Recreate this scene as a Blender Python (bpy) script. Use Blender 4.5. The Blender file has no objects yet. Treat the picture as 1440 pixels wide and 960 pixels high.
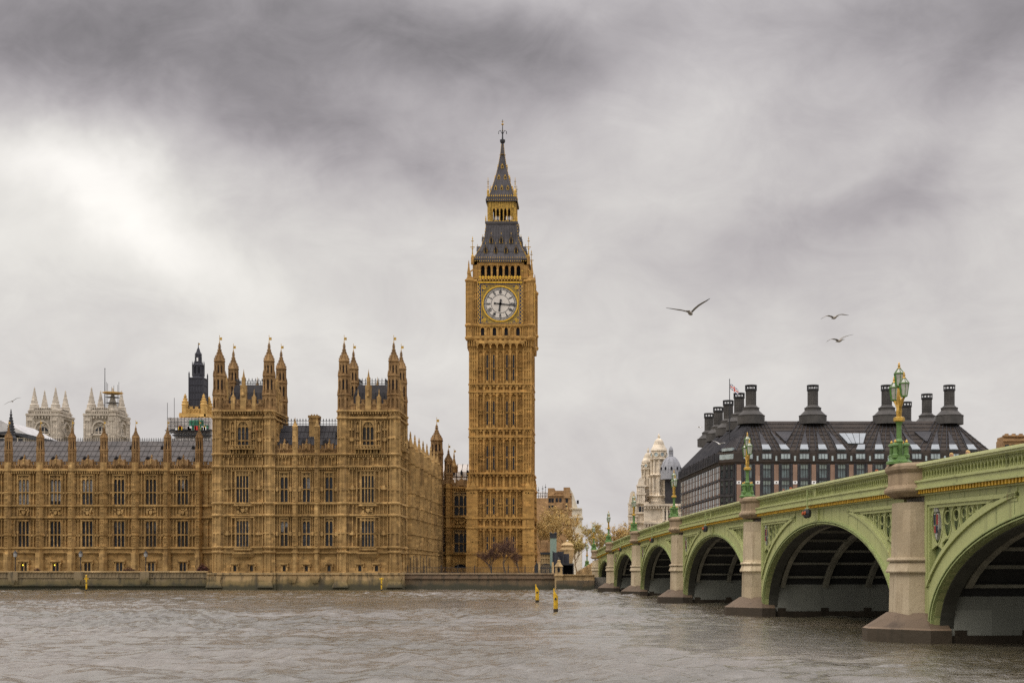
import bpy, math, random
import numpy as np
from mathutils import Vector
R = math.radians
rnd = random.Random(7)
SC = bpy.context.scene
COL = SC.collection

# ---------------------------------------------------------------- camera
FPX, CX, HY, CH = 1850.0, 840.0, 801.0, 3.57      # focal length, principal column, horizon row (photo px), eye height (m)
def X(px, Z): return (px - CX) * Z / FPX
def H(py, Z): return CH + (HY - py) * Z / FPX
cam = bpy.data.cameras.new('camera'); camo = bpy.data.objects.new('camera', cam); COL.objects.link(camo)
camo.location = (0, 0, CH); camo.rotation_euler = (R(90), 0, 0)
cam.sensor_width = 36; cam.lens = FPX / 1440 * 36
cam.shift_x = -(CX - 720) / 1440; cam.shift_y = (HY - 480) / 1440
cam.clip_start = 0.5; cam.clip_end = 6000
SC.camera = camo

# ---------------------------------------------------------------- view, sun, sky
SC.view_settings.view_transform = 'Standard'; SC.view_settings.look = 'None'
SC.cycles.use_denoising = False; SC.cycles.use_adaptive_sampling = False
SC.view_settings.exposure = 0.0; SC.view_settings.gamma = 1.0
SUN_EL, SUN_AZ = 52, 235          # azimuth clockwise from +Y: behind the camera's left shoulder
sl = bpy.data.lights.new('sun', 'SUN'); sl.energy = 0.85; sl.angle = R(24); sl.color = (1.0, 0.90, 0.74)
so = bpy.data.objects.new('sun', sl); COL.objects.link(so)
sd = Vector((math.sin(R(SUN_AZ)) * math.cos(R(SUN_EL)), math.cos(R(SUN_AZ)) * math.cos(R(SUN_EL)), math.sin(R(SUN_EL))))
so.rotation_euler = (-sd).to_track_quat('-Z', 'Y').to_euler()

world = bpy.data.worlds.new('World'); SC.world = world; world.use_nodes = True
WT = world.node_tree; WT.nodes.clear()
class NG:
    """small helper to write node graphs"""
    def __init__(s, t): s.t = t
    def n(s, typ, **kw):
        nd = s.t.nodes.new(typ)
        for k, v in kw.items(): setattr(nd, k, v)
        return nd
    def put(s, sock, v):
        if isinstance(v, bpy.types.NodeSocket): s.t.links.new(v, sock)
        else: sock.default_value = v
    def m(s, op, a, b=0.0, c=0.0, clamp=False):
        nd = s.n('ShaderNodeMath', operation=op, use_clamp=clamp)
        s.put(nd.inputs[0], a); s.put(nd.inputs[1], b); s.put(nd.inputs[2], c)
        return nd.outputs[0]
    def mix(s, f, a, b, blend='MIX'):
        nd = s.n('ShaderNodeMix', data_type='RGBA', blend_type=blend)
        s.put(nd.inputs[0], f); s.put(nd.inputs[6], a); s.put(nd.inputs[7], b)
        return nd.outputs[2]
    def noise(s, vec, scale, detail=3, rough=.55, dist=0.0):
        nd = s.n('ShaderNodeTexNoise'); s.put(nd.inputs['Vector'], vec)
        nd.inputs['Scale'].default_value = scale; nd.inputs['Detail'].default_value = detail
        nd.inputs['Roughness'].default_value = rough; nd.inputs['Distortion'].default_value = dist
        return nd.outputs['Fac']
    def ramp(s, v, a, b, lo=0.0, hi=1.0, smooth=True):
        nd = s.n('ShaderNodeMapRange', interpolation_type='SMOOTHSTEP' if smooth else 'LINEAR')
        s.put(nd.inputs[0], v)
        for i, q in zip((1, 2, 3, 4), (a, b, lo, hi)): nd.inputs[i].default_value = q
        return nd.outputs[0]
    def vmap(s, vec, scale=(1, 1, 1), rot=(0, 0, 0), loc=(0, 0, 0)):
        nd = s.n('ShaderNodeMapping'); s.put(nd.inputs['Vector'], vec)
        nd.inputs['Scale'].default_value = scale; nd.inputs['Rotation'].default_value = rot; nd.inputs['Location'].default_value = loc
        return nd.outputs[0]

def make_sky():
    g = NG(WT)
    tc = g.n('ShaderNodeTexCoord').outputs['Generated']
    sx = g.n('ShaderNodeSeparateXYZ'); g.put(sx.inputs[0], tc)
    dx, dy, dz = sx.outputs
    yy = g.m('MAXIMUM', dy, 0.25)
    u = g.m('DIVIDE', dx, yy); v = g.m('DIVIDE', dz, yy)
    # uneven cloud sheet: the position is warped by noise so that the lobes get torn edges
    cb = g.n('ShaderNodeCombineXYZ'); g.put(cb.inputs[0], u); g.put(cb.inputs[1], v)
    P = cb.outputs[0]
    w1 = g.noise(P, 3.2, 3, .5); w2 = g.noise(g.vmap(P, loc=(7, 3, 0)), 3.2, 3, .5)
    uw = g.m('ADD', u, g.m('ADD', g.m('MULTIPLY', g.m('SUBTRACT', w1, .5), 0.13), g.m('MULTIPLY', g.m('SUBTRACT', g.noise(P, 11, 4, .6), .5), 0.07)))
    vw = g.m('ADD', v, g.m('ADD', g.m('MULTIPLY', g.m('SUBTRACT', w2, .5), 0.11), g.m('MULTIPLY', g.m('SUBTRACT', g.noise(g.vmap(P, loc=(2, 9, 0)), 11, 4, .6), .5), 0.06)))
    def lobe(px, py, sxp, syp, ang, amp):
        u0, v0 = (px - CX) / FPX, (HY - py) / FPX
        c, s = math.cos(R(ang)), math.sin(R(ang))
        du = g.m('SUBTRACT', uw, u0); dv = g.m('SUBTRACT', vw, v0)
        a = g.m('ADD', g.m('MULTIPLY', du, c), g.m('MULTIPLY', dv, s))
        b = g.m('SUBTRACT', g.m('MULTIPLY', dv, c), g.m('MULTIPLY', du, s))
        a = g.m('DIVIDE', a, sxp / FPX); b = g.m('DIVIDE', b, syp / FPX)
        r2 = g.m('ADD', g.m('MULTIPLY', a, a), g.m('MULTIPLY', b, b))
        return g.m('MULTIPLY', g.m('POWER', 2.718, g.m('MULTIPLY', r2, -1.0)), amp)
    val = 0.665
    for L in LOBES: val = g.m('ADD', val, lobe(*L))
    n1 = g.noise(g.vmap(P, scale=(1, 1.5, 1), rot=(0, 0, R(-24))), 5.0, 7, .58, .5)
    n2 = g.noise(g.vmap(P, scale=(1, 1.6, 1), rot=(0, 0, R(24)), loc=(3, 1, 0)), 12.0, 7, .62, .6)
    val = g.m('ADD', val, g.m('MULTIPLY', g.m('SUBTRACT', n1, .5), 0.26))
    val = g.m('ADD', val, g.m('MULTIPLY', g.m('SUBTRACT', n2, .5), 0.24))
    val = g.m('MAXIMUM', val, 0.12)
    val = g.m('SUBTRACT', val, g.m('MULTIPLY', g.m('MAXIMUM', g.m('SUBTRACT', val, 0.80), 0.0), 0.35))   # thick cloud never burns out
    # the open half of the sky behind the viewer and overhead is a brighter, thinner overcast
    back = g.ramp(dy, 0.25, -0.45); up = g.ramp(dz, 0.385, 0.80)
    val = g.m('ADD', val, g.m('ADD', g.m('MULTIPLY', back, BACK), g.m('MULTIPLY', up, ZEN)))
    t = g.ramp(val, 0.25, 0.85)
    tint = g.mix(t, (1.0, 0.915, 0.965, 1), (1.0, 0.97, 0.915, 1))
    hor = g.m('POWER', 2.718, g.m('MULTIPLY', g.m('ABSOLUTE', v), -9.0))
    tint = g.mix(g.m('MULTIPLY', hor, .55), tint, (1.0, 0.955, 0.97, 1))
    tint = g.mix(g.ramp(dz, .2, .6), tint, (1.0, 0.955, 0.985, 1))
    cv = g.n('ShaderNodeCombineColor'); [g.put(cv.inputs[i], val) for i in range(3)]
    cloud = g.mix(1.0, cv.outputs[0], tint, 'MULTIPLY')
    sky = g.n('ShaderNodeTexSky', sky_type='NISHITA'); sky.sun_disc = False
    sky.sun_elevation = R(SUN_EL); sky.sun_rotation = R(SUN_AZ); sky.air_density = 1.5; sky.dust_density = 4
    ten = g.mix(1.0, cloud, (10, 10, 10, 1), 'MULTIPLY')          # clouds written for strength 0.1
    fin = g.mix(0.04, ten, sky.outputs[0])
    bg = g.n('ShaderNodeBackground'); g.put(bg.inputs[0], fin); bg.inputs[1].default_value = 0.1
    out = g.n('ShaderNodeOutputWorld'); WT.links.new(bg.outputs[0], out.inputs[0])
BACK, ZEN = 0.15, 1.75
# cloud masses: photo column/row of the centre, half sizes, tilt, brightness
LOBES = [(230, 30, 620, 130, -6, -0.36), (470, 195, 250, 62, -16, -0.22), (760, 50, 300, 100, 4, -0.17), (40, 90, 240, 90, -10, -0.12),
         (190, 300, 175, 52, -34, 0.30), (40, 245, 140, 45, -18, 0.24), (310, 385, 170, 45, -26, 0.18), (60, 360, 200, 90, 0, 0.14),
         (1440, 10, 230, 120, 0, -0.34), (1140, 25, 230, 60, 0, -0.10), (1250, 272, 240, 60, 20, -0.25), (1300, 120, 220, 60, 15, -0.09), (990, 150, 80, 120, -35, 0.06),
         (1400, 205, 90, 40, 28, 0.12), (1180, 390, 240, 40, 14, -0.06), (700, 330, 220, 60, 10, 0.04), (400, 500, 420, 60, 0, 0.07), (900, 560, 500, 50, 0, 0.05)]
make_sky()

# ---------------------------------------------------------------- materials
def new_mat(name):
    m = bpy.data.materials.new(name); m.use_nodes = True
    t = m.node_tree; b = t.nodes['Principled BSDF']
    return m, NG(t), b
def stone(name, c0, c1, c2, rough=.9, block=(1.1, .5), bump=.25, streak=.5, blockvar=.16, scale=1.0):
    """weathered masonry: large stains, vertical streaks, a tint of its own for each block"""
    m, g, b = new_mat(name)
    P = g.n('ShaderNodeNewGeometry').outputs['Position']
    n1 = g.noise(P, .16 * scale, 5, .6); n2 = g.noise(g.vmap(P, (1, 1, .12)), 1.1 * scale, 4, .6); n3 = g.noise(P, 2.6 * scale, 4, .65)
    col = g.mix(g.ramp(n1, .36, .64), c0 + (1,), c1 + (1,))
    col = g.mix(g.m('MULTIPLY', g.ramp(n2, .5, .72), streak), col, c2 + (1,))
    col = g.mix(g.m('MULTIPLY', g.ramp(n3, .55, .8), .45), col, c2 + (1,))
    s = g.n('ShaderNodeSeparateXYZ'); g.put(s.inputs[0], P)
    hz = g.m('FLOOR', g.m('DIVIDE', s.outputs[2], block[1]))
    hx = g.m('FLOOR', g.m('ADD', g.m('DIVIDE', g.m('ADD', s.outputs[0], s.outputs[1]), block[0]), g.m('MULTIPLY', hz, .37)))
    cb = g.n('ShaderNodeCombineXYZ'); g.put(cb.inputs[0], hx); g.put(cb.inputs[1], hz)
    wn = g.n('ShaderNodeTexWhiteNoise', noise_dimensions='2D'); g.put(wn.inputs['Vector'], cb.outputs[0])
    k = g.m('ADD', g.m('ADD', 1 - blockvar, g.m('MULTIPLY', wn.outputs['Value'], 2 * blockvar)), g.m('MULTIPLY', g.m('GREATER_THAN', wn.outputs['Value'], .95), .22))
    kk = g.n('ShaderNodeCombineColor'); [g.put(kk.inputs[i], k) for i in range(3)]
    col = g.mix(1.0, col, kk.outputs[0], 'MULTIPLY')
    g.put(b.inputs['Base Color'], col); b.inputs['Roughness'].default_value = rough
    b.inputs['Specular IOR Level'].default_value = .2
    bp = g.n('ShaderNodeBump'); bp.inputs['Strength'].default_value = bump; bp.inputs['Distance'].default_value = .15
    g.put(bp.inputs['Height'], n3); g.put(b.inputs['Normal'], bp.outputs[0])
    return m
def plain(name, c, rough=.6, var=.12, scale=3.0, metal=0.0, spec=.4, bump=0.0, emit=None, c2=None, streak=False):
    m, g, b = new_mat(name)
    P = g.n('ShaderNodeTexCoord').outputs['Object']
    if streak: P = g.vmap(P, (1, 1, .15))
    n = g.noise(P, scale, 4, .6)
    lo = tuple(x * (1 - var) for x in c); hi = tuple(min(1, x * (1 + var)) for x in c)
    if c2: lo = c2
    g.put(b.inputs['Base Color'], g.mix(g.ramp(n, .35, .65), lo + (1,), hi + (1,)))
    b.inputs['Roughness'].default_value = rough; b.inputs['Metallic'].default_value = metal
    b.inputs['Specular IOR Level'].default_value = spec
    if bump:
        bp = g.n('ShaderNodeBump'); bp.inputs['Strength'].default_value = bump; bp.inputs['Distance'].default_value = .1
        g.put(bp.inputs['Height'], n); g.put(b.inputs['Normal'], bp.outputs[0])
    if emit:
        b.inputs['Emission Color'].default_value = emit[:3] + (1,); b.inputs['Emission Strength'].default_value = emit[3]
    return m
M = {}
M['stone'] = stone('honey_limestone', (.40, .26, .105), (.30, .188, .072), (.13, .078, .036), streak=.75, blockvar=.22)
M['stone_tower'] = stone('amber_limestone', (.43, .255, .08), (.335, .19, .058), (.17, .09, .033), streak=.65, blockvar=.2)
M['stone_grey'] = stone('sooty_limestone', (.29, .18, .08), (.22, .13, .055), (.105, .062, .03), streak=.7)
M['granite_base'] = stone('tide_stained_granite', (.15, .108, .072), (.11, .078, .05), (.055, .04, .028), block=(2.0, .7), rough=.7, streak=.7)
M['stone_base'] = stone('pale_base_stone', (.46, .33, .17), (.36, .25, .12), (.15, .11, .06), block=(1.6, .6))
M['stone_white'] = stone('portland_stone', (.66, .58, .46), (.55, .48, .37), (.30, .25, .19), block=(1.2, .5))
M['stone_abbey'] = stone('abbey_stone', (.45, .40, .325), (.37, .325, .26), (.22, .185, .145), block=(1.2, .6))
M['stone_gold'] = stone('cleaned_gold_stone', (.52, .33, .11), (.44, .27, .085), (.27, .16, .05))
M['granite'] = stone('pier_granite', (.44, .365, .245), (.35, .28, .18), (.19, .135, .08), block=(2.4, 1.1), rough=.8, streak=.6, blockvar=.1, scale=1.6)
M['granite_wet'] = stone('wet_granite', (.05, .038, .026), (.038, .03, .02), (.02, .018, .012), block=(2.0, .7), rough=.5)
M['granite_cap'] = stone('weathered_cap_granite', (.31, .235, .15), (.25, .18, .11), (.11, .078, .05), block=(2.0, .6), streak=.7)
M['brick'] = stone('brown_brick', (.36, .225, .11), (.30, .18, .085), (.15, .09, .05), block=(.9, .35))
M['pink_stone'] = stone('pink_sandstone', (.27, .18, .13), (.23, .15, .108), (.18, .115, .082), block=(1.2, 1.0), blockvar=.08)
M['cream'] = plain('cream_render', (.60, .54, .42), .9)
M['concrete'] = stone('pier_concrete', (.25, .255, .215), (.205, .21, .18), (.11, .11, .09), block=(6, 1.6), streak=.3, blockvar=.05, bump=.1)
def river_wall(name, top, mid, low):
    """embankment masonry: algae and tide stains that belong to the height above the water"""
    m, g, b = new_mat(name)
    P = g.n('ShaderNodeNewGeometry').outputs['Position']; s = g.n('ShaderNodeSeparateXYZ'); g.put(s.inputs[0], P)
    n = g.noise(P, .35, 5, .65); n2 = g.noise(g.vmap(P, (1, 1, .2)), 1.3, 4, .6)
    z = g.m('ADD', s.outputs[2], g.m('MULTIPLY', g.m('SUBTRACT', n, .5), 2.2))
    col = g.mix(g.ramp(z, .5, 1.3), low + (1,), mid + (1,)); col = g.mix(g.ramp(z, 1.4, 2.1), col, top + (1,))
    col = g.mix(g.m('MULTIPLY', g.ramp(n2, .46, .7), .75), col, (.04, .034, .02, 1))
    g.put(b.inputs['Base Color'], col); b.inputs['Roughness'].default_value = .8
    bp = g.n('ShaderNodeBump'); bp.inputs['Strength'].default_value = .4; bp.inputs['Distance'].default_value = .2
    g.put(bp.inputs['Height'], n2); g.put(b.inputs['Normal'], bp.outputs[0])
    return m
M['river_wall'] = river_wall('terrace_wall_stone', (.20, .15, .08), (.12, .092, .036), (.03, .03, .012))
M['embankment'] = river_wall('embankment_granite', (.14, .092, .052), (.10, .068, .032), (.03, .028, .012))
def slate(name, c0, c1):
    m, g, b = new_mat(name)
    P = g.n('ShaderNodeNewGeometry').outputs['Position']
    n = g.noise(P, .5, 4, .6); n2 = g.noise(P, 2.5, 3, .6)
    col = g.mix(g.ramp(n, .35, .65), c0 + (1,), c1 + (1,)); col = g.mix(g.m('MULTIPLY', g.ramp(n2, .5, .8), .4), col, tuple(x * .5 for x in c0) + (1,))
    g.put(b.inputs['Base Color'], col); b.inputs['Roughness'].default_value = .7; b.inputs['Specular IOR Level'].default_value = .22
    return m
M['slate'] = slate('iron_roof_plates', (.074, .068, .064), (.105, .094, .087))
M['slate_dark'] = slate('dark_slate', (.028, .027, .029), (.046, .043, .044))
M['slate_tower'] = slate('tower_iron_roof', (.054, .051, .054), (.080, .074, .076))
M['lead'] = slate('lead_dome', (.25, .255, .27), (.31, .315, .33))
M['roof_pale'] = slate('pale_zinc_roof', (.36, .35, .34), (.45, .44, .42))
M['hall_roof'] = slate('hall_roof_plates', (.47, .43, .38), (.55, .51, .46))
M['bronze'] = slate('bronze_roof', (.028, .021, .016), (.04, .03, .022))
M['bronze_dark'] = slate('dark_bronze', (.032, .032, .035), (.05, .048, .05))
M['gold'] = plain('gilding', (.44, .27, .05), .4, .3, 3, .3)
M['gold_paint'] = plain('gold_paint', (.62, .37, .03), .45, .25, 4, .1)
M['iron'] = plain('black_iron', (.022, .023, .026), .5)
M['dark'] = plain('dark_opening', (.014, .014, .018), .7, spec=.1)
M['netting'] = plain('black_netting', (.035, .036, .045), .8)
M['glass'] = plain('leaded_glass', (.016, .019, .026), .2, .5, 1.2, spec=.3)
M['blind_dark'] = plain('window_curtain', (.10, .095, .085), .6, .25, 1.5)
M['glass_mid'] = plain('leaded_glass_grey', (.045, .05, .058), .25, .5, 1.0, spec=.3)
M['glass_brown'] = plain('leaded_glass_brown', (.03, .024, .018), .25, .5, 1.0, spec=.3)
M['blind'] = plain('window_blind', (.26, .26, .25), .5, .2, 1.5)
M['glass_teal'] = plain('office_glass', (.085, .12, .12), .10, .4, .6, spec=.8)
M['glass_sky'] = plain('roof_glass', (.13, .155, .165), .08, .15, 1.0, spec=1.0)
M['dial'] = plain('opal_dial', (.56, .52, .46), .5, .06)
def paint(name, c, grime=.58, rust=.45):
    """old oil paint on iron: chalky patches, rain streaks and a few rust runs"""
    m, g, b = new_mat(name); P = g.n('ShaderNodeNewGeometry').outputs['Position']
    n = g.noise(P, .5, 4, .6); s1 = g.noise(g.vmap(P, (1, 1, .1)), 1.6, 4, .65); s2 = g.noise(g.vmap(P, (1, 1, .12), loc=(5, 2, 1)), .8, 3, .6); f = g.noise(P, 7, 3, .6)
    col = g.mix(g.ramp(n, .35, .65), tuple(x * .9 for x in c) + (1,), c + (1,)); col = g.mix(g.m('MULTIPLY', g.ramp(s1, .52, .75), grime), col, tuple(x * .42 for x in c) + (1,))
    col = g.mix(g.m('MULTIPLY', g.ramp(s2, .66, .76), rust), col, (.23, .12, .045, 1)); col = g.mix(g.m('MULTIPLY', g.ramp(f, .6, .8), .18), col, tuple(x * .6 for x in c) + (1,))
    g.put(b.inputs['Base Color'], col); b.inputs['Roughness'].default_value = .5
    bp = g.n('ShaderNodeBump'); bp.inputs['Strength'].default_value = .12; bp.inputs['Distance'].default_value = .05; g.put(bp.inputs['Height'], f); g.put(b.inputs['Normal'], bp.outputs[0])
    return m
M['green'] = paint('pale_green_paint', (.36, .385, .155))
M['arch_dark'] = plain('shade_dark_arch_lining', (.055, .055, .042), .8, .2, .8)  # shade inside the arch put into the colour of its lining
M['old_gold'] = plain('tarnished_gilding', (.24, .165, .035), .5, .35, 2.5, .15)
M['soffit'] = plain('shade_dark_soffit', (.03, .03, .028), .9)  # near-black colour paints the shade between the ribs
M['green_mid'] = paint('mid_green_paint', (.27, .315, .12), .6, .25)
M['green_dark'] = plain('green_shade_and_joints', (.13, .165, .062), .5, .15)  # darker green paints the depth shade behind pierced work; also plate joints
M['green_pale'] = paint('pale_coping_paint', (.50, .52, .26), .35, .15)
M['rib_paint'] = plain('rib_paint', (.22, .21, .16), .7, .2, .6)
M['lantern_green'] = plain('green_lantern_glass', (.05, .24, .035), .2, .2, 4, spec=.8)
M['lantern_clear'] = plain('frosted_lantern_glass', (.34, .34, .29), .2, .15, 4, spec=.8)
M['lamp_green'] = plain('lamp_green_paint', (.085, .165, .04), .45, .2, 4)
M['yellow'] = plain('yellow_marker_paint', (.62, .38, .015), .5, .12, 3, c2=(.42, .25, .015))
M['red'] = plain('red_paint', (.50, .03, .02), .5)
M['orange'] = plain('orange_lamp', (.40, .08, .02), .4)
M['lit'] = plain('lit_lamp', (.9, .7, .1), .5, emit=(1, .72, .06, 2.5))
M['red_lit'] = plain('lit_red_signal', (.8, .05, .03), .5, emit=(1, .04, .03, 1.6))
M['asphalt'] = plain('asphalt', (.05, .05, .052), .9)
M['paving'] = plain('paving', (.26, .24, .20), .9)
M['bark'] = plain('bark', (.12, .085, .055), .95)
M['bark_pale'] = plain('plane_tree_bark', (.24, .17, .095), .95)
M['twig'] = plain('purple_brown_twigs', (.115, .062, .042), .95, .3)
M['twig_gold'] = plain('budding_twigs', (.33, .22, .095), .95, .3)
M['bud'] = plain('olive_buds', (.46, .36, .13), .9, .35, 1.0)
M['bud_gold'] = plain('golden_catkins', (.50, .35, .13), .9, .3, 1.0)
M['shrub'] = plain('rust_leaves', (.11, .05, .025), .9, .5, 1.5)
M['shrub_green'] = plain('yellow_green_leaves', (.16, .15, .03), .9, .4, 1.5)
M['hedge_red'] = plain('dark_red_leaves', (.085, .03, .025), .9, .5, 1.5)
M['shield_white'] = plain('weathered_white_enamel', (.36, .35, .31), .6, .2, 4)
M['shield_red'] = plain('weathered_red_enamel', (.26, .045, .035), .6, .2, 4)
M['white'] = plain('white_paint', (.75, .75, .73), .5)
M['sheet'] = plain('scaffold_sheeting', (.50, .47, .44), .8, .2, .4)
M['green_net'] = plain('green_debris_net', (.06, .25, .15), .8, .35, .5)
M['teal'] = plain('teal_hoarding', (.20, .27, .22), .7, .06)
M['blue'] = plain('deep_blue_paint', (.02, .03, .09), .5)
M['navy'] = plain('navy_cloth', (.015, .018, .04), .9)
M['feather'] = plain('white_grey_feathers', (.30, .27, .23), .8, .25, 3)
M['feather_dark'] = plain('dark_feathers', (.06, .055, .05), .8, .25, 3)
M['feather_white'] = plain('white_feathers', (.72, .70, .66), .8, .1, 3)

# ---------------------------------------------------------------- mesh helpers
DEPTH = [1.0]                                      # how boldly the relief of a facade stands out
class Fr:
    """facade frame: u along the wall, d out of the wall, z up"""
    def __init__(s, ox, oy, ux, uy, nx, ny): s.o, s.u, s.n = (ox, oy), (ux, uy), (nx, ny); s.k = DEPTH[0]
    def __call__(s, u, d, z): d *= s.k; return (s.o[0] + u * s.u[0] + d * s.n[0], s.o[1] + u * s.u[1] + d * s.n[1], z)
BOXF = [(0, 3, 2, 1), (4, 5, 6, 7), (0, 1, 5, 4), (1, 2, 6, 5), (2, 3, 7, 6), (3, 0, 4, 7)]
class MB:
    def __init__(s): s.v = []; s.f = []; s.mi = []; s.cm = 0; s.sm = []; s.smooth = False
    def use(s, i): s.cm = i; return s
    def add(s, vs, fs):
        b = len(s.v); s.v.extend(vs)
        for f in fs: s.f.append(tuple(i + b for i in f)); s.mi.append(s.cm); s.sm.append(s.smooth)
    def box(s, x0, x1, y0, y1, z0, z1):
        s.add([(x0, y0, z0), (x1, y0, z0), (x1, y1, z0), (x0, y1, z0), (x0, y0, z1), (x1, y0, z1), (x1, y1, z1), (x0, y1, z1)], BOXF)
    def fbox(s, F, u0, u1, z0, z1, d0, d1):
        s.add([F(u0, d1, z0), F(u1, d1, z0), F(u1, d0, z0), F(u0, d0, z0), F(u0, d1, z1), F(u1, d1, z1), F(u1, d0, z1), F(u0, d0, z1)], BOXF)
    def fpoly(s, F, pts, d0, d1):
        n = len(pts)
        s.add([F(u, d1, z) for u, z in pts] + [F(u, d0, z) for u, z in pts],
              [tuple(range(n)), tuple(range(2 * n - 1, n - 1, -1))] + [(i, i + n, (i + 1) % n + n, (i + 1) % n) for i in range(n)])
    def loft(s, rings, c0=True, c1=True):
        n = len(rings[0]); vs = [p for r in rings for p in r]; fs = []
        for k in range(len(rings) - 1):
            for i in range(n):
                j = (i + 1) % n; fs.append((k * n + i, k * n + j, (k + 1) * n + j, (k + 1) * n + i))
        if c0: fs.append(tuple(range(n - 1, -1, -1)))
        if c1: fs.append(tuple(range((len(rings) - 1) * n, len(rings) * n)))
        s.add(vs, fs)
    def lathe(s, cx, cy, prof, n=8, rot=None):
        rot = math.pi / n if rot is None else rot
        s.loft([[(cx + max(r, .001) * math.cos(rot + 2 * math.pi * i / n), cy + max(r, .001) * math.sin(rot + 2 * math.pi * i / n), z) for i in range(n)] for r, z in prof])
    def sq(s, cx, cy, prof):
        s.loft([[(cx - h, cy - h, z), (cx + h, cy - h, z), (cx + h, cy + h, z), (cx - h, cy + h, z)] for h, z in prof])
    def plan(s, F, pts, z0, z1, k=1.0):
        """extrude a plan polygon of (u,d) points; k scales the top about its mean u and d = 0"""
        mu = sum(p[0] for p in pts) / len(pts)
        s.loft([[F(u, d, z0) for u, d in pts], [F(mu + (u - mu) * k, d * k, z1) for u, d in pts]])
    def tube(s, pts, rad, n=5, cap=True):
        rings = []; pts = [Vector(p) for p in pts]
        for i, p in enumerate(pts):
            t = (pts[min(i + 1, len(pts) - 1)] - pts[max(i - 1, 0)])
            if t.length < 1e-6: t = Vector((0, 0, 1))
            t.normalize(); a = t.cross(Vector((0, 0, 1)) if abs(t.z) < .9 else Vector((1, 0, 0))).normalized(); b = t.cross(a)
            r = rad[i] if isinstance(rad, (list, tuple)) else rad
            rings.append([tuple(p + (a * math.cos(q) + b * math.sin(q)) * r) for q in (2 * math.pi * k / n for k in range(n))])
        s.loft(rings, cap, cap)
    def ring(s, F, cu, cz, ru, rz, w, d0, d1, n=20, a0=0, a1=360):
        st = []
        full = a1 - a0 >= 360
        for k in range(n + 1):
            a = R(a0 + (a1 - a0) * k / n); c, sn = math.cos(a), math.sin(a)
            st.append([(cu + ru * c, cz + rz * sn), (cu + (ru - w) * c, cz + (rz - w) * sn)])
        for k in range(n):
            (a, b), (c, d) = st[k], st[k + 1]
            s.fpoly(F, [a, c, d, b], d0, d1)
    def build(s, name, mats, parent=None, org=(0, 0, 0), label=None, me_only=False):
        me = bpy.data.meshes.new(name); o = org
        me.from_pydata([(a - o[0], b - o[1], c - o[2]) for a, b, c in s.v], [], s.f)
        for m in (mats if isinstance(mats, (list, tuple)) else [mats]): me.materials.append(M[m] if isinstance(m, str) else m)
        if s.f:
            me.polygons.foreach_set('material_index', s.mi); me.polygons.foreach_set('use_smooth', s.sm)
        me.update()
        ob = bpy.data.objects.new(name, me); COL.objects.link(ob)
        if parent: ob.parent = parent
        elif org != (0, 0, 0): ob.location = org
        if label: ob['label'] = label
        return ob
def thing(name, label, cat, loc=(0, 0, 0), rz=0.0, group=None):
    o = bpy.data.objects.new(name, None); COL.objects.link(o); o.location = loc; o.rotation_euler = (0, 0, rz)
    o.empty_display_size = .5; o['label'] = label; o['category'] = cat
    if group: o['group'] = group
    return o
def tag(o, label, cat, group=None):
    o['label'] = label; o['category'] = cat
    if group: o['group'] = group
    return o
def structure(o): o['kind'] = 'structure'; return o
def dup(root, loc, rz=0.0, label=None, scale=None):
    kids = {}
    for o in list(COL.objects):
        if o.parent: kids.setdefault(o.parent.name, []).append(o)
    def cp(o, par):
        c = o.copy(); COL.objects.link(c)
        if par: c.parent = par
        for k in kids.get(o.name, []): cp(k, c)
        return c
    c = cp(root, None); c.location = loc; c.rotation_euler = (0, 0, rz)
    if scale: c.scale = (scale,) * 3
    if label: c['label'] = label
    return c

# ---------------------------------------------------------------- gothic building blocks
DEPTH[0] = 1.6
def arch_pts(u0, u1, zs, zt, n=5):
    um = (u0 + u1) / 2; out = []
    for k in range(n + 1):
        t = k / n; out.append((u0 + (um - u0) * (1 - math.cos(t * math.pi / 2) ** 1.0) if False else u0 + (um - u0) * t ** 1.7, zs + (zt - zs) * math.sin(t * math.pi / 2) ** .9))
    return out
def spandrel(mb, F, u0, u1, zs, zt, d0, d1, n=4):
    """fills the two corners above a pointed arch"""
    L = arch_pts(u0, u1, zs, zt, n); e = .04
    for i in range(n):
        a, b = L[i], L[i + 1]
        mb.fpoly(F, [a, b, (b[0], zt + e), (a[0], zt + e)], d0, d1)
        a2, b2 = (u0 + u1 - a[0], a[1]), (u0 + u1 - b[0], b[1])
        mb.fpoly(F, [b2, a2, (a2[0], zt + e), (b2[0], zt + e)], d0, d1)
def panels(mb, F, u0, u1, z0, z1, n, d=.22, w=.13, mid=None, head=True):
    c = (u1 - u0) / n
    for i in range(n + 1):
        u = u0 + i * c; mb.fbox(F, u - w / 2, u + w / 2, z0, z1, 0, d)
    for zz in ([mid] if isinstance(mid, (int, float)) else (mid or [])):
        mb.fbox(F, u0, u1, zz - .09, zz + .09, 0, d - .02)
        for i in range(n):
            uc = u0 + (i + .5) * c; mb.fbox(F, uc - .14, uc + .14, zz - .22, zz + .16, 0, d + .04)
    if head:
        h = min(.8 * c, (z1 - z0) * .3)
        for i in range(n):
            a, b = u0 + i * c + w / 2, u0 + (i + 1) * c - w / 2
            if b - a > .08: spandrel(mb, F, a, b, z1 - h, z1 - .02, 0, d - .03, 3)
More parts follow.
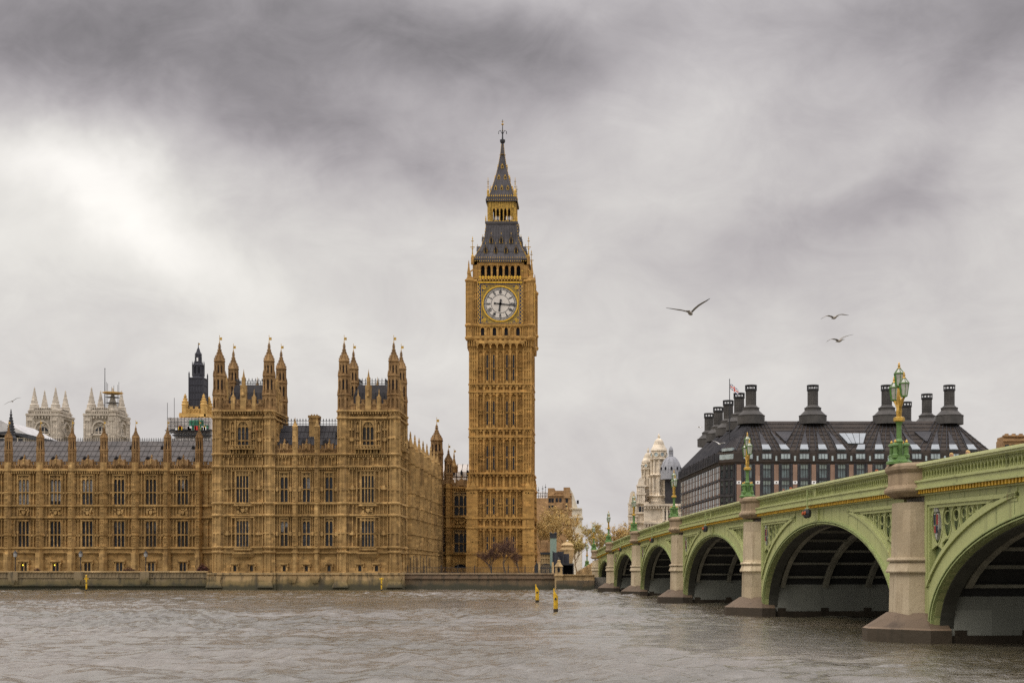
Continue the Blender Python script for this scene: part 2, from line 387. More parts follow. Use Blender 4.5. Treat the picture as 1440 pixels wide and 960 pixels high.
def string(mb, F, u0, u1, z, h=.26, d=.5, dent=.0, base=.0):
    mb.fbox(F, u0, u1, z, z + h, base, base + d); mb.fbox(F, u0, u1, z - h * .6, z, base, base + d * .55)
    mb.fbox(F, u0, u1, z + h, z + h * 1.4, base, base + d * .6)
    if dent:
        n = max(1, int((u1 - u0) / dent))
        for i in range(n):
            uc = u0 + (i + .5) * (u1 - u0) / n; mb.fbox(F, uc - dent * .27, uc + dent * .27, z - h * 1.5, z - .001, base, base + d * .8)
def carving(mb, F, u0, u1, z0, z1, d=.28, seed=1):
    """carved heraldic panel: supporters, shield and scrolls as small lumps in a frame"""
    r = random.Random(seed); w, h = u1 - u0, z1 - z0; uc, zc = (u0 + u1) / 2, (z0 + z1) / 2
    mb.fbox(F, u0, u1, z0, z0 + .1, 0, d); mb.fbox(F, u0, u1, z1 - .1, z1, 0, d)
    mb.fpoly(F, [(uc - .16 * w, zc + .1 * h), (uc + .16 * w, zc + .1 * h), (uc + .13 * w, zc - .2 * h), (uc, zc - .36 * h), (uc - .13 * w, zc - .2 * h)], 0, d + .06)
    mb.fpoly(F, [(uc - .12 * w, zc + .2 * h), (uc - .15 * w, zc + .42 * h), (uc, zc + .3 * h), (uc + .15 * w, zc + .42 * h), (uc + .12 * w, zc + .2 * h)], 0, d + .04)
    for s in (-1, 1):
        for k in range(9):
            a = r.uniform(.2, .47) * w * s; b = r.uniform(-.4, .4) * h; q = r.uniform(.05, .1); an = r.uniform(0, 3)
            pts = [(uc + a + q * w * math.cos(an + t) * 1.1, zc + b + q * h * math.sin(an + t) * 1.6) for t in (0, 1.3, 2.6, 3.9, 5.2)]
            mb.fpoly(F, pts, 0, d * r.uniform(.55, 1.1))
def window(root, org, F, u0, u1, z0, z1, lights, trans=(), d=.3, glass='glass', arch=False, tracery=0.0, mw=.13, stone_m='stone', hood=False):
    mb = MB(); c = (u1 - u0) / lights; f = .14
    mb.fbox(F, u0 - f, u0, z0, z1, 0, d); mb.fbox(F, u1, u1 + f, z0, z1, 0, d)
    mb.fbox(F, u0 - f, u1 + f, z0 - .16, z0, 0, d + .08); mb.fbox(F, u0 - f, u1 + f, z1, z1 + .14, 0, d + .05)
    for i in range(1, lights): mb.fbox(F, u0 + i * c - mw / 2, u0 + i * c + mw / 2, z0, z1, .03, d - .07)
    top = z1 - tracery
    for zz in trans: mb.fbox(F, u0, u1, zz - .08, zz + .08, .03, d - .05)
    zs = list(trans) + [top]
    for zz in zs:
        for i in range(lights):
            a, b = u0 + i * c + mw / 2, u0 + (i + 1) * c - mw / 2
            spandrel(mb, F, a, b, zz - .55 * c - .06, zz - .06, .03, d - .1, 3)
    if tracery:
        mb.fbox(F, u0, u1, top - .05, top + .05, .03, d - .06)
        for i in range(lights * 2):
            a = u0 + (i + .5) * c / 2; mb.fbox(F, a - .05, a + .05, top, z1, .03, d - .1)
        for i in range(lights): mb.ring(F, u0 + (i + .5) * c, top + tracery * .5, c * .36, tracery * .42, .09, .03, d - .08, 8)
    if arch: spandrel(mb, F, u0, u1, z1 - .72 * (u1 - u0), z1, .02, d + .02, 5)
    if hood:
        mb.fbox(F, u0 - .5, u1 + .5, z1 + .14, z1 + .36, 0, d + .16); mb.fbox(F, u0 - .5, u0 - .3, z1 - .3, z1 + .14, 0, d + .1); mb.fbox(F, u1 + .3, u1 + .5, z1 - .3, z1 + .14, 0, d + .1)
        mb.fbox(F, u0 - .32, u0 - .14, z0 - .1, z1, 0, d - .02); mb.fbox(F, u1 + .14, u1 + .32, z0 - .1, z1, 0, d - .02)
    w = mb.build('window', stone_m, root, org)
    if glass == 'glass': glass = rnd.choice(('glass', 'glass', 'glass_mid', 'glass_brown'))
    g = MB(); g.fbox(F, u0, u1, z0, z1, .012, .03); g.build('glass', glass, w, (org[0], org[1], org[2]))
    if lights > 1 and z1 - z0 > 2.5 and rnd.random() < .4:   # a blind or curtain drawn part of the way in some lights
        bl = MB()
        for i in range(lights):
            if rnd.random() < .55: bl.fbox(F, u0 + i * c + mw / 2, u0 + (i + 1) * c - mw / 2, z1 - (z1 - z0) * rnd.uniform(.2, .75), z1, .03, .04)
        if bl.v: bl.build('blind', rnd.choice(('blind', 'blind_dark')), w, org)
    # the pane sheet is split by thin lead bars
    lb = MB()
    for i in range(lights):
        uc = u0 + (i + .5) * c; lb.fbox(F, uc - .018, uc + .018, z0, z1, .03, .05)
    n = max(2, int((z1 - z0) / .7))
    for k in range(1, n): lb.fbox(F, u0, u1, z0 + (z1 - z0) * k / n - .018, z0 + (z1 - z0) * k / n + .018, .03, .05)
    lb.build('lead_bar', 'iron', w, org)
    return w
def octa(mb, cx, cy, r, z0, z1, core=.8, post=.2, dark=False, n=8):
    """octagonal stage with corner shafts and sunk sides"""
    mb.lathe(cx, cy, [(r * core, z0), (r * core, z1)], n)
    for i in range(n):
        a = math.pi / n + 2 * math.pi * i / n; mb.lathe(cx + r * .93 * math.cos(a), cy + r * .93 * math.sin(a), [(post, z0), (post, z1)], 4, a)
    mb.lathe(cx, cy, [(r * 1.0, z1 - .35), (r * 1.0, z1 - .02)], n)
    # small arched heads in the sunk sides
    for i in range(n):
        a = 2 * math.pi * i / n; ca, sa = math.cos(a), math.sin(a)
        F = Fr(cx + r * core * .924 * ca, cy + r * core * .924 * sa, -sa, ca, ca, sa); w = r * .3
        for q in (-1, 1): mb.fpoly(F, [(q * w, z1 - .35), (q * w, z1 - 1.0), (0, z1 - .35)], -.05, r * .12)
def crockets(mb, cx, cy, z0, z1, r0, r1, n=8, step=.55, s=.13):
    k = max(2, int((z1 - z0) / step))
    for j in range(k):
        t = (j + .4) / k; r = r0 + (r1 - r0) * t; z = z0 + (z1 - z0) * t; q = s * (1 - .45 * t)
        for i in range(0, n):
            a = math.pi / n + 2 * math.pi * i / n; x, y = cx + (r + q * .5) * math.cos(a), cy + (r + q * .5) * math.sin(a)
            mb.lathe(x, y, [(q * .55, z - q), (q, z), (.02, z + q)], 4)
def vane(mb, cx, cy, z0, z1, s=1.0):
    mb.lathe(cx, cy, [(.045 * s, z0), (.03 * s, z1)], 5); mb.lathe(cx, cy, [(.02, z0), (.13 * s, z0 + .15), (.02, z0 + .3)], 6)
    z = z1 - .55 * s; mb.box(cx + .03, cx + .42 * s, cy - .02, cy + .02, z - .2 * s, z + .25 * s); mb.lathe(cx, cy, [(.01, z1 - .1), (.08 * s, z1), (.01, z1 + .12)], 5)
def pinnacle(root, org, cx, cy, r, z0, stages, zcap, ztip, zv, mat='stone_grey', name='turret', dark_open=(), sc=1.0):
    """corner turret: octagonal stages [(top, radius)], ogee cap with crockets, gilded vane"""
    mb = MB(); mb.lathe(cx, cy, [(r * 1.04, z0), (r * 1.04, z0 + .4)], 8); z = z0
    rr = r
    for i, (zt, rr) in enumerate(stages):
        octa(mb, cx, cy, rr, z, zt, .78, .16 * sc); mb.lathe(cx, cy, [(rr * 1.0, zt), (rr * 1.17, zt + .12 * sc), (rr * 1.17, zt + .3 * sc), (rr * .9, zt + .42 * sc)], 8)
        if i < len(stages) - 1:
            for k in range(8):
                a = math.pi / 8 + math.pi * k / 4; mb.lathe(cx + rr * 1.02 * math.cos(a), cy + rr * 1.02 * math.sin(a), [(.13 * sc, zt), (.13 * sc, zt + .5 * sc), (.01, zt + 1.2 * sc)], 4)
        z = zt
    h = ztip - zcap
    prof = [(rr * 1.0, zcap), (rr * 1.2, zcap + .1), (rr * 1.2, zcap + .25), (rr * 1.02, zcap + h * .15), (rr * .78, zcap + h * .3), (rr * .46, zcap + h * .45), (rr * .27, zcap + h * .6), (rr * .15, zcap + h * .8), (rr * .1, ztip)]
    mb.lathe(cx, cy, prof, 8)
    for k in range(len(prof) - 4): crockets(mb, cx, cy, prof[k + 3][1], prof[k + 4][1], prof[k + 3][0], prof[k + 4][0], 8, .5 * sc, .14 * sc)
    for zz, q in ((ztip - h * .12, .24), (ztip - h * .28, .28)): mb.lathe(cx, cy, [(.05, zz - .12), (rr * q, zz), (.05, zz + .14)], 8)
    o = mb.build(name, mat, root, org)
    dk = MB()
    for zb, zt2, r2 in dark_open:
        for k in range(8):
            a = 2 * math.pi * k / 8; ca, sa = math.cos(a), math.sin(a)
            F = Fr(cx + r2 * .74 * ca, cy + r2 * .74 * sa, -sa, ca, ca, sa); w = r2 * .13
            dk.fpoly(F, [(-w, zb), (w, zb), (w, zt2 - w), (0, zt2), (-w, zt2 - w)], -.03, .012)
    if dk.v: dk.build('opening', 'dark', o, org)
    if zv:
        g = MB(); vane(g, cx, cy, ztip, zv, sc); g.build('vane', 'gold', o, org)
    return o
def parapet(mb_, F, u0, u1, z0, z1, step=.9, d=.25, gab=None):
    """pierced battlement: panelled wall, merlons with caps"""
    mb = PARA; zb = z0 + (z1 - z0) * .62
    mb.fbox(F, u0, u1, z0, zb, -.25, d * .4); n = max(1, round((u1 - u0) / step)); c = (u1 - u0) / n
    for i in range(n):
        a = u0 + i * c; mb.fbox(F, a + c * .22, a + c * .78, zb, z1, -.22, d * .35); mb.fbox(F, a + c * .16, a + c * .84, z1, z1 + .12, -.28, d * .55)
        mb.fbox(F, a - .07, a + .07, z0, zb + .06, 0, d); mb.fbox(F, a + c * .3, a + c * .7, zb - .35, zb - .22, 0, d * .8)
        spandrel(mb, F, a + .1, a + c - .1, zb - .45, zb - .06, 0, d * .75, 3)
    mb.fbox(F, u0, u1, zb - .05, zb + .07, -.27, d * .7)
def gablet(mb_, F, uc, w, z0, z1, d=.3):
    mb = PARA
    zs = z0 + (z1 - z0) * .4
    mb.fpoly(F, [(uc - w / 2, z0), (uc + w / 2, z0), (uc + w / 2, zs), (uc + w * .1, z1 - .5), (uc - w * .1, z1 - .5), (uc - w / 2, zs)], -.2, d)
    mb.fbox(F, uc - .07, uc + .07, z1 - .5, z1 + .3, -.1, .1); mb.fbox(F, uc - .18, uc + .18, z1 - .25, z1 - .1, -.14, .14)
    for s in (-1, 1): mb.fbox(F, uc + s * w / 2 - .1, uc + s * w / 2 + .1, z0, zs + .5, -.2, d + .1)
    mb.fbox(F, uc - w * .22, uc + w * .22, z0 + .2, z0 + .35, 0, d + .12)
def statue(mb, F, u, z, h, d):
    p = F(u, d, 0); mb.lathe(p[0], p[1], [(.16 * h, z), (.17 * h, z + .1 * h), (.11 * h, z + .45 * h), (.15 * h, z + .72 * h), (.07 * h, z + .82 * h), (.08 * h, z + .92 * h), (.02, z + h)], 7)
def buttress(mb, F, u, w, z0, z1, d=.75):
    mb.plan(F, [(u - w / 2, 0), (u - w / 2, d * .45), (u - w / 4, d), (u + w / 4, d), (u + w / 2, d * .45), (u + w / 2, 0)], z0, z1)
def butt_ring(mb, F, u, w, z, h, d=.75, e=.14):
    mb.plan(F, [(u - w / 2 - e, 0), (u - w / 2 - e, d * .45 + e), (u - w / 4 - e * .6, d + e), (u + w / 4 + e * .6, d + e), (u + w / 2 + e, d * .45 + e), (u + w / 2 + e, 0)], z, z + h)
def butt_detail(mb, F, u, w, zs, d=.75):
    """rows of small blind panels on the faces of a buttress"""
    for z0, z1 in zs:
        for k in (-1, 0, 1): mb.fbox(F, u + k * w * .22 - .045, u + k * w * .22 + .045, z0, z1, d - .25, d + .07)
        for zz in (z0 + .04, (z0 + z1) / 2, z1 - .12): mb.fbox(F, u - w * .27, u + w * .27, zz, zz + .14, d - .25, d + .09)

PARA = MB()
def flush_parapet(root=None, org=None):
    global PARA
    if PARA.v: PARA.build('parapet', 'stone_grey', root or palace, org or PO)
    PARA = MB()
# ---------------------------------------------------------------- the palace
PO = (X(300, 245), 245, 2.3)
palace = thing('gothic_palace', 'long honey stone gothic palace with turrets and mullioned windows rising from the river wall', 'palace', PO)
ZW = 250.0
FW = Fr(0, ZW, 1, 0, 0, -1)
hw = lambda py: H(py, ZW - .4)
def river_wing():
    mb = MB(); F = FW
    uL, uR = X(-100, ZW), X(300, ZW)
    mb.box(uL, uR, ZW, ZW + 16, 1.5, hw(655))
    piers = [X(12.5 + 44.67 * k, ZW) for k in range(-2, 7)]
    cor, st1, st2, pl, fr = hw(662), hw(711.5), hw(728), hw(771), hw(776)
    for k, u in enumerate(piers):
        buttress(mb, F, u, 1.25, 1.5, hw(650), .72)
        for z, h in ((cor, .3), (st1, .25), (st2, .25), (pl, .25), (fr - .2, .18), (hw(693), .2), (hw(752), .2)): butt_ring(mb, F, u, 1.25, z - .05, h, .72)
        buttress(mb, F, u, 1.5, 1.5, fr - .25, .9)
        butt_detail(mb, F, u, 1.25, [(hw(708), hw(695)), (hw(690), hw(666)), (hw(726), hw(714)), (hw(748), hw(731)), (hw(768), hw(755))], .72)
        pinnacle(palace, PO, u, ZW - .1, .66, hw(655), [(hw(634), .66), (hw(616), .6)], hw(616.5), hw(600), hw(591), dark_open=[(hw(631), hw(621), .6)], sc=.8)
    ends = piers + [uR + 1.4]
    for k in range(len(ends) - 1):
        a, b = ends[k] + .63, ends[k + 1] - .63
        if k == len(ends) - 2:                       # narrow strip before the corner tower
            for z0, z1 in ((hw(710), hw(664)), (hw(769), hw(730))): panels(mb, F, a, uR, z0, z1, 2, .25)
            b = uR
        else:
            uc = (a + b) / 2 - .02; w = 1.02
            pale = k in (2, 3, 4)
            window(palace, PO, F, uc - w, uc + w, hw(710), hw(668), 3, (hw(692),), .34, 'blind' if k == 2 else 'glass', tracery=.7)
            if k in (3, 4):
                for q in range(3):
                    bl = MB(); c = 2 * w / 3; bl.fbox(F, uc - w + q * c + .1, uc - w + (q + 1) * c - .1, hw(704 if k == 3 else 692), hw(675), .03, .045); bl.build('window_blind', 'blind', palace, PO)
            window(palace, PO, F, uc - w, uc + w, hw(769.5), hw(732), 3, (hw(751.5),), .34)
            window(palace, PO, F, uc - .62, uc + .62, hw(805), hw(790), 2, (), .3, hood=True)
            if k in (2, 3):
                li = MB(); p = F(uc - .3, .04, hw(794)); li.lathe(p[0], p[1], [(.02, p[2] - .14), (.13, p[2]), (.02, p[2] + .14)], 8); li.build('lit_bulb', 'lit', palace, PO)
            for lo, hi, mid in ((st1 + .4, cor - .35, hw(692.5)), (pl + .4, st2 - .3, hw(752))):
                for s0, s1 in ((a, uc - w - .2), (uc + w + .2, b)):
                    panels(mb, F, s0 + .05, s1 - .02, lo, hi, 2, .24, .14, mid)
            carving(mb, F, uc - w, uc + w, st2 + .35, st1 - .2, .3, k)
            for s0, s1 in ((a, uc - w - .2), (uc + w + .2, b)): panels(mb, F, s0, s1, st2 + .3, st1 - .1, 2, .22)
            for zz in (hw(780), hw(786), hw(797)): mb.fbox(F, a, uc - 1.0, zz - .03, zz + .03, 0, .05); mb.fbox(F, uc + 1.0, b, zz - .03, zz + .03, 0, .05)
            gablet(mb, F, uc, 1.9, hw(655), hw(641), .25)
            statue(mb, F, uc, hw(652), 1.1, .3)
        parapet(mb, F, a, b, cor + .3, hw(649.5), .85)
        string(mb, F, a, b, cor, .32, .55, .4); string(mb, F, a, b, st1, .24, .45); string(mb, F, a, b, st2, .24, .45)
        string(mb, F, a, b, pl, .26, .5); mb.fbox(F, a, b, fr - .15, fr, 0, .4)
        mb.fbox(F, a, b, fr, pl - .2, 0, .28); mb.fbox(F, a, b, hw(805) - .3, hw(804), 0, .5)
    mb.build('river_wing', 'stone', palace, PO); flush_parapet()
    # roof of iron plates with rolls, small dormers and a cresting
    r = MB(); zr0, zr1 = H(656, 251.5), H(620, 258); y0, y1 = 251.5, 258.0
    r.loft([[(uL, y0, zr0), (uR + 1, y0, zr0), (uR + 1, y1 + 6.5, zr0), (uL, y1 + 6.5, zr0)], [(uL, y1, zr1), (uR + 1, y1, zr1), (uR + 1, y1 + .1, zr1), (uL, y1 + .1, zr1)]])
    S = lambda t: (y0 + (y1 - y0) * t, zr0 + (zr1 - zr0) * t)
    u = uL
    while u < uR:
        a, b = S(0), S(1); r.tube([(u, a[0] - .03, a[1] + .03), (u, b[0] - .03, b[1] + .03)], .055, 4); u += 1.0
    for t in (.2, .4, .6, .8):
        a = S(t); r.box(uL, uR, a[0] - .09, a[0] + .05, a[1] - .05, a[1] + .05)
    ro = r.build('roof', 'slate', palace, PO)
    for k in range(len(piers) - 1):
        for q, t, s in ((-1.62, .22, .5), (1.62, .22, .5), (.05, .72, .28)):
            d = MB(); ux = (piers[k] + piers[k + 1]) / 2 + q; a = S(t)
            Fd = Fr(ux, a[0] - .25 * s - .3, 1, 0, 0, -1)
            d.fpoly(Fd, [(-s, a[1] - .2), (s, a[1] - .2), (s, a[1] + s * .9), (0, a[1] + s * 1.9), (-s, a[1] + s * .9)], -1.6 * s - .6, 0)
            d.use(1); d.fpoly(Fd, [(-s * .62, a[1] - .1), (s * .62, a[1] - .1), (s * .62, a[1] + s * .8), (0, a[1] + s * 1.4), (-s * .62, a[1] + s * .8)], 0, .03)
            d.build('dormer', ['slate_dark', 'dark'], ro, PO)
    c = MB(); c.box(uL, uR, y1 - .04, y1 + .04, zr1 + .25, zr1 + .32); u = uL
    while u < uR: c.box(u - .04, u + .04, y1 - .04, y1 + .04, zr1, zr1 + .62); u += .45
    c.build('cresting', 'iron', ro, PO)
river_wing()

ZP = 240.0
hp = lambda py: H(py, ZP)
XP = lambda px: X(px, ZP)
LV = dict(c1=hp(578.5), c2=hp(588), s1=hp(639), s2=hp(656.5), s3=hp(708), s4=hp(725), s5=hp(770), s6=hp(776.5), pl=hp(804))
def turret_shaft(mb, cx, cy, r, z1):
    """octagonal corner turret of the lower floors with its string courses"""
    octa(mb, cx, cy, r, 1.2, z1, .88, .17)
    for k in ('c1', 'c2', 's1', 's2', 's3', 's4', 's5', 's6'):
        z = LV[k]; mb.lathe(cx, cy, [(r * .9, z - .3), (r + .2, z - .05), (r + .26, z), (r + .26, z + .22), (r * .9, z + .4)], 8)
    for z in (hp(688), hp(749), hp(615)): mb.lathe(cx, cy, [(r + .05, z - .12), (r + .05, z + .12)], 8)
    mb.lathe(cx, cy, [(r + .3, 1.0), (r + .3, LV['pl'] - .4), (r, LV['pl'])], 8)
def tower_face(mb, F, u0, u1, front, wins=True, lo=0.0):
    """one decorated face of a pavilion tower between its corner turrets"""
    uc = (u0 + u1) / 2; w = 1.95 if front else 1.2
    L = LV
    for z, dn in ((L['c1'], .45), (L['c2'], 0), (L['s1'], .4), (L['s2'], .4), (L['s3'], 0), (L['s4'], 0), (L['s5'], 0)): string(mb, F, u0, u1, z, .26, .55 if z == L['c1'] else .45, dn)
    mb.fbox(F, u0, u1, L['s6'] - .1, L['s6'] + .08, 0, .4); mb.fbox(F, u0, u1, L['pl'] - .1, L['pl'] + .15, 0, .4)
    mb.fbox(F, u0, u1, L['s6'], L['s5'], 0, .2)
    panels(mb, F, u0, u1, L['c2'] + .35, L['c1'] - .5, max(4, int((u1 - u0) / .8)), .2, .12)
    panels(mb, F, u0, u1, L['s2'] + .4, L['s1'] - .5, max(4, int((u1 - u0) / .8)), .28, .16)
    # top stage: one arched window, niches with statues, little balcony
    a0, a1 = uc - 1.02, uc + 1.02
    if wins: window(palace, PO, F, a0, a1, hp(627), hp(592.5), 3, (hp(619),), .34, arch=True, tracery=.9)
    for s in (-1, 1):
        e0, e1 = sorted((uc + s * 1.25, uc + s * 1.45)); mb.fbox(F, e0, e1, L['s1'] + .3, L['c2'] - .3, 0, .45)
        e0, e1 = sorted((uc + s * 1.55, uc + s * 2.25)); panels(mb, F, e0, e1, hp(629), hp(592), 1, .3, .16)
        for zz in (hp(628), hp(617), hp(606)): statue(mb, F, (e0 + e1) / 2, zz, 1.25, .22); mb.fbox(F, e0, e1, zz - .16, zz, 0, .4)
        e0, e1 = sorted((uc + s * 2.45, (u1 if s > 0 else u0)))
        panels(mb, F, e0, e1, L['s1'] + .4, L['c2'] - .35, 2, .22, .13, [hp(617), hp(603)])
        mb.fbox(F, (e0 + e1) / 2 - .3, (e0 + e1) / 2 + .3, hp(620), hp(615), 0, .36)
    mb.fbox(F, uc - 2.4, uc + 2.4, hp(632), hp(630.5), 0, .95)
    for q in range(-4, 5): mb.fbox(F, uc + q * .56 - .12, uc + q * .56 + .12, hp(638), hp(631.5), 0, .5 + .12 * (q % 2)); mb.fbox(F, uc + q * .56 - .1, uc + q * .56 + .1, hp(631), hp(626), .72, .95)
    mb.fbox(F, uc - 2.4, uc + 2.4, hp(627), hp(626.2), .7, .98)
    for zb, zt, tr in ((706.5, 662, .8), (768.5, 727.5, .5)):
        if front:                                    # oriel: three lights in front, one in each canted side
            z0, z1 = hp(zb), hp(zt); mb.plan(F, [(uc - 2.05, 0), (uc - 1.45, .62), (uc + 1.45, .62), (uc + 2.05, 0)], z0 - .6, z0 - .17)
            mb.plan(F, [(uc - 2.0, 0), (uc - 1.35, .3), (uc + 1.35, .3), (uc + 2.0, 0)], z0 - .2, z1 + .2)
            F2 = Fr(F(0, .2, 0)[0], F(0, .3, 0)[1], F.u[0], F.u[1], F.n[0], F.n[1])
            window(palace, PO, F2, uc - 1.12, uc + 1.12, z0, z1, 4, (hp((zb + zt) / 2 + 2),), .3, 'blind' if (zb == 706.5 and rnd.random() < .0) else 'glass', tracery=tr)
            for s in (-1, 1):
                F3 = Fr(F(0, .02, 0)[0], F(0, .02, 0)[1], F.u[0], F.u[1], F.n[0], F.n[1])
                e0, e1 = sorted((uc + s * 1.45, uc + s * 1.95)); window(palace, PO, F3, e0, e1, z0, z1, 1, (hp((zb + zt) / 2 + 2),), .42, tracery=0)
            edge = 2.15
        else:
            if wins: window(palace, PO, F, uc - w * .6, uc + w * .6, hp(zb), hp(zt), 2, (hp((zb + zt) / 2 + 2),), .34, tracery=tr)
            edge = w * .6 + .2
        for s0, s1 in ((u0, uc - edge), (uc + edge, u1)):
            n = max(2, int((s1 - s0) / .62)); panels(mb, F, s0, s1, hp(zb) + .1, hp(zt) + .3, n, .24, .13, hp((zb + zt) / 2 + 2))
            mb.fbox(F, (s0 + s1) / 2 - .22, (s0 + s1) / 2 + .22, hp((zb + zt) / 2 + 4), hp((zb + zt) / 2 - 2), 0, .4)
    carving(mb, F, uc - 1.15, uc + 1.15, L['s4'] + .35, L['s3'] - .2, .42 if front else .3, 5)
    for s0, s1 in ((u0, uc - 1.3), (uc + 1.3, u1)): panels(mb, F, s0, s1, L['s4'] + .3, L['s3'] - .1, max(2, int((s1 - s0) / .6)), .24, .13)
    if front:
        for k in range(5):                           # moulded corbel under the oriel
            t = k / 5; q = 2.3 * math.cos(t * 1.1); mb.plan(F, [(uc - q, 0), (uc - q * .7, .75 * (1 - t)), (uc + q * .7, .75 * (1 - t)), (uc + q, 0)], hp(778 + 2 * k), hp(776 + 2 * k))
        for q in (-1.52, 1.52): window(palace, PO, F, uc + q - .3, uc + q + .3, hp(806), hp(794), 1, (), .3, hood=True)
def pavilion_tower(pl, pr, right):
    x0, x1 = XP(pl), XP(pr); yf, yr = 241.0, 250.2; r = 1.18
    mb = MB(); mb.box(x0, x1, 240.6, yr + .3, -.3, LV['c1'] + .5)
    Ff = Fr(0, 240.6, 1, 0, 0, -1); tower_face(mb, Ff, x0 + 1.0, x1 - 1.0, True)
    Fs = Fr(x1 + .35, 0, 0, 1, 1, 0); mb.box(x1 - .5, x1 + .35, yf, yr, (-.3 if right else hp(640)), LV['c1'] + .5)
    tower_face(mb, Fs, yf + 1.0, yr - 1.0, False, right)
    for cx in (x0, x1):
        for cy in (yf, yr): turret_shaft(mb, cx, cy, r, LV['c1'] + .4)
    zb = LV['c1'] + .3
    for F, a, b in ((Ff, x0 + 1, x1 - 1), (Fs, yf + 1, yr - 1), (Fr(x0, 0, 0, 1, -1, 0), yf + 1, yr - 1), (Fr(0, yr, 1, 0, 0, 1), x0 + 1, x1 - 1)):
        parapet(mb, F, a, b, zb, hp(562), .95); uc = (a + b) / 2
        mb.fbox(F, uc - .52, uc + .52, zb, hp(541), -.3, .3); mb.fbox(F, uc - .3, uc + .3, hp(541), hp(530), -.2, .2); statue(mb, F, uc, hp(557), 1.7, .32)
        p = F(uc, 0, 0); mb.lathe(p[0], p[1], [(.42, hp(532)), (.28, hp(530)), (.06, hp(521)), (.02, hp(518))], 4)
        for s in (-1, 1):
            us = uc + s * (b - a) * .27; mb.fbox(F, us - .35, us + .35, zb, hp(557), -.25, .25); p = F(us, 0, 0); mb.lathe(p[0], p[1], [(.36, hp(557.5)), (.1, hp(553)), (.14, hp(551)), (.03, hp(546))], 4)
    mb.build('pavilion_tower', 'stone', palace, PO); flush_parapet()
    for cx in (x0, x1):
        for cy in (yf, yr):
            pinnacle(palace, PO, cx, cy, 1.1, LV['c1'] + .3, [(hp(556), 1.12), (hp(529), 1.02), (hp(509), .86)], hp(508), hp(481), hp(470.5), dark_open=[(hp(547), hp(533), 1.02), (hp(523), hp(513), .86)], sc=1.1)
    rf = MB(); zt = hp(537); xa, xb, ya, yb = x0 + .9, x1 - .7, yf + 1.0, yr - 1.0
    rf.loft([[(xa, ya, zb), (xb, ya, zb), (xb, yb, zb), (xa, yb, zb)], [(xa + .7, ya + 1.1, zt - 1.5), (xb - .7, ya + 1.1, zt - 1.5), (xb - .7, yb - 1.1, zt - 1.5), (xa + .7, yb - 1.1, zt - 1.5)], [(xa + 1.3, ya + 1.8, zt), (xb - 1.3, ya + 1.8, zt), (xb - 1.3, yb - 1.8, zt), (xa + 1.3, yb - 1.8, zt)]])
    n = 9
    for k in range(n):
        t = k / (n - 1); rf.tube([(xa + (xb - xa) * t, ya - .03, zb), (xa + .7 + (xb - xa - 1.4) * t, ya + 1.07, zt - 1.5)], .06, 4); rf.tube([(xb + .03, ya + (yb - ya) * t, zb), (xb - .67, ya + 1.1 + (yb - ya - 2.2) * t, zt - 1.5)], .06, 4)
    o = rf.build('roof', 'slate_dark', palace, PO)
    c = MB()
    for (ax, ay), (bx, by) in (((xa + 1.3, ya + 1.8), (xb - 1.3, ya + 1.8)), ((xb - 1.3, ya + 1.8), (xb - 1.3, yb - 1.8)), ((xa + 1.3, ya + 1.8), (xa + 1.3, yb - 1.8)), ((xa + 1.3, yb - 1.8), (xb - 1.3, yb - 1.8))):
        c.tube([(ax, ay, zt + .75), (bx, by, zt + .75)], .04, 4); c.tube([(ax, ay, zt + .3), (bx, by, zt + .3)], .04, 4)
        n = max(2, int(math.hypot(bx - ax, by - ay) / .55))
        for k in range(n + 1): t = k / n; c.lathe(ax + (bx - ax) * t, ay + (by - ay) * t, [(.05, zt - .05), (.05, zt + .8), (.11, zt + .95), (.01, zt + 1.3)], 4)
    c.build('cresting', 'iron', o, PO)
pavilion_tower(306.5, 376.5, False)
pavilion_tower(482.5, 552.5, True)
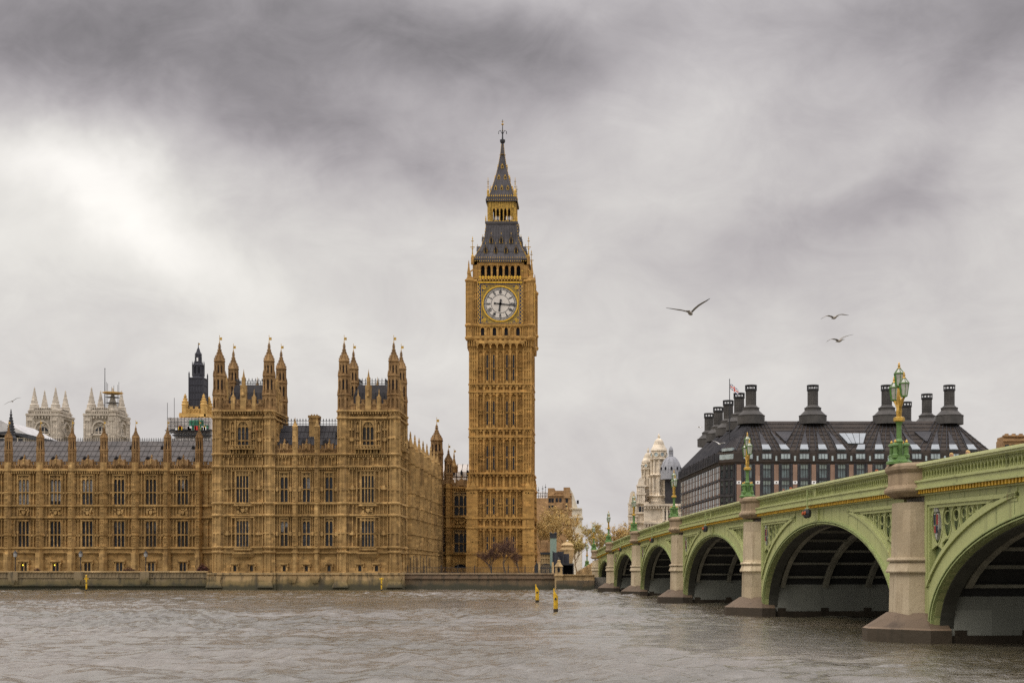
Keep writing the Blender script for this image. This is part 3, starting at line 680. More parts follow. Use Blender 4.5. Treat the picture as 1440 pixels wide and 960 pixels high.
def link_range():
    mb = MB(); F = Fr(0, 241.3, 1, 0, 0, -1); u0, u1 = XP(385), XP(475); L = LV
    mb.box(u0 - 1, u1 + 1, 241.3, 252, -.3, L['s1'] + .4)
    bt = [XP(413.3), XP(444.3)]; cs = [XP(398), XP(429.3), XP(461.3)]
    for z, dn in ((L['s1'], .4), (L['s2'], .4), (L['s3'], 0), (L['s4'], 0), (L['s5'], 0)): string(mb, F, u0, u1, z, .26, .45, dn)
    mb.fbox(F, u0, u1, L['s6'] - .1, L['s6'] + .08, 0, .4); mb.fbox(F, u0, u1, L['pl'] - .1, L['pl'] + .15, 0, .4)
    panels(mb, F, u0, u1, L['s2'] + .4, L['s1'] - .45, 18, .26, .13)
    for i, u in enumerate(bt):
        buttress(mb, F, u, .95, 1.2, hp(600), .62)
        for k in ('s1', 's2', 's3', 's4', 's5', 's6'): butt_ring(mb, F, u, .95, L[k] - .05, .28, .62)
        butt_detail(mb, F, u, .95, [(hp(705), hp(690)), (hp(686), hp(663)), (hp(767), hp(752)), (hp(748), hp(728)), (hp(654), hp(642)), (hp(630), hp(612))], .62)
        p = F(u, .2, 0); mb.lathe(p[0], p[1], [(.5, hp(600)), (.6, hp(599)), (.4, hp(597)), (.1, hp(590)), (.03, hp(586))], 6)
    ed = [u0] + bt + [u1]
    for i, uc in enumerate(cs):
        a, b = ed[i] + (.5 if i else 0), ed[i + 1] - (.5 if i < 2 else 0); w = .68
        for zb, zt, tr in ((706, 664, .7), (768, 728, .5)):
            window(palace, PO, F, uc - w, uc + w, hp(zb), hp(zt), 2, (hp((zb + zt) / 2 + 2),), .34, tracery=tr)
            for s0, s1 in ((a, uc - w - .18), (uc + w + .18, b)): panels(mb, F, s0, s1, hp(zb), hp(zt) + .3, 2, .22, .12, hp((zb + zt) / 2 + 2)); mb.fbox(F, (s0 + s1) / 2 - .2, (s0 + s1) / 2 + .2, hp((zb + zt) / 2 + 5), hp((zb + zt) / 2 - 1), 0, .36)
        panels(mb, F, a, b, L['s4'] + .3, L['s3'] - .1, 7, .24, .12)
        window(palace, PO, F, uc - .3, uc + .3, hp(806), hp(794), 1, (), .3, hood=True)
        parapet(mb, F, a, b, L['s1'] + .3, hp(626), .8); gablet(mb, F, uc, 1.3, hp(632), hp(618), .25); statue(mb, F, uc, hp(629), 1.1, .3)
    mb.build('link_range', 'stone', palace, PO); flush_parapet()
    r = MB(); y0, y1, z0, z1 = 242.2, 247.5, hp(633), H(598, 247.5); ua, ub = u0 - .2, u1 + .2
    r.loft([[(ua, y0, z0), (ub, y0, z0), (ub, y1 + 5, z0), (ua, y1 + 5, z0)], [(ua, y1, z1), (ub, y1, z1), (ub, y1 + .1, z1), (ua, y1 + .1, z1)]])
    u = ua
    while u < ub: r.tube([(u, y0 - .03, z0), (u, y1 - .03, z1)], .055, 4); u += .75
    for t in (.25, .5, .75): r.box(ua, ub, y0 + (y1 - y0) * t - .08, y0 + (y1 - y0) * t + .05, z0 + (z1 - z0) * t - .05, z0 + (z1 - z0) * t + .05)
    for ux, t, s in ((XP(395), .3, .4), (XP(405), .62, .25), (XP(421), .3, .4), (XP(437), .62, .25), (XP(452), .3, .4), (XP(466), .62, .3)):
        a, zz = y0 + (y1 - y0) * t, z0 + (z1 - z0) * t; r.fpoly(Fr(ux, a - .4, 1, 0, 0, -1), [(-s, zz - .2), (s, zz - .2), (s, zz + s), (0, zz + 2 * s), (-s, zz + s)], -1.2, 0)
    ro = r.build('roof', 'slate_dark', palace, PO)
    c = MB(); c.box(ua, ub, y1 - .04, y1 + .04, z1 + .25, z1 + .33); c.box(ua, ub, y1 - .04, y1 + .04, z1 + .8, z1 + .87); u = ua
    while u < ub: c.lathe(u, y1, [(.05, z1), (.05, z1 + .9), (.14, z1 + 1.0), (.01, z1 + 1.35)], 4); u += .55
    c.build('cresting', 'iron', ro, PO)
    ch = MB(); x0, x1 = X(436, 246), X(448.5, 246); zt = H(588, 246); ch.box(x0, x1, 245.2, 247, z1 - 5, zt); ch.box(x0 - .18, x1 + .18, 245, 247.2, zt, zt + .45); ch.box(x0 - .1, x1 + .1, 245.1, 247.1, zt - .8, zt - .5)
    for k in range(3): ch.lathe(x0 + .3 + k * .5, 246, [(.16, zt + .4), (.14, zt + .75)], 6)
    ch.build('chimney', 'stone', ro, PO)
link_range()
def pavilion_base():
    mb = MB(); z1 = hp(807.5); y = 240.0
    for a, b, e in ((293, 388, .6), (388, 472, .1), (472, 567, .6)):
        xa, xb = XP(a), XP(b)
        mb.loft([[(xa - .3, y - e - .5, -2), (xb + .3, y - e - .5, -2), (xb + .3, 245, -2), (xa - .3, 245, -2)], [(xa, y - e, z1), (xb, y - e, z1), (xb, 245, z1), (xa, 245, z1)]])
        mb.box(xa - .12, xb + .12, y - e - .25, 244, z1 + .003, z1 + .35)
    for px in (303, 375, 480, 556):
        xa = XP(px); mb.loft([[(xa - 1.5, y - 1.25, .4), (xa + 1.5, y - 1.25, .4), (xa + 1.5, 241, .4), (xa - 1.5, 241, .4)], [(xa - 1.1, y - .95, 1.5), (xa + 1.1, y - .95, 1.5), (xa + 1.1, 241, 1.5), (xa - 1.1, 241, 1.5)], [(xa - 1.4, y - 1.0, z1 - .3), (xa + 1.4, y - 1.0, z1 - .3), (xa + 1.4, 241, z1 - .3), (xa - 1.4, 241, z1 - .3)]])
    for px in (412, 444):
        xa = XP(px); mb.loft([[(xa - .5, y - .5, 1.2), (xa + .5, y - .5, 1.2), (xa + .5, 241, 1.2), (xa - .5, 241, 1.2)], [(xa - .9, y - .75, z1 - .3), (xa + .9, y - .75, z1 - .3), (xa + .9, 241, z1 - .3), (xa - .9, 241, z1 - .3)]])
    m2 = river_wall('pavilion_base_stone', (.36, .245, .11), (.19, .135, .05), (.045, .04, .016))
    mb.build('river_base', m2, palace, PO)
pavilion_base()
XR = X(572.5, 250.5)
YC = 297.0
def return_wing():
    mb = MB(); F = Fr(XR, 0, 0, 1, 1, 0); L = LV; u0, u1 = 251.0, YC
    mb.box(XR - 11, XR, u0 - 1, u1 + 8, 1.5, hp(640))
    strs = ((hp(645), .45), (L['s3'], 0), (L['s4'], 0), (L['s5'], 0))
    for z, dn in strs: string(mb, F, u0, u1, z, .28, .5, dn)
    mb.fbox(F, u0, u1, L['s6'] - .1, L['s6'] + .1, 0, .4); mb.fbox(F, u0, u1, L['pl'] - .4, L['pl'] + .1, 0, .5)
    nb = 7; c = (u1 - 3.5 - u0) / nb
    for k in range(nb + 1):
        u = u0 + .6 + k * c
        buttress(mb, F, u, 1.3, 1.5, hp(622), .85)
        for z in (hp(645), L['s3'], L['s4'], L['s5'], L['s6'], hp(688), hp(749)): butt_ring(mb, F, u, 1.3, z - .05, .3, .85)
        butt_detail(mb, F, u, 1.3, [(hp(705), hp(690)), (hp(686), hp(652)), (hp(767), hp(752)), (hp(748), hp(728)), (hp(720), hp(712))], .85)
        p = F(u, .3, 0); mb.lathe(p[0], p[1], [(.62, hp(622)), (.75, hp(620)), (.5, hp(617)), (.16, hp(605)), (.22, hp(603)), (.05, hp(597))], 6)
        if k < nb:
            uc = u + c / 2; w = 1.1
            for zb, zt in ((706, 662), (768, 730)):
                window(palace, PO, F, uc - w, uc + w, hp(zb), hp(zt), 3, (hp((zb + zt) / 2 + 2),), .34, tracery=.6)
                for s0, s1 in ((u + .65, uc - w - .18), (uc + w + .18, u + c - .65)): panels(mb, F, s0, s1, hp(zb), hp(zt) + .4, 2, .24, .13, hp((zb + zt) / 2 + 2))
            panels(mb, F, u + .65, u + c - .65, L['s4'] + .3, L['s3'] - .1, 6, .24, .14)
            window(palace, PO, F, uc - .5, uc + .5, hp(805), hp(790), 2, (), .3, hood=True)
            parapet(mb, F, u + .6, u + c - .6, hp(645) + .3, hp(628), .85); gablet(mb, F, uc, 1.7, hp(637), hp(618), .3)
            mb.fbox(F, uc - .5, uc + .5, hp(640), hp(610), -.6, -.25); p = F(uc, -.4, 0); mb.lathe(p[0], p[1], [(.5, hp(610)), (.1, hp(603)), (.03, hp(598))], 4)
    mb.build('return_wing', 'stone', palace, PO); flush_parapet()
    r = MB(); z0, z1 = hp(636), hp(606)
    r.loft([[(XR - 1.2, u0, z0), (XR - 1.2, u1 + 6, z0), (XR - 10.5, u1 + 6, z0), (XR - 10.5, u0, z0)], [(XR - 5.6, u0, z1 - 1), (XR - 5.6, u1 + 6, z1 - 1), (XR - 5.8, u1 + 6, z1 - 1), (XR - 5.8, u0, z1 - 1)]])
    r.build('roof', 'slate', palace, PO)
    # stair turret where the return meets the range behind
    pinnacle(palace, PO, XR + .1, YC - 1.2, 1.45, 1.5, [(H(768, YC), 1.45), (H(684, YC), 1.45), (H(640, YC), 1.4), (H(622, YC), 1.25)], H(621, YC), H(598, YC), H(588, YC), dark_open=[(H(635, YC), H(626, YC), 1.25)], sc=1.3)
return_wing()
def back_range():
    """set-back range between the return wing and the clock tower"""
    Z = YC; h = lambda py: H(py, Z); F = Fr(0, Z, 1, 0, 0, -1); u0, u1 = XR - .5, X(668, Z); mb = MB()
    mb.box(u0, u1, Z, Z + 12, 1.5, h(686))
    for py, d, dn in ((686.5, .5, .45), (727, .42, 0), (741, .42, 0), (779, .42, 0)): string(mb, F, u0, u1, h(py), .3, d, dn)
    mb.fbox(F, u0, u1, h(800) - 1, h(798), 0, .4)
    bs = [X(631, Z), X(664, Z)]
    for u in bs:
        buttress(mb, F, u, 1.7, 1.5, h(680), .9)
        for py in (686.5, 727, 741, 779): butt_ring(mb, F, u, 1.7, h(py) - .05, .34, .9)
        butt_detail(mb, F, u, 1.7, [(h(725), h(709)), (h(706), h(690)), (h(777), h(761)), (h(758), h(744))], .9)
    for px, w, li in ((622, 1.0, 2), (649, 1.55, 3)):
        uc = X(px, Z)
        for zb, zt in ((726, 692), (776, 745)): window(palace, PO, F, uc - w, uc + w, h(zb), h(zt), li, (h((zb + zt) / 2 + 3),), .4, tracery=.7)
        carving(mb, F, uc - w, uc + w, h(741) + .4, h(727) - .3, .35, px)
        gablet(mb, F, uc, w * 1.5, h(684), h(670), .3)
        for s in (-1, 1): panels(mb, F, *(sorted((uc + s * (w + .2), uc + s * (w + 1.0)))), h(726), h(690), 1, .26, .16, h(711)); panels(mb, F, *(sorted((uc + s * (w + .2), uc + s * (w + 1.0)))), h(776), h(745), 1, .26, .16, h(761))
    d = MB(); ug = X(648, Z); d.fpoly(F, [(ug - 1.3, 1.5), (ug + 1.3, 1.5), (ug + 1.3, h(795)), (ug, h(792.5)), (ug - 1.3, h(795))], .05, .3); d.build('gateway', 'dark', palace, PO)
    parapet(mb, F, u0, u1, h(686.5) + .3, h(675), .95)
    mb.build('back_range', 'stone_tower', palace, PO); flush_parapet()
    pinnacle(palace, PO, X(630.5, Z), Z + .2, .95, h(686), [(h(668), .95), (h(650), .85)], h(649), h(632), h(624.5), dark_open=[(h(664), h(653), .85)], sc=1.0)
    p = MB(); x, y = X(638.5, Z + 4), Z + 4; hh = lambda py: H(py, Z + 4); p.lathe(x, y, [(.9, hh(664)), (.95, hh(656)), (.5, hh(652)), (.16, hh(643)), (.24, hh(642)), (.05, hh(636))], 8); po = p.build('turret', 'stone', palace, PO); g = MB(); vane(g, x, y, hh(637), hh(631)); g.build('vane', 'gold', po, PO)
    # plated roof of the hall behind
    r = MB(); y0, y1 = Z + 14, Z + 24; h2 = lambda py: H(py, y1); u0, u1 = X(612, y1), X(668, y1); z0, z1 = 15.0, h2(655)
    r.loft([[(u0, y0, z0), (u1, y0, z0), (u1, y1 + 8, z0), (u0, y1 + 8, z0)], [(u0, y0 + 2, z1 - 2), (u1, y0 + 2, z1 - 2), (u1, y1 + 6, z1 - 2), (u0, y1 + 6, z1 - 2)], [(u0, y0 + 4.5, z1), (u1, y0 + 4.5, z1), (u1, y1 + 3, z1), (u0, y1 + 3, z1)]])
    r.use(1)
    for k in range(9):
        u = u0 + (u1 - u0) * k / 8; r.tube([(u, y0 - .05, z0), (u, y0 + 1.95, z1 - 2), (u, y0 + 4.45, z1)], .09, 4)
    for t in (.3, .6, .9): r.box(u0, u1, y0 + 2 * t - .14, y0 + 2 * t + .1, z0 + (z1 - 2 - z0) * t - .07, z0 + (z1 - 2 - z0) * t + .07)
    r.use(2)
    for px in (618, 637, 648, 657): u = X(px, y0); zz = H(664, y0); r.fpoly(Fr(u, y0 + 1.5, 1, 0, 0, -1), [(-.22, zz - .5), (.22, zz - .5), (.22, zz + .3), (0, zz + .7), (-.22, zz + .3)], -.9, .2)
    r.build('hall_roof', ['hall_roof', 'bronze', 'dark'], palace, PO)
back_range()

DEPTH[0] = 1.15
# ---------------------------------------------------------------- clock tower
ZT = 288.0
TX, TW = X(703.6, ZT), 6.78                       # centre and half width of the shaft
TY = ZT + TW
TO = (TX, TY, 2.3)
ht = lambda py: H(py, ZT)
hc = lambda py: H(py, TY)                          # heights of things on the tower's axis
clock = thing('clock_tower', 'tall amber stone clock tower with white dials, gilded belfry and pointed iron spire', 'clock tower', TO)
def tfaces(hw):
    return [Fr(TX, TY - hw, 1, 0, 0, -1), Fr(TX + hw, TY, 0, 1, 1, 0), Fr(TX, TY + hw, -1, 0, 0, 1), Fr(TX - hw, TY, 0, -1, -1, 0)]
def tower_shaft():
    mb = MB(); sl = MB(); W = TW - .45; zt = ht(484)
    mb.sq(TX, TY, [(W, 1.5), (W, zt + 1)])
    strs = [541, 552, 603.5, 615, 666.5, 688, 729, 742.5, 779]
    bands = [(541, 484), (603.5, 552), (666.5, 615), (729, 688), (779, 742.5)]
    small = [(552, 541), (615, 603.5), (688, 666.5), (742.5, 729)]
    for fi, F in enumerate(tfaces(W)):
        pu = W * 2 * .145                           # corner pier width
        inn = W - pu + .55; c = 2 * inn / 7
        for py in strs:
            big = py in (666.5, 688)
            string(mb, F, -W - .35, W + .35, ht(py), .3, .62 if not big else .85, .9)
        for s in (-1, 1):                            # corner piers with sunk panels
            a, b = sorted((s * (W + .42), s * inn)); mb.fbox(F, a, b, 1.5, zt + .6, 0, .3)
            for k in range(3):
                uu = a + (b - a) * (k + .5) / 3; n = (b - a) / 3
            for k in range(4):
                uu = a + .08 + (b - a - .16) * k / 3; mb.fbox(F, uu - .11, uu + .11, 1.5, zt + .4, .3, .48)
            for py in (494, 507, 520, 532, 560, 574, 588, 596, 623, 637, 650, 660, 697, 713, 750, 764):
                mb.fbox(F, a, b, ht(py) - .07, ht(py) + .07, .28, .5)
                for k in range(3):
                    uu = a + (b - a) * (k + .5) / 3; mb.fbox(F, uu - .12, uu + .12, ht(py) - .25, ht(py) + .2, .28, .46)
            for zb, zt2 in small:
                for k in range(3):
                    uu = a + (b - a) * (k + .5) / 3; spandrel(mb, F, uu - .35, uu + .35, ht(zt2) - 1.3, ht(zt2) - .2, .28, .5, 3)
        for zb, z1 in bands:
            z0, z1 = ht(zb) + .3, ht(z1) - .25
            if zb == 541: z1 -= 1.1
            for k in range(8):
                u = -inn + k * c; mb.fbox(F, u - .2, u + .2, z0 - .2, z1 + .5, 0, .42); mb.fbox(F, u - .09, u + .09, z0 - .2, z1 + .3, .4, .58)
            for k in range(7):
                a, b = -inn + k * c + .2, -inn + (k + 1) * c - .2; uc = (a + b) / 2
                spandrel(mb, F, a, b, z1 - .9, z1 - .05, 0, .34, 4)
                if k in (1, 2, 4, 5):                # slit windows between the ribs
                    ww = MB(); o = .21
                    q = MB(); q.fbox(F, uc - o, uc + o, z0 + .3, z1 - .9 - (.7 if zb != 541 else 0), .01, .05); q.build('slit_window', 'glass', clock, TO)
                    mb.fbox(F, uc - o - .12, uc - o, z0, z1 - .8, 0, .3); mb.fbox(F, uc + o, uc + o + .12, z0, z1 - .8, 0, .3)
                    zm = (z0 + z1) / 2 - .3; mb.fbox(F, uc - o, uc + o, zm - .12, zm + .12, 0, .26)
                    if zb != 541: panels(mb, F, a, b, z1 - 1.6, z1 - .8, 2, .26, .1)
                    mb.fpoly(F, [(uc - .5, z0 - .1), (uc + .5, z0 - .1), (uc, z0 + .75)], .02, .6)
                else:
                    mb.fbox(F, uc - .07, uc + .07, z0, z1 - .8, 0, .24); mb.fbox(F, uc - .38, uc - .28, z0, z1 - .8, 0, .18); mb.fbox(F, uc + .28, uc + .38, z0, z1 - .8, 0, .18)
                    zm = (z0 + z1) / 2 - .3
                    mb.fbox(F, uc - .5, uc + .5, zm - .5, zm - .35, 0, .34); mb.fbox(F, uc - .5, uc + .5, zm + .35, zm + .5, 0, .34); mb.ring(F, uc, zm, .38, .34, .12, 0, .34, 8)
                    if zb != 541: panels(mb, F, a, b, z1 - 2.4, z1 - .9, 2, .3, .12)
        for zb, zt2 in small:
            z0, z1 = ht(zb) + .35, ht(zt2) - .3
            for k in range(8):
                u = -inn + k * c; mb.fbox(F, u - .22, u + .22, z0 - .2, z1 + .2, 0, .46)
            for k in range(7):
                a, b = -inn + k * c + .22, -inn + (k + 1) * c - .22; uc = (a + b) / 2
                mb.fbox(F, uc - .06, uc + .06, z0, z1, 0, .28)
                for q in (a, uc): spandrel(mb, F, q + .02, q + (b - a) / 2 - .02, z1 - .6, z1 - .05, 0, .32, 3)
                mb.fbox(F, a, b, z0, z0 + .3, 0, .3)
        # arched corbel table under the clock stage
        for k in range(7):
            a, b = -inn + k * c + .12, -inn + (k + 1) * c - .12
            spandrel(mb, F, a, b, ht(488.5), ht(483.5), 0, .95, 4); mb.fbox(F, a - .2, a + .08, ht(490), ht(483.5), 0, .9)
        mb.fbox(F, -inn - .2, inn + .2, ht(483.8), ht(479), 0, .95)
        for s in (-1, 1):
            for k in range(4):
                uu = s * (inn + .1) + s * k * .5; mb.fbox(F, min(uu, uu + s * .2), max(uu, uu + s * .2), ht(487), ht(479), .3, .8)
    # wider base with corner buttresses
    zb = ht(688)
    for hw, z0, z1 in ((TW + .25, 1.5, ht(779)), (TW + .12, ht(779), zb - .4)):
        for sx in (-1, 1):
            for sy in (-1, 1):
                cx, cy = TX + sx * (hw - .75), TY + sy * (hw - .75); mb.box(cx - 1.2, cx + 1.2, cy - 1.2, cy + 1.2, z0, z1)
    for sx in (-1, 1):
        for sy in (-1, 1):
            for fx in (0, 1):
                cx, cy = TX + sx * (TW - .8), TY + sy * (TW - .8)
                F = Fr(cx, cy, 0, 1, sx, 0) if fx else Fr(cx, cy, 1, 0, 0, sy)
                for zz, hh, d in ((zb - .4, 2.4, 1.2), (ht(779), 2.2, 1.32)):
                    mb.fpoly(F, [(-.75, zz - .5), (.75, zz - .5), (.75, zz + hh * .35), (0, zz + hh), (-.75, zz + hh * .35)], 0, d)
                    mb.fbox(F, -.12, .12, zz + hh * .8, zz + hh * 1.35, d - .5, d - .1)
                for z0, z1, d in ((3, ht(781), 1.3), (ht(777), ht(744), 1.2), (ht(740), ht(731), 1.2), (ht(727), ht(692), 1.2)):
                    for u in (-1.0, -.4, .2, .8): mb.fbox(F, u - .1, u + .14, z0, z1, 0, d)
                    for t in (.2, .45, .7): mb.fbox(F, -1.1, 1.05, z0 + (z1 - z0) * t - .1, z0 + (z1 - z0) * t + .1, 0, d + .02)
                    spandrel(mb, F, -1.0, -.4, z1 - .8, z1 - .05, 0, d - .02, 3); spandrel(mb, F, .2, .8, z1 - .8, z1 - .05, 0, d - .02, 3)
                for py, d in ((688, 1.38), (729, 1.38), (742.5, 1.38), (779, 1.5)): mb.fbox(F, -1.5, 1.3, ht(py), ht(py) + .32, 0, d); mb.fbox(F, -1.4, 1.2, ht(py) - .25, ht(py), 0, d - .15)
    mb.build('shaft', 'stone_tower', clock, TO)
tower_shaft()
DEPTH[0] = 1.0
def tower_clock_stage():
    mb = MB(); gd = MB(); dk = MB(); gs = MB(); op = MB(); W = 6.98
    z0, zc0, zc1 = ht(477), ht(459), ht(397)
    mb.sq(TX, TY, [(TW + .1, ht(482)), (W - .25, z0), (W - .3, z0 + .3), (W - .3, zc1)])
    for fi, F in enumerate(tfaces(W - .3)):
        a = W
        string(mb, F, -a, a, ht(476), .45, .55, 1.0); string(mb, F, -a, a, ht(458.5), .4, .5); string(mb, F, -a, a, ht(395.5), .35, .5)
        for k in range(7):                            # small arcade under the dial
            u = (k - 3) * 1.29; mb.fbox(F, u - .65, u - .4, z0 + .6, ht(459) - .3, 0, .35); mb.fbox(F, u + .4, u + .65, z0 + .6, ht(459) - .3, 0, .35)
            spandrel(mb, F, u - .4, u + .4, ht(464), ht(460.2), 0, .33, 4); mb.fbox(F, u - .65, u + .65, z0 + .4, ht(472), 0, .3)
            if k % 2 == 0: op.fbox(F, u - .4, u + .4, ht(471.5), ht(461), .005, .03)
            else: mb.fbox(F, u - .06, u + .06, ht(472), ht(461), 0, .2)
            mb.fpoly(F, [(u - .6, ht(473)), (u + .6, ht(473)), (u, ht(475.5))], 0, .6)
        mb.fbox(F, -4.6, 4.6, ht(460), ht(458), 0, .34)
        for s in (-1, 1):                             # stone panels either side of the dial
            e0, e1 = sorted((s * 4.95, s * (W - .55)))
            panels(mb, F, e0, e1, ht(456), ht(399), 3, .26, .2, [ht(448), ht(436), ht(420), ht(410)])
            panels(mb, F, e0, e1, ht(474), ht(460), 3, .3, .18)
        # dial surround: gilded square, dark border, chequer strips
        uc, zc = 0.0, ht(427.3); q = 4.18
        gs.fbox(F, -q, q, zc - q, zc + q, .02, .12)
        for s in (-1, 1): gd.fbox(F, *sorted((s * q, s * (q - .16))), zc - q, zc + q, .12, .2); gd.fbox(F, -q + .16, q - .16, *sorted((zc + s * q, zc + s * (q - .16))), .12, .2)
        for s in (-1, 1):
            e0, e1 = sorted((s * q, s * (q + .2))); dk.fbox(F, e0, e1, zc - q - .2, zc + q + .2, .02, .3); dk.fbox(F, -q, q, zc + s * q - (.2 if s < 0 else 0), zc + s * q + (.2 if s > 0 else 0), .02, .3)
            n = 22
            for k in range(n):
                z = zc - q - .2 + (2 * q + .4) * k / n; hh = (2 * q + .4) / n
                for m in range(2):
                    e = q + .24 + m * .22; e0, e1 = sorted((s * e, s * (e + .22)))
                    (gd if (k + m) % 2 else dk).fbox(F, e0, e1, z, z + hh, .02, .24)
            e0, e1 = sorted((s * (q + .7), s * (q + .9))); mb.fbox(F, e0, e1, zc - q - .4, zc + q + 1.2, 0, .5)
        gd.fbox(F, -q - .6, q + .6, zc - q - .75, zc - q - .25, .02, .45)
        for k in range(14): u = -q + (2 * q) * (k + .5) / 14; dk.fbox(F, u - .16, u + .16, zc - q - .62, zc - q - .4, .44, .47)
        gd.fbox(F, -q - .6, q + .6, zc + q + .3, zc + q + .6, .02, .45)
        for k in range(13):
            u = -q + (2 * q) * (k + .5) / 13; gd.fbox(F, u - .2, u + .2, zc + q + .75, zc + q + 1.1, .02, .5); dk.fbox(F, u + .12, u + .5, zc + q + .75, zc + q + 1.1, .02, .3)
        for sx in (-1, 1):                            # spandrel ornaments in the corners
            for sz in (-1, 1):
                u, z = sx * 3.45, zc + sz * 3.45; dk.fpoly(F, [(u + .62 * sx, z + .62 * sz), (u + .62 * sx, z - .95 * sz), (u + .1 * sx, z - .2 * sz), (u - .2 * sx, z + .1 * sz), (u - .95 * sx, z + .62 * sz)], .11, .14)
                gd.ring(F, u + .1 * sx, z + .1 * sz, .42, .42, .16, .12, .26, 10); gd.fbox(F, u + .1 * sx - .14, u + .1 * sx + .14, z + .1 * sz - .14, z + .1 * sz + .14, .12, .24)
        # gilded pierced parapet over the dial
        for k in range(15):
            u = -4.4 + 8.8 * k / 14; gd.fbox(F, u - .1, u + .1, ht(396), ht(389.5), .25, .4); gd.fpoly(F, [(u - .28, ht(390.5)), (u + .28, ht(390.5)), (u, ht(387.5))], .25, .42)
        gd.fbox(F, -4.7, 4.7, ht(390.6), ht(389.8), .2, .44); mb.fbox(F, -W, W, ht(396), ht(391.5), -.3, .2)
        for s in (-1, 1): mb.fbox(F, *sorted((s * 4.8, s * W)), ht(391.5), ht(390), -.3, .45)
    for sx in (-1, 1):                                # octagonal corner shafts with gilded edges
        for sy in (-1, 1):
            cx, cy = TX + sx * (W - .35), TY + sy * (W - .35)
            octa(mb, cx, cy, .95, z0 + .4, ht(397), .86, .14)
            for z in (ht(476), ht(458.5), ht(395.5)): mb.lathe(cx, cy, [(.95, z - .4), (1.2, z), (1.2, z + .3), (.95, z + .45)], 8)
            for k in range(8):
                a = math.pi / 8 + math.pi * k / 4; x, y = cx + .96 * math.cos(a), cy + .96 * math.sin(a)
                if (x - cx) * sx > .8 and (y - cy) * sy > .2:
                    for j in range(26): z = ht(458) + (ht(398) - ht(458)) * j / 26; gd.lathe(x, y, [(.04, z), (.11, z + .16), (.04, z + .3)], 4)
            mb.lathe(cx, cy, [(.8, ht(397)), (.85, ht(391)), (.4, ht(389)), (.15, ht(385))], 8); gd.lathe(cx, cy, [(.1, ht(387)), (.3, ht(385)), (.12, ht(383)), (.2, ht(382)), (.01, ht(380.5))], 6)
    mb.build('clock_stage', 'stone_tower', clock, TO); gd.build('gilded_surround', 'gold_paint', clock, TO); dk.build('dark_border', 'blue', clock, TO); gs.build('dial_surround', 'old_gold', clock, TO); op.build('opening', 'dark', clock, TO)
    # the dials
    num = ['XII', 'I', 'II', 'III', 'IIII', 'V', 'VI', 'VII', 'VIII', 'IX', 'X', 'XI']
    for F in tfaces(W - .3):
        zc = ht(427.3); Rr = 3.72
        d = MB(); d.fpoly(F, [(Rr * math.cos(2 * math.pi * k / 64), zc + Rr * math.sin(2 * math.pi * k / 64)) for k in range(64)], .1, .17); dial = d.build('clock_face', 'dial', clock, TO)
        g = MB(); g.ring(F, 0, zc, Rr + .22, Rr + .22, .26, .1, .34, 64); g.build('gilded_rim', 'gold_paint', dial, TO)
        t = MB()
        for r, w in ((Rr, .12), (Rr * .86, .05), (Rr * .55, .09), (Rr * .84, .05), (Rr * .985, .04)): t.ring(F, 0, zc, r, r, w, .17, .2, 64)
        for k in range(60):                            # lattice of the minute ring
            a = R(6 * k); 
            for r0, r1, w in ((.86, 1.0, .035),): 
                ca, sa = math.sin(a), math.cos(a); p = lambda r, o: (r * Rr * ca + o * sa, zc + r * Rr * sa - o * ca)
                t.fpoly(F, [p(r0, w), p(r1, w), p(r1, -w), p(r0, -w)], .17, .195)
            a2 = a + R(3); ca, sa = math.sin(a2), math.cos(a2); q = lambda r, o: (r * Rr * ca + o * sa, zc + r * Rr * sa - o * ca)
            t.fpoly(F, [q(.89, 0), q(.93, .08), q(.97, 0), q(.93, -.08)], .17, .19)
        for k in range(12):
            a = R(30 * k); ca, sa = math.sin(a), math.cos(a); p = lambda r, o: (r * ca + o * sa, zc + r * sa - o * ca)
            for o in (-.0,): t.fpoly(F, [p(Rr * .56, .06), p(Rr * .98, .06), p(Rr * .98, -.06), p(Rr * .56, -.06)], .17, .19)
            s = num[k]; wd = {'I': .17, 'V': .34, 'X': .36}; tot = sum(wd[c] for c in s); o = -tot / 2
            for c in s:                                # roman numerals standing on the inner ring
                w = wd[c]; r0, r1 = Rr * .6, Rr * .8
                def stroke(o0, o1): t.fpoly(F, [p(r0, o0 - .05), p(r1, o1 - .05), p(r1, o1 + .05), p(r0, o0 + .05)], .17, .2)
                if c == 'I': stroke(o + w / 2, o + w / 2)
                if c == 'V': stroke(o + w / 2, o + .05); stroke(o + w / 2, o + w - .05)
                if c == 'X': stroke(o + .05, o + w - .05); stroke(o + w - .05, o + .05)
                o += w
        t.build('dial_tracery', 'iron', dial, TO)
        def hand(name, ang, L, w, tail):
            h = MB(); ca, sa = math.sin(R(ang)), math.cos(R(ang)); p = lambda r, o: (r * ca + o * sa, zc + r * sa - o * ca)
            h.fpoly(F, [p(-tail, -w * .6), p(-tail, w * .6), p(0, w * .8), p(L * .75, w * .55), p(L * .8, w * 1.1), p(L, .03), p(L, -.03), p(L * .8, -w * 1.1), p(L * .75, -w * .55), p(0, -w * .8)], .22, .3)
            h.fpoly(F, [p(.3 * math.cos(q) - .0, .3 * math.sin(q)) for q in (k * math.pi / 6 for k in range(12))], .2, .33)
            if tail > .5: h.fpoly(F, [p(-tail - .25 + .25 * math.cos(q), .25 * math.sin(q)) for q in (k * math.pi / 4 for k in range(8))], .22, .3)
            h.build(name, 'iron', dial, TO)
        hand('hour_hand', 188, 1.75, .26, .55); hand('minute_hand', 96, 3.55, .17, .95)
tower_clock_stage()
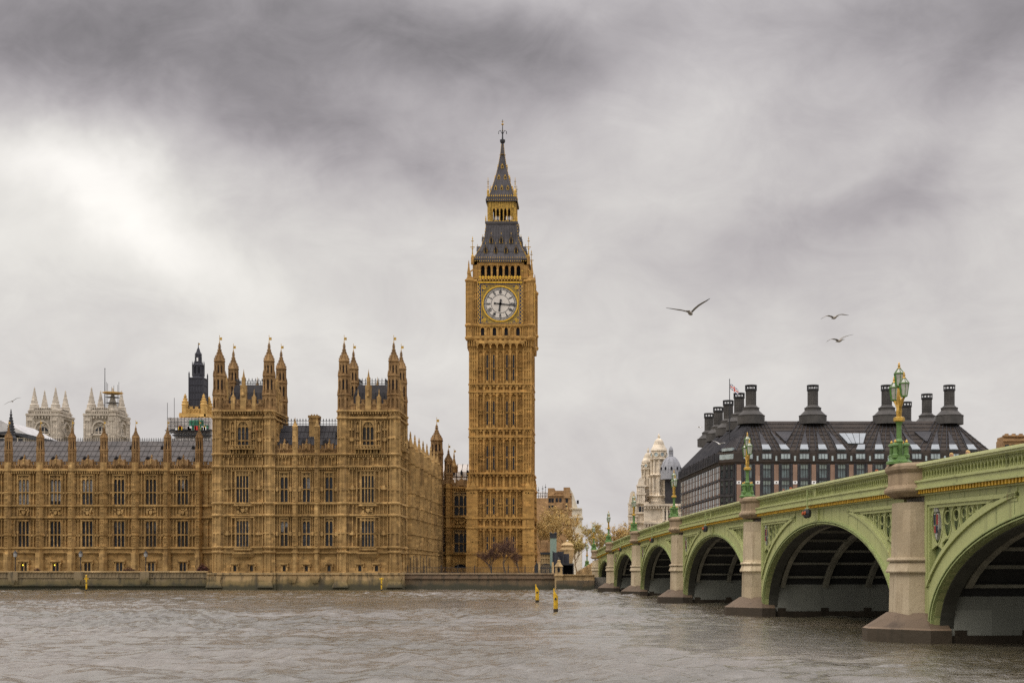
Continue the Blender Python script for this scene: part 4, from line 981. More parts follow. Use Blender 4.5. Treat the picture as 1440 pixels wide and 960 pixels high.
def tower_top():
    mb = MB(); gd = MB(); dk = MB(); rf = MB(); W = 6.05
    zb, zt = ht(391), ht(366)
    mb.sq(TX, TY, [(W - .9, zb - 1), (W - .9, zt)]); rf.sq(TX, TY, [(W - .85, ht(388)), (W - .85, ht(372))]) if False else None
    for F in tfaces(W - .9):
        c = 1.305
        for k in range(8):
            u = -3.5 * c + k * c; mb.fbox(F, u - .22, u + .22, zb, ht(373), 0, .9); mb.fbox(F, u - .09, u + .09, zb, ht(370), .8, 1.02)
        for k in range(7):
            a = -3.5 * c + k * c + .22; b = a + c - .44; spandrel(mb, F, a, b, ht(377), ht(371.5), .1, .86, 4); dk.fbox(F, a, b, ht(388), ht(372), .02, .06)
            mb.fbox(F, a, b, zb - .5, ht(387.3), 0, .8)
            for q in range(5): dk.fbox(F, a, b, ht(387) + q * .45, ht(387) + q * .45 + .08, .06, .3)
        mb.fbox(F, -W, W, ht(372), ht(367.6), 0, .9)
        for s in (-1, 1):
            e0, e1 = sorted((s * 3.55 * c, s * W)); mb.fbox(F, e0, e1, zb - .6, ht(369), 0, .85)
            for k in range(3): uu = e0 + (e1 - e0) * (k + .5) / 3; mb.fbox(F, uu - .1, uu + .1, zb, ht(371), .8, .98)
            gd.fpoly(F, [(s * 3.62 * c - .3, ht(381)), (s * 3.62 * c + .3, ht(381)), (s * 3.62 * c, ht(378.5))], .8, 1.05)
        rf.fbox(F, -W - .3, W + .3, ht(367.6), ht(364.5), -.5, 1.2); rf.fbox(F, -W - .15, W + .15, ht(364.5), ht(362), -.5, 1.0)
        for k in range(26): u = -W + 2 * W * k / 25; gd.fbox(F, u - .09, u + .09, ht(366.8), ht(365.3), 1.19, 1.24); gd.fbox(F, u - .06, u + .06, ht(362), ht(359.8), .75, .85)
    # lower roof with dormers, gilded ridges
    PR = [(W + .1, ht(363.5)), (W - .45, ht(358)), (W - 1.5, ht(345)), (W - 2.25, ht(331)), (3.4, hc(319.5))]
    rf.sq(TX, TY, PR)
    for F0 in (Fr(TX, TY, 1, 0, 0, -1), Fr(TX, TY, 0, 1, 1, 0), Fr(TX, TY, -1, 0, 0, 1), Fr(TX, TY, 0, -1, -1, 0)):
        for k in range(1, 12):
            t = -1 + k / 6.0; rf.tube([F0(t * h, h + .02, z) for h, z in PR], .055, 4, False)
        for h, z in ((W - 1.0, ht(351.5)), (W - 1.9, ht(338)), (W - 2.6, ht(326))): rf.fbox(F0, -h, h, z - .05, z + .05, h - .2, h + .08)
        for us, zz, h in (((-3.35, -1.12, 1.12, 3.35), ht(353.5), W - .85), ((-2.2, 0, 2.2), ht(338), W - 1.9)):
            for u in us:
                mb2 = gd; mb2.fpoly(F0, [(u - .36, zz), (u + .36, zz), (u + .36, zz + .9), (u, zz + 1.7), (u - .36, zz + .9)], h - 1.0, h + .2)
                dk.fpoly(F0, [(u - .27, zz + .05), (u + .27, zz + .05), (u + .27, zz + .85), (u, zz + 1.45), (u - .27, zz + .85)], h + .2, h + .24)
                rf.fpoly(F0, [(u - .52, zz + .75), (u, zz + 1.95), (u + .52, zz + .75), (u + .38, zz + .75), (u, zz + 1.62), (u - .38, zz + .75)], h - 1.2, h + .3)
                gd.fbox(F0, u - .05, u + .05, zz + 1.8, zz + 2.4, h + .05, h + .15)
        for j in range(len(PR) - 1):
            for k in range(5):
                t = (k + .3) / 5; h = PR[j][0] + (PR[j + 1][0] - PR[j][0]) * t; z = PR[j][1] + (PR[j + 1][1] - PR[j][1]) * t
                p = F0(h, h, z); gd.lathe(p[0], p[1], [(.04, z - .1), (.12, z), (.03, z + .24)], 5)
    # corner pinnacles with gilded crosses
    for sx in (-1, 1):
        for sy in (-1, 1):
            cx, cy = TX + sx * 6.15, TY + sy * 6.15; mb.lathe(cx, cy, [(.36, ht(371)), (.36, ht(361)), (.2, ht(358)), (.1, ht(354))], 8)
            gd.lathe(cx, cy, [(.3, ht(361)), (.34, ht(359)), (.16, ht(357)), (.1, ht(350)), (.24, ht(349)), (.08, ht(347.5)), (.05, ht(336)), (.14, ht(335)), (.01, ht(331))], 6)
            for zz, q in ((ht(346.5), .5), (ht(338), .28)): gd.box(cx - q, cx + q, cy - .06, cy + .06, zz - .08, zz + .08); gd.box(cx - .06, cx + .06, cy - q, cy + q, zz - .08, zz + .08)
            cx, cy = TX + sx * 6.9, TY + sy * 6.9       # detached stone pinnacle and its flying strut
            mb.lathe(cx, cy, [(.42, ht(397)), (.36, ht(386)), (.44, ht(385)), (.3, ht(380)), (.16, ht(374)), (.2, ht(373)), (.04, ht(366))], 6)
            mb.tube([(cx, cy, ht(384)), (TX + sx * 6.2, TY + sy * 6.2, ht(379)), (TX + sx * 5.6, TY + sy * 5.6, ht(376))], .16, 4)
    # lantern
    L = 3.08; z0, z1 = hc(319.5), hc(289)
    rf.sq(TX, TY, [(3.5, z0 - .35), (3.62, z0), (3.62, z0 + .35), (3.3, z0 + .45)]); mb2 = MB()
    dk.sq(TX, TY, [(.5, z0), (.5, z1)]); dk.sq(TX, TY, [(L - .6, z0), (L - .6, hc(313.5))]); rf.sq(TX, TY, [(L - .5, hc(294)), (L - .3, z1)])
    for F in tfaces(L):
        for k in range(6):
            u = -2.1 + 4.2 * k / 5; gd.fbox(F, u - .12, u + .12, z0 + .3, z1 + .3, -.4, 0); gd.fbox(F, u - .06, u + .06, z0 + .3, z1 + .3, 0, .14)
        for k in range(5):
            a = -2.1 + 4.2 * k / 5 + .12; b = a + .6; spandrel(gd, F, a, b, hc(303), hc(298), -.35, -.02, 4); gd.fbox(F, a, b, hc(298.5), z1 + .2, -.5, -.1)
            gd.fbox(F, a, b, z0 + .3, hc(315.5), -.4, -.1); gd.fbox(F, (a + b) / 2 - .06, (a + b) / 2 + .06, hc(298), z1, -.1, .06)
            for q in range(3): dk.fbox(F, a + .1, b - .1, z0 + .6 + q * .2, z0 + .66 + q * .2, -.1, -.08)
        for s in (-1, 1):
            for k in range(3):
                u = s * (2.4 + .28 * k); gd.fbox(F, u - .07, u + .07, z0 + .3, z1 + .3, -.3, .05)
            gd.fbox(F, *sorted((s * 2.45, s * L)), z0 + .3, z0 + .9, -.3, .04); gd.fbox(F, *sorted((s * 2.45, s * L)), hc(297), z1 + .3, -.3, .0)
        rf.fbox(F, -L - .35, L + .35, z1, hc(285.5), -1, .42); rf.fbox(F, -L - .2, L + .2, hc(285.5), hc(282.5), -1, .28)
        for k in range(15): u = -L + 2 * L * k / 14; gd.fbox(F, u - .07, u + .07, hc(287.5), hc(286.2), .41, .46); gd.fpoly(F, [(u - .15, hc(282)), (u + .15, hc(282)), (u, hc(278.5))], .05, .15)
        for k in range(12): u = -L - .3 + (2 * L + .6) * k / 11; gd.fbox(F, u - .1, u + .1, hc(318.5), hc(316), .4, .52)
    for sx in (-1, 1):
        for sy in (-1, 1):
            cx, cy = TX + sx * 3.0, TY + sy * 3.0
            gd.lathe(cx, cy, [(.26, hc(284)), (.28, hc(274)), (.12, hc(271)), (.06, hc(266)), (.12, hc(265)), (.035, hc(255))], 6)
            for zz in (hc(268), hc(261)): mb2.box(cx - .26, cx + .26, cy - .03, cy + .03, zz - .03, zz + .03); mb2.box(cx - .03, cx + .03, cy - .26, cy + .26, zz - .03, zz + .03)
            gd.lathe(TX + sx * 3.45, TY + sy * 3.45, [(.16, hc(319)), (.16, hc(313)), (.02, hc(308))], 5)
    # spire
    SP = [(2.8, hc(281)), (2.15, hc(266.8)), (1.5, hc(251.8)), (.9, hc(235)), (.47, hc(218)), (.26, hc(203)), (.24, hc(200))]
    rf.sq(TX, TY, SP)
    for F0 in (Fr(TX, TY, 1, 0, 0, -1), Fr(TX, TY, 0, 1, 1, 0), Fr(TX, TY, -1, 0, 0, 1), Fr(TX, TY, 0, -1, -1, 0)):
        for t in (-.66, -.33, 0, .33, .66): rf.tube([F0(t * h, h + .01, z) for h, z in SP[:5]], .04, 4, False)
        for j in range(5):
            n = 6
            for k in range(n):
                t = (k + .4) / n; h = SP[j][0] + (SP[j + 1][0] - SP[j][0]) * t; z = SP[j][1] + (SP[j + 1][1] - SP[j][1]) * t
                p = F0(h, h, z); gd.lathe(p[0], p[1], [(.03, z - .1), (.12 - .01 * j, z), (.02, z + .22)], 4)
        for us, py, h in (((-1.35, 0, 1.35), 269.5, 2.24), ((-.7, .7), 253.5, 1.54), ((0,), 237, .95)):
            for u in us:
                z = hc(py); gd.fpoly(F0, [(u - .27, z - .3), (u + .27, z - .3), (u + .27, z + .3), (u, z + .85), (u - .27, z + .3)], h - .5, h + .18); dk.fpoly(F0, [(u - .15, z - .2), (u + .15, z - .2), (u + .15, z + .25), (u, z + .5), (u - .15, z + .25)], h + .18, h + .2)
    gd.lathe(TX, TY, [(.3, hc(219)), (.75, hc(218.2)), (.3, hc(217))], 8)
    fin = MB(); fin.lathe(TX, TY, [(.25, hc(202)), (.5, hc(201)), (.62, hc(199)), (.62, hc(197)), (.2, hc(196.5)), (.12, hc(188)), (.09, hc(178)), (.06, hc(168.5))], 8)
    for k in range(4):
        a = math.pi / 4 * 0 + math.pi / 2 * k; ca, sa = math.cos(a), math.sin(a)
        fin.tube([(TX + .08 * ca, TY + .08 * sa, hc(188.5)), (TX + .5 * ca, TY + .5 * sa, hc(183.5)), (TX + .85 * ca, TY + .85 * sa, hc(185)), (TX + .9 * ca, TY + .9 * sa, hc(188.5))], [.07, .08, .08, .1], 5)
    fo = fin.build('finial', 'iron', clock, TO); gf = MB()
    gf.lathe(TX, TY, [(.02, hc(177)), (.34, hc(175)), (.02, hc(173))], 8); gf.lathe(TX, TY, [(.02, hc(184.5)), (.24, hc(183.5)), (.02, hc(182.5))], 8); gf.box(TX - .28, TX + .28, TY - .05, TY + .05, hc(171.3), hc(170.6))
    gf.build('gilded_orb', 'gold', fo, TO)
    mb2.build('iron_cross', 'iron', clock, TO)
    mb.build('belfry', 'stone_tower', clock, TO); rf.build('spire_roof', 'slate_tower', clock, TO); gd.build('gilding', 'gold', clock, TO); dk.build('opening', 'dark', clock, TO)
tower_top()

DEPTH[0] = 1.0
# ---------------------------------------------------------------- green arch bridge
BT = 165.0 / FPX; BCO = 1 / math.hypot(1, BT); BSI = BT * BCO; BC = 22.25; BW = 26.0
FB = Fr(BC, 0, -BSI, BCO, -BCO, -BSI)              # u = distance along the bridge, d = out of the near face
bz = lambda Z: Z / BCO
PIERS = [bz(z) for z in (-8.5, 29.5, 67.4, 105.6, 145.5, 183.5, 219.5, 248.0)]
def top(u): return 9.36 - 1.4e-4 * (u - 126) ** 2
BO = tuple(FB(125, -BW / 2, 0))
bridge = thing('arch_bridge', 'long pale green iron arch bridge on stone piers crossing the brown river', 'bridge', BO)
HG = 2.95                                           # half the pier plus the strip before the arch springs
def half(i): return (PIERS[i + 1] - PIERS[i]) / 2 - HG
def mid(i): return (PIERS[i + 1] + PIERS[i]) / 2
SPR = .70
def arch_z(i, u, off=0.0):
    a = half(i) + off; t = (u - mid(i)) / a
    rise = top(mid(i)) - 2.62 - SPR + off * .62
    return SPR + rise * math.sqrt(max(0, 1 - t * t))
def ell(i, off, n=40, a0=0, a1=180):
    a = half(i) + off; rise = top(mid(i)) - 2.62 - SPR + off * .62
    return [(mid(i) - a * math.cos(R(a0 + (a1 - a0) * k / n)), SPR + rise * math.sin(R(a0 + (a1 - a0) * k / n))) for k in range(n + 1)]
def bands(mb, F, i, o0, o1, d0, d1, n=40):
    A, B = ell(i, o0, n), ell(i, o1, n)
    for k in range(n): mb.fpoly(F, [A[k], A[k + 1], B[k + 1], B[k]], d0, d1)
def curve_bar(mb, F, u0, u1, f0, f1, d0, d1, n=12):
    for k in range(n):
        a, b = u0 + (u1 - u0) * k / n, u0 + (u1 - u0) * (k + 1) / n
        mb.fpoly(F, [(a, f0(a)), (b, f0(b)), (b, f1(b)), (a, f1(a))], d0, d1)
def span(i):
    p0, p1 = PIERS[i] + 1.6, PIERS[i + 1] - 1.6
    face = MB(); zc = lambda u: top(u) - 1.56          # underside of the cornice
    EB, FT = 1.75, .34                                 # width of the plain band over the arch, rail under the cornice
    n = 72; lim = lambda u: zc(u) - FT
    hw = half(i) + EB; us = []
    for k in range(n + 1): us.append(p0 + (p1 - p0) * k / n)
    us += [mid(i) - half(i) - .001, mid(i) + half(i) + .001, p0 + .5, p1 - .5]; us = sorted(us)
    for a, b in zip(us[:-1], us[1:]):
        if b - a < 1e-4: continue
        m = (a + b) / 2; edge = m < p0 + .5 or m > p1 - .5
        inside = abs(m - mid(i)) < half(i)
        def lo(u): return arch_z(i, u) if inside else SPR - .3
        def up(u): return arch_z(i, u, EB) if abs(u - mid(i)) < hw else SPR - .3
        if edge or up(m) >= lim(m) - .12:
            face.fpoly(FB, [(a, lo(a)), (b, lo(b)), (b, zc(b) + .05), (a, zc(a) + .05)], -.4, .02)
        else:
            face.use(0)
            if up(m) > lo(m): face.fpoly(FB, [(a, lo(a)), (b, lo(b)), (b, min(up(b), lim(b))), (a, min(up(a), lim(a)))], -.4, .02)
            face.fpoly(FB, [(a, lim(a)), (b, lim(b)), (b, zc(b) + .05), (a, zc(a) + .05)], -.4, .02)
    m_ = mid(i)                                        # joints between the cast plates
    for k in range(int((p1 - p0) / 1.9)):
        u = p0 + .9 + k * 1.9
        if abs(u - m_) < half(i): zb = max(arch_z(i, u, .62), lim(u) - 1.2)
        else: continue
        if zb < zc(u) - .1: face.use(1); face.fbox(FB, u - .015, u + .015, zb, zc(u), .0, .028); face.use(0)
    for s_ in (-1, 1):                                 # panel behind the spandrel tracery, darker green for the shade in its holes
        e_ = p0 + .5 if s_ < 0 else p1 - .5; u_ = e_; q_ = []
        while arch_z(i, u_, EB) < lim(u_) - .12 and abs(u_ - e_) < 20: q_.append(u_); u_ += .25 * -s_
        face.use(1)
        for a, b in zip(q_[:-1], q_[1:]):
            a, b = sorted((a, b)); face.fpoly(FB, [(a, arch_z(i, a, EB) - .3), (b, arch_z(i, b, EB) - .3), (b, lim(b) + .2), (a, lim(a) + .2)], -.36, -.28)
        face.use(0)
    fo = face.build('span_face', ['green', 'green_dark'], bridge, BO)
    # moulded arch ring
    ar = MB(); bands(ar, FB, i, .0, .10, -.25, .02); bands(ar, FB, i, .10, .2, -.3, .16); bands(ar, FB, i, .2, .3, -.3, .03); bands(ar, FB, i, .3, .4, -.3, .2); bands(ar, FB, i, .4, .46, -.3, .06)
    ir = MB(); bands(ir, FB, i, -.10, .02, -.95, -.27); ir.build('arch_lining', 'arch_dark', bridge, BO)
    ar.build('arch_ring', 'green_mid', bridge, BO)
    # spandrel frames and tracery
    for s in (-1, 1):
        tr = MB(); fr = MB()
        e = p0 + .5 if s < 0 else p1 - .5
        # the inner tip, where the band over the arch meets the rail
        u = e
        while arch_z(i, u, EB) < lim(u) - .12 and abs(u - mid(i)) < hw + 5 and abs(u - e) < 20: u += .05 * -s
        tip = u
        for w, d in ((.16, .14), (.32, .06)):
            a, b = sorted((e, e - s * w)); fr.fbox(FB, a, b, max(SPR, arch_z(i, e, EB)) + .1, lim(e) + .05, -.34, d - .001 * s)
            a, b = sorted((e, tip)); curve_bar(fr, FB, a, b, lambda q: lim(q) - w, lambda q: lim(q) + .02, -.34, d)
            aa, bb = sorted((e, tip)); aa = max(aa, mid(i) - hw + .02); bb = min(bb, mid(i) + hw - .02)
            curve_bar(fr, FB, aa, bb, lambda q: arch_z(i, q, EB), lambda q: arch_z(i, q, EB) + w * 1.2, -.34, d, 16)
        x = e - s * .34
        for k in range(7):                              # pierced ovals diminishing towards the crown
            w = (1.5, 1.25, 1.05, .9, .75, .6, .5)[k]; uc = x - s * w / 2
            zl = max(arch_z(i, uc, EB), arch_z(i, uc - s * w / 2, EB) - .15) + .15; zh = lim(uc) - .2
            if zh - zl < .3: break
            rz = min((zh - zl), 1.32 * w) / 2; zm = zh - rz
            tr.ring(FB, uc, zm, w / 2 + .03, rz, .09, -.16, -.04, 24)
            if k: tr.ring(FB, uc, zm + rz * .25, w / 2 - .14, rz * .42, .05, -.15, -.08, 16)
            zz = zm - rz - w * .4
            if zz - w * .38 > zl: tr.ring(FB, uc + s * w * .1, zz, w * .4, w * .38, .08, -.16, -.05, 18)
            for q in (-1, 1): tr.fpoly(FB, [(uc + q * w * .5, zh), (uc + q * w * .5, zh - rz * .5), (uc + q * w * .12, zh)], -.15, -.06); tr.fpoly(FB, [(uc + q * w * .5, zm - rz * .55), (uc + q * w * .5, max(zl, zm - rz * 1.2)), (uc + q * w * .1, zm - rz)], -.15, -.06)
            x -= s * w
        fr.build('spandrel_frame', 'green', bridge, BO); tr.build('spandrel_tracery', 'green', bridge, BO)
        uc = e - s * 1.09; zm = lim(uc) - .2 - .95          # painted shield in the first oval
        if i < 6:
            sh = MB(); sh.fpoly(FB, [(uc - .34, zm + .55), (uc + .34, zm + .55), (uc + .32, zm - .2), (uc, zm - .75), (uc - .32, zm - .2)], -.2, -.02)
            sh.use(1); sh.fbox(FB, uc - .28, uc, zm, zm + .5, -.021, .01); sh.fbox(FB, uc + .03, uc + .24, zm - .4, zm - .06, -.021, .01)
            sh.use(2); sh.fbox(FB, uc + .03, uc + .27, zm, zm + .5, -.021, .01); sh.fbox(FB, uc - .24, uc - .02, zm - .4, zm - .06, -.021, .01)
            sh.use(0); sh.fpoly(FB, [(uc - .2, zm + .62), (uc + .2, zm + .62), (uc + .26, zm + .95), (uc, zm + .8), (uc - .26, zm + .95)], -.2, 0)
            sh.build('shield', ['shield_white', 'shield_red', 'navy'], bridge, BO)
    # cornice with gilded dentils, plain fascia, pierced parapet, coping
    a, b = PIERS[i] + 1.35, PIERS[i + 1] - 1.35
    co = MB(); T = top
    curve_bar(co, FB, a, b, lambda q: T(q) - 1.57, lambda q: T(q) - 1.50, -.3, .20); curve_bar(co, FB, a, b, lambda q: T(q) - 1.30, lambda q: T(q) - 1.2, -.3, .52)
    curve_bar(co, FB, a, b, lambda q: T(q) - 1.2, lambda q: T(q) - .93, -.3, .42); curve_bar(co, FB, a, b, lambda q: T(q) - .93, lambda q: T(q) - .84, -.3, .5)
    co.build('fascia', 'green', bridge, BO)
    de = MB(); curve_bar(de, FB, a, b, lambda q: T(q) - 1.51, lambda q: T(q) - 1.29, -.3, .12); de.use(1); n = int((b - a) / .36)
    for k in range(n):
        u = a + (b - a) * (k + .5) / n; z = T(u); sl = -2.8e-4 * (u - 126)
        de.fpoly(FB, [(u - .09, z - 1.49), (u + .09, z - 1.49), (u + .09, z - 1.305), (u - .09, z - 1.305)], .11, .4)
    de.build('dentil_band', ['iron', 'gold_paint'], bridge, BO)
    pa = MB(); curve_bar(pa, FB, a, b, lambda q: T(q) - .85, lambda q: T(q) - .2, -.3, -.12); pb = pa.build('parapet_back', 'green_dark', bridge, BO)  # darker green back paints the shade in the piercings
    pt = MB(); n = int((b - a) / .40); w = (b - a) / n
    curve_bar(pt, FB, a, b, lambda q: T(q) - .85, lambda q: T(q) - .76, -.1, .2); curve_bar(pt, FB, a, b, lambda q: T(q) - .27, lambda q: T(q) - .2, -.1, .2)
    for k in range(n):
        u = a + k * w; z = T(u + w / 2)
        pt.fbox(FB, u - .035, u + .035, z - .78, z - .24, .04, .16)
        uc = u + w / 2                                  # trefoil opening: bars leaning together, small eye on top
        for s in (-1, 1): pt.fpoly(FB, [(uc + s * w * .5, z - .52), (uc + s * w * .4, z - .52), (uc, z - .33), (uc, z - .26)], .04, .15)
        for s in (-1, 1): pt.fpoly(FB, [(uc + s * w * .45, z - .62), (uc + s * w * .3, z - .62), (uc + s * .02, z - .76), (uc + s * .1, z - .77)], .04, .13)
    pt.build('parapet_tracery', 'green', bridge, BO)
    cp = MB(); curve_bar(cp, FB, a, b, lambda q: T(q) - .2, lambda q: T(q) - .1, -.3, .36); curve_bar(cp, FB, a, b, lambda q: T(q) - .1, lambda q: T(q), -.35, .46); curve_bar(cp, FB, a, b, lambda q: T(q), lambda q: T(q) + .06, -.2, .3)
    cp.build('coping', 'green_pale', bridge, BO)
    # ribs and cross beams under the deck
    rb = MB(); 
    for k in range(8):
        d = -1.1 - k * 3.42
        A, B = ell(i, -.02, 24), ell(i, .55, 24)
        for q in range(24):
            if min(A[q][1], A[q + 1][1]) < 2.2: continue
            rb.fpoly(FB, [A[q], A[q + 1], B[q + 1], B[q]], d - .35, d)
    C = ell(i, .25, 16)
    for q in range(2, 15): rb.fbox(FB, C[q][0] - .05, C[q][0] + .05, C[q][1] - .05, C[q][1] + .12, -BW + .8, -.9)
    rb.build('arch_rib', 'rib_paint', bridge, BO)
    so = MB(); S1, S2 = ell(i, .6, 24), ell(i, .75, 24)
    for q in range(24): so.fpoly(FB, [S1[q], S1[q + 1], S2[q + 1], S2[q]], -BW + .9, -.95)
    so.build('arch_shade_sheet', 'soffit', bridge, BO)  # added dark sheet for the shade under the deck
    far = MB(); us = [p0 + (p1 - p0) * k / 30 for k in range(31)]
    for a, b in zip(us[:-1], us[1:]):
        far.fpoly(FB, [(a, arch_z(i, a)), (b, arch_z(i, b)), (b, T(b) - .05), (a, T(a) - .05)], -BW - .3, -BW)
    far.build('far_face', 'green', bridge, BO)
    bt = MB()                                          # bracket over the crown for the navigation light
    m = mid(i); bt.fbox(FB, m - .35, m + .35, arch_z(i, m, .46), T(m) - 1.55, 0, .12); bt.fbox(FB, m - .3, m + .3, T(m) - .95, T(m) - .22, .03, .26)
    bt.build('crown_block', 'green', bridge, BO)
for i in range(len(PIERS) - 1): span(i)
SH = [(-1.72, -.3), (-1.3, .66), (-.5, 1.06), (.5, 1.06), (1.3, .66), (1.72, -.3)]
def grow(k, e): return [(u * k + (e if u > 0 else -e) * .8, d + (e if d > 0 else 0)) for u, d in SH]
def pier(i):
    u = PIERS[i]; F = Fr(FB(u, 0, 0)[0], FB(u, 0, 0)[1], FB.u[0], FB.u[1], FB.n[0], FB.n[1]); T = top(u)
    def lay(mb, prof):
        rings = []
        for e, z in prof: rings.append([F(a, d, z) for a, d in grow(1, e)])
        mb.loft(rings)
    s = MB(); lay(s, [(.10, 1.2), (.06, 3.3), (.06, 3.42)]); lay(s, [(.2, 3.42), (.24, 3.5), (.2, 3.6), (.06, 3.98), (.02, 4.0)]); lay(s, [(.16, 4.0), (.2, 4.08), (.14, 4.18), (0, 4.22), (-.04, 7.0 + T - 8.9)])
    s.build('pier_shaft', 'granite', bridge, BO)
    c = MB(); z = T - 1.5
    lay(c, [(-.04, z - .12), (.1, z - .02), (.26, z + .1), (.3, z + .18), (.3, z + .28), (.2, z + .4), (.13, z + .48), (.13, z + 1.08), (.2, z + 1.16), (.26, z + 1.26), (.26, z + 1.42), (.18, z + 1.52), (.08, z + 1.58)])
    c.build('pier_cap', 'granite_cap', bridge, BO)
    b = MB(); BP = [(-3.5, -.7), (-3.4, .32), (-2.4, 1.05), (-.5, 2.6), (.5, 2.6), (2.4, 1.05), (3.4, .32), (3.5, -.7)]
    b.loft([[F(a, d, -2) for a, d in BP], [F(a, d, .0) for a, d in BP]], True, False)
    b.loft([[F(a, d, -.001) for a, d in BP], [F(a, d, .62) for a, d in BP]]); b.use(1)
    b.loft([[F(a * .995, d * .99, .62) for a, d in BP], [F(a * .6, d * .52 if d > 0 else d, 1.42) for a, d in BP]])
    b.build('cutwater', ['granite_wet', 'granite_base'], bridge, BO)
    k = MB(); k.fbox(F, -3.05, 3.05, .35, 3.02, -BW + .6, -.75); k.fbox(F, -2.6, 2.6, 3.0, T - 2.4, -BW + .6, -.75); k.use(1); k.fbox(F, -3.15, 3.15, -2, .36, -BW, -.75)
    for q in range(8): d = -1.1 - q * 3.42; k.fbox(F, -3.1, 3.1, .2, .62, d - .5, d + .1)
    k.build('pier_wall', ['concrete', 'granite_wet'], bridge, BO)
for i in range(len(PIERS)): pier(i)
def deck():
    mb = MB(); a, b = PIERS[0], PIERS[-1]
    curve_bar(mb, FB, a, b, lambda q: top(q) - 2.0, lambda q: top(q) - 1.13, -BW + .1, -.13, 60); mb.build('footway', 'paving', bridge, BO)
    r = MB(); curve_bar(r, FB, a, b, lambda q: top(q) - 1.2, lambda q: top(q) - 1.10, -BW + 4.5, -4.5, 60); r.build('roadway', 'asphalt', bridge, BO)
    p = MB(); curve_bar(p, FB, a, b, lambda q: top(q) - 1.2, lambda q: top(q), -BW - .1, -BW + .2, 60); p.build('far_parapet', 'green', bridge, BO)
deck()
# approach ramp with its retaining wall beyond the last pier
def approach():
    mb = MB(); u0, u1 = PIERS[-1], PIERS[-1] + 62; F = FB
    f = lambda q: top(u0) - 1.4 - (q - u0) * .045
    curve_bar(mb, F, u0 + 1.5, u1, lambda q: 1.0, lambda q: f(q), -BW, -.6, 12); k = 0; u = u0 + 3
    while u < u1: mb.fbox(F, u - .3, u + .3, 1.0, f(u) + .1, -.6, -.3); u += 4.2
    o = mb.build('approach_ramp', 'stone_base', None, BO); tag(o, 'sloping stone approach wall running inland beyond the last bridge pier', 'ramp')
approach()
# triple-lantern lamps
def make_lamp():
    L = thing('street_lamp', '', 'street lamp', (0, 0, 0), 0, 'triple lantern lamps on the bridge piers')
    b = MB(); b.lathe(0, 0, [(.62, 0), (.62, .12), (.5, .2), (.46, .34), (.46, .4)], 8)
    b.lathe(0, 0, [(.2, .4), (.17, 1.05), (.2, 1.12), (.13, 1.25), (.12, 1.9), (.16, 2.02), (.27, 2.15)], 12)
    b.build('post', 'lamp_green', L)
    for k in range(4):
        a = math.pi / 4 + k * math.pi / 2; x, y = .4 * math.cos(a), .4 * math.sin(a); c = MB()
        c.lathe(x, y, [(.15, .3), (.15, .45), (.1, .5), (.09, .82), (.12, .85), (.12, .9)], 8); c.use(1); c.use(0); c.lathe(x, y, [(.18, .9), (.15, .99), (.06, 1.04)], 8); c.use(1); c.lathe(x, y, [(.05, 1.03), (.07, 1.09), (.01, 1.2)], 8); c.build('colonnette', ['lamp_green', 'gold'], L)
    g = MB(); g.lathe(0, 0, [(.24, 2.08), (.28, 2.12), (.28, 2.28), (.2, 2.32)], 8); g.lathe(0, 0, [(.12, 2.3), (.15, 2.6), (.1, 2.9), (.13, 3.3), (.08, 3.72)], 8)
    for s in (-1, 1):
        g.tube([(0, s * .1, 2.4), (0, s * .2, 2.75), (0, s * .5, 3.05), (0, s * .74, 3.16)], [.07, .075, .08, .06], 6)
        g.tube([(0, s * .45, 2.98), (0, s * .22, 3.2), (0, s * .09, 3.35)], [.05, .05, .03], 5)
    g.build('bracket', 'gold', L)
    for y, z, q in ((0, 3.78, 1.0), (-.76, 3.2, 1.0), (.76, 3.2, 1.0)):
        f = MB(); f.lathe(0, y, [(.05, z - .04), (.16, z), (.17, z + .06)], 6)
        for k in range(6):
            a = math.pi / 6 + k * math.pi / 3; f.tube([(.155 * math.cos(a), y + .155 * math.sin(a), z + .03), (.24 * math.cos(a), y + .24 * math.sin(a), z + .62)], .018, 4)
            f.tube([(.25 * math.cos(a), y + .25 * math.sin(a), z + .64), (.08 * math.cos(a), y + .08 * math.sin(a), z + .88)], .018, 4)
        fo = f.build('lantern', 'lamp_green', L)
        gl = MB()
        for k in range(6):
            a0, a1 = math.pi / 6 + k * math.pi / 3, math.pi / 6 + (k + 1) * math.pi / 3; am = (a0 + a1) / 2
            gl.use(0 if (math.cos(am) < .2) != (math.sin(am) > 2) and math.sin(am) > -.6 else 1)
            gl.add([(r * math.cos(a), y + r * math.sin(a), zz) for r, a, zz in ((.15, a0, z + .04), (.15, a1, z + .04), (.232, a1, z + .62), (.232, a0, z + .62))], [(0, 1, 2, 3)])
            gl.use(1); gl.add([(r * math.cos(a), y + r * math.sin(a), zz) for r, a, zz in ((.24, a0, z + .645), (.24, a1, z + .645), (.07, a1, z + .88), (.07, a0, z + .88))], [(0, 1, 2, 3)])
        gl.build('lantern_glass', ['lantern_green', 'lantern_clear'], fo)
        cp = MB(); cp.use(1); cp.lathe(0, y, [(.24, z + .6), (.27, z + .62), (.26, z + .67), (.23, z + .66)], 6); cp.use(0); cp.lathe(0, y, [(.07, z + .86), (.1, z + .9), (.05, z + .96), (.07, z + 1.04), (.04, z + 1.08), (.05, z + 1.12), (.01, z + 1.2)], 6); cp.build('finial', ['gold', 'lamp_green'], fo)
    return L
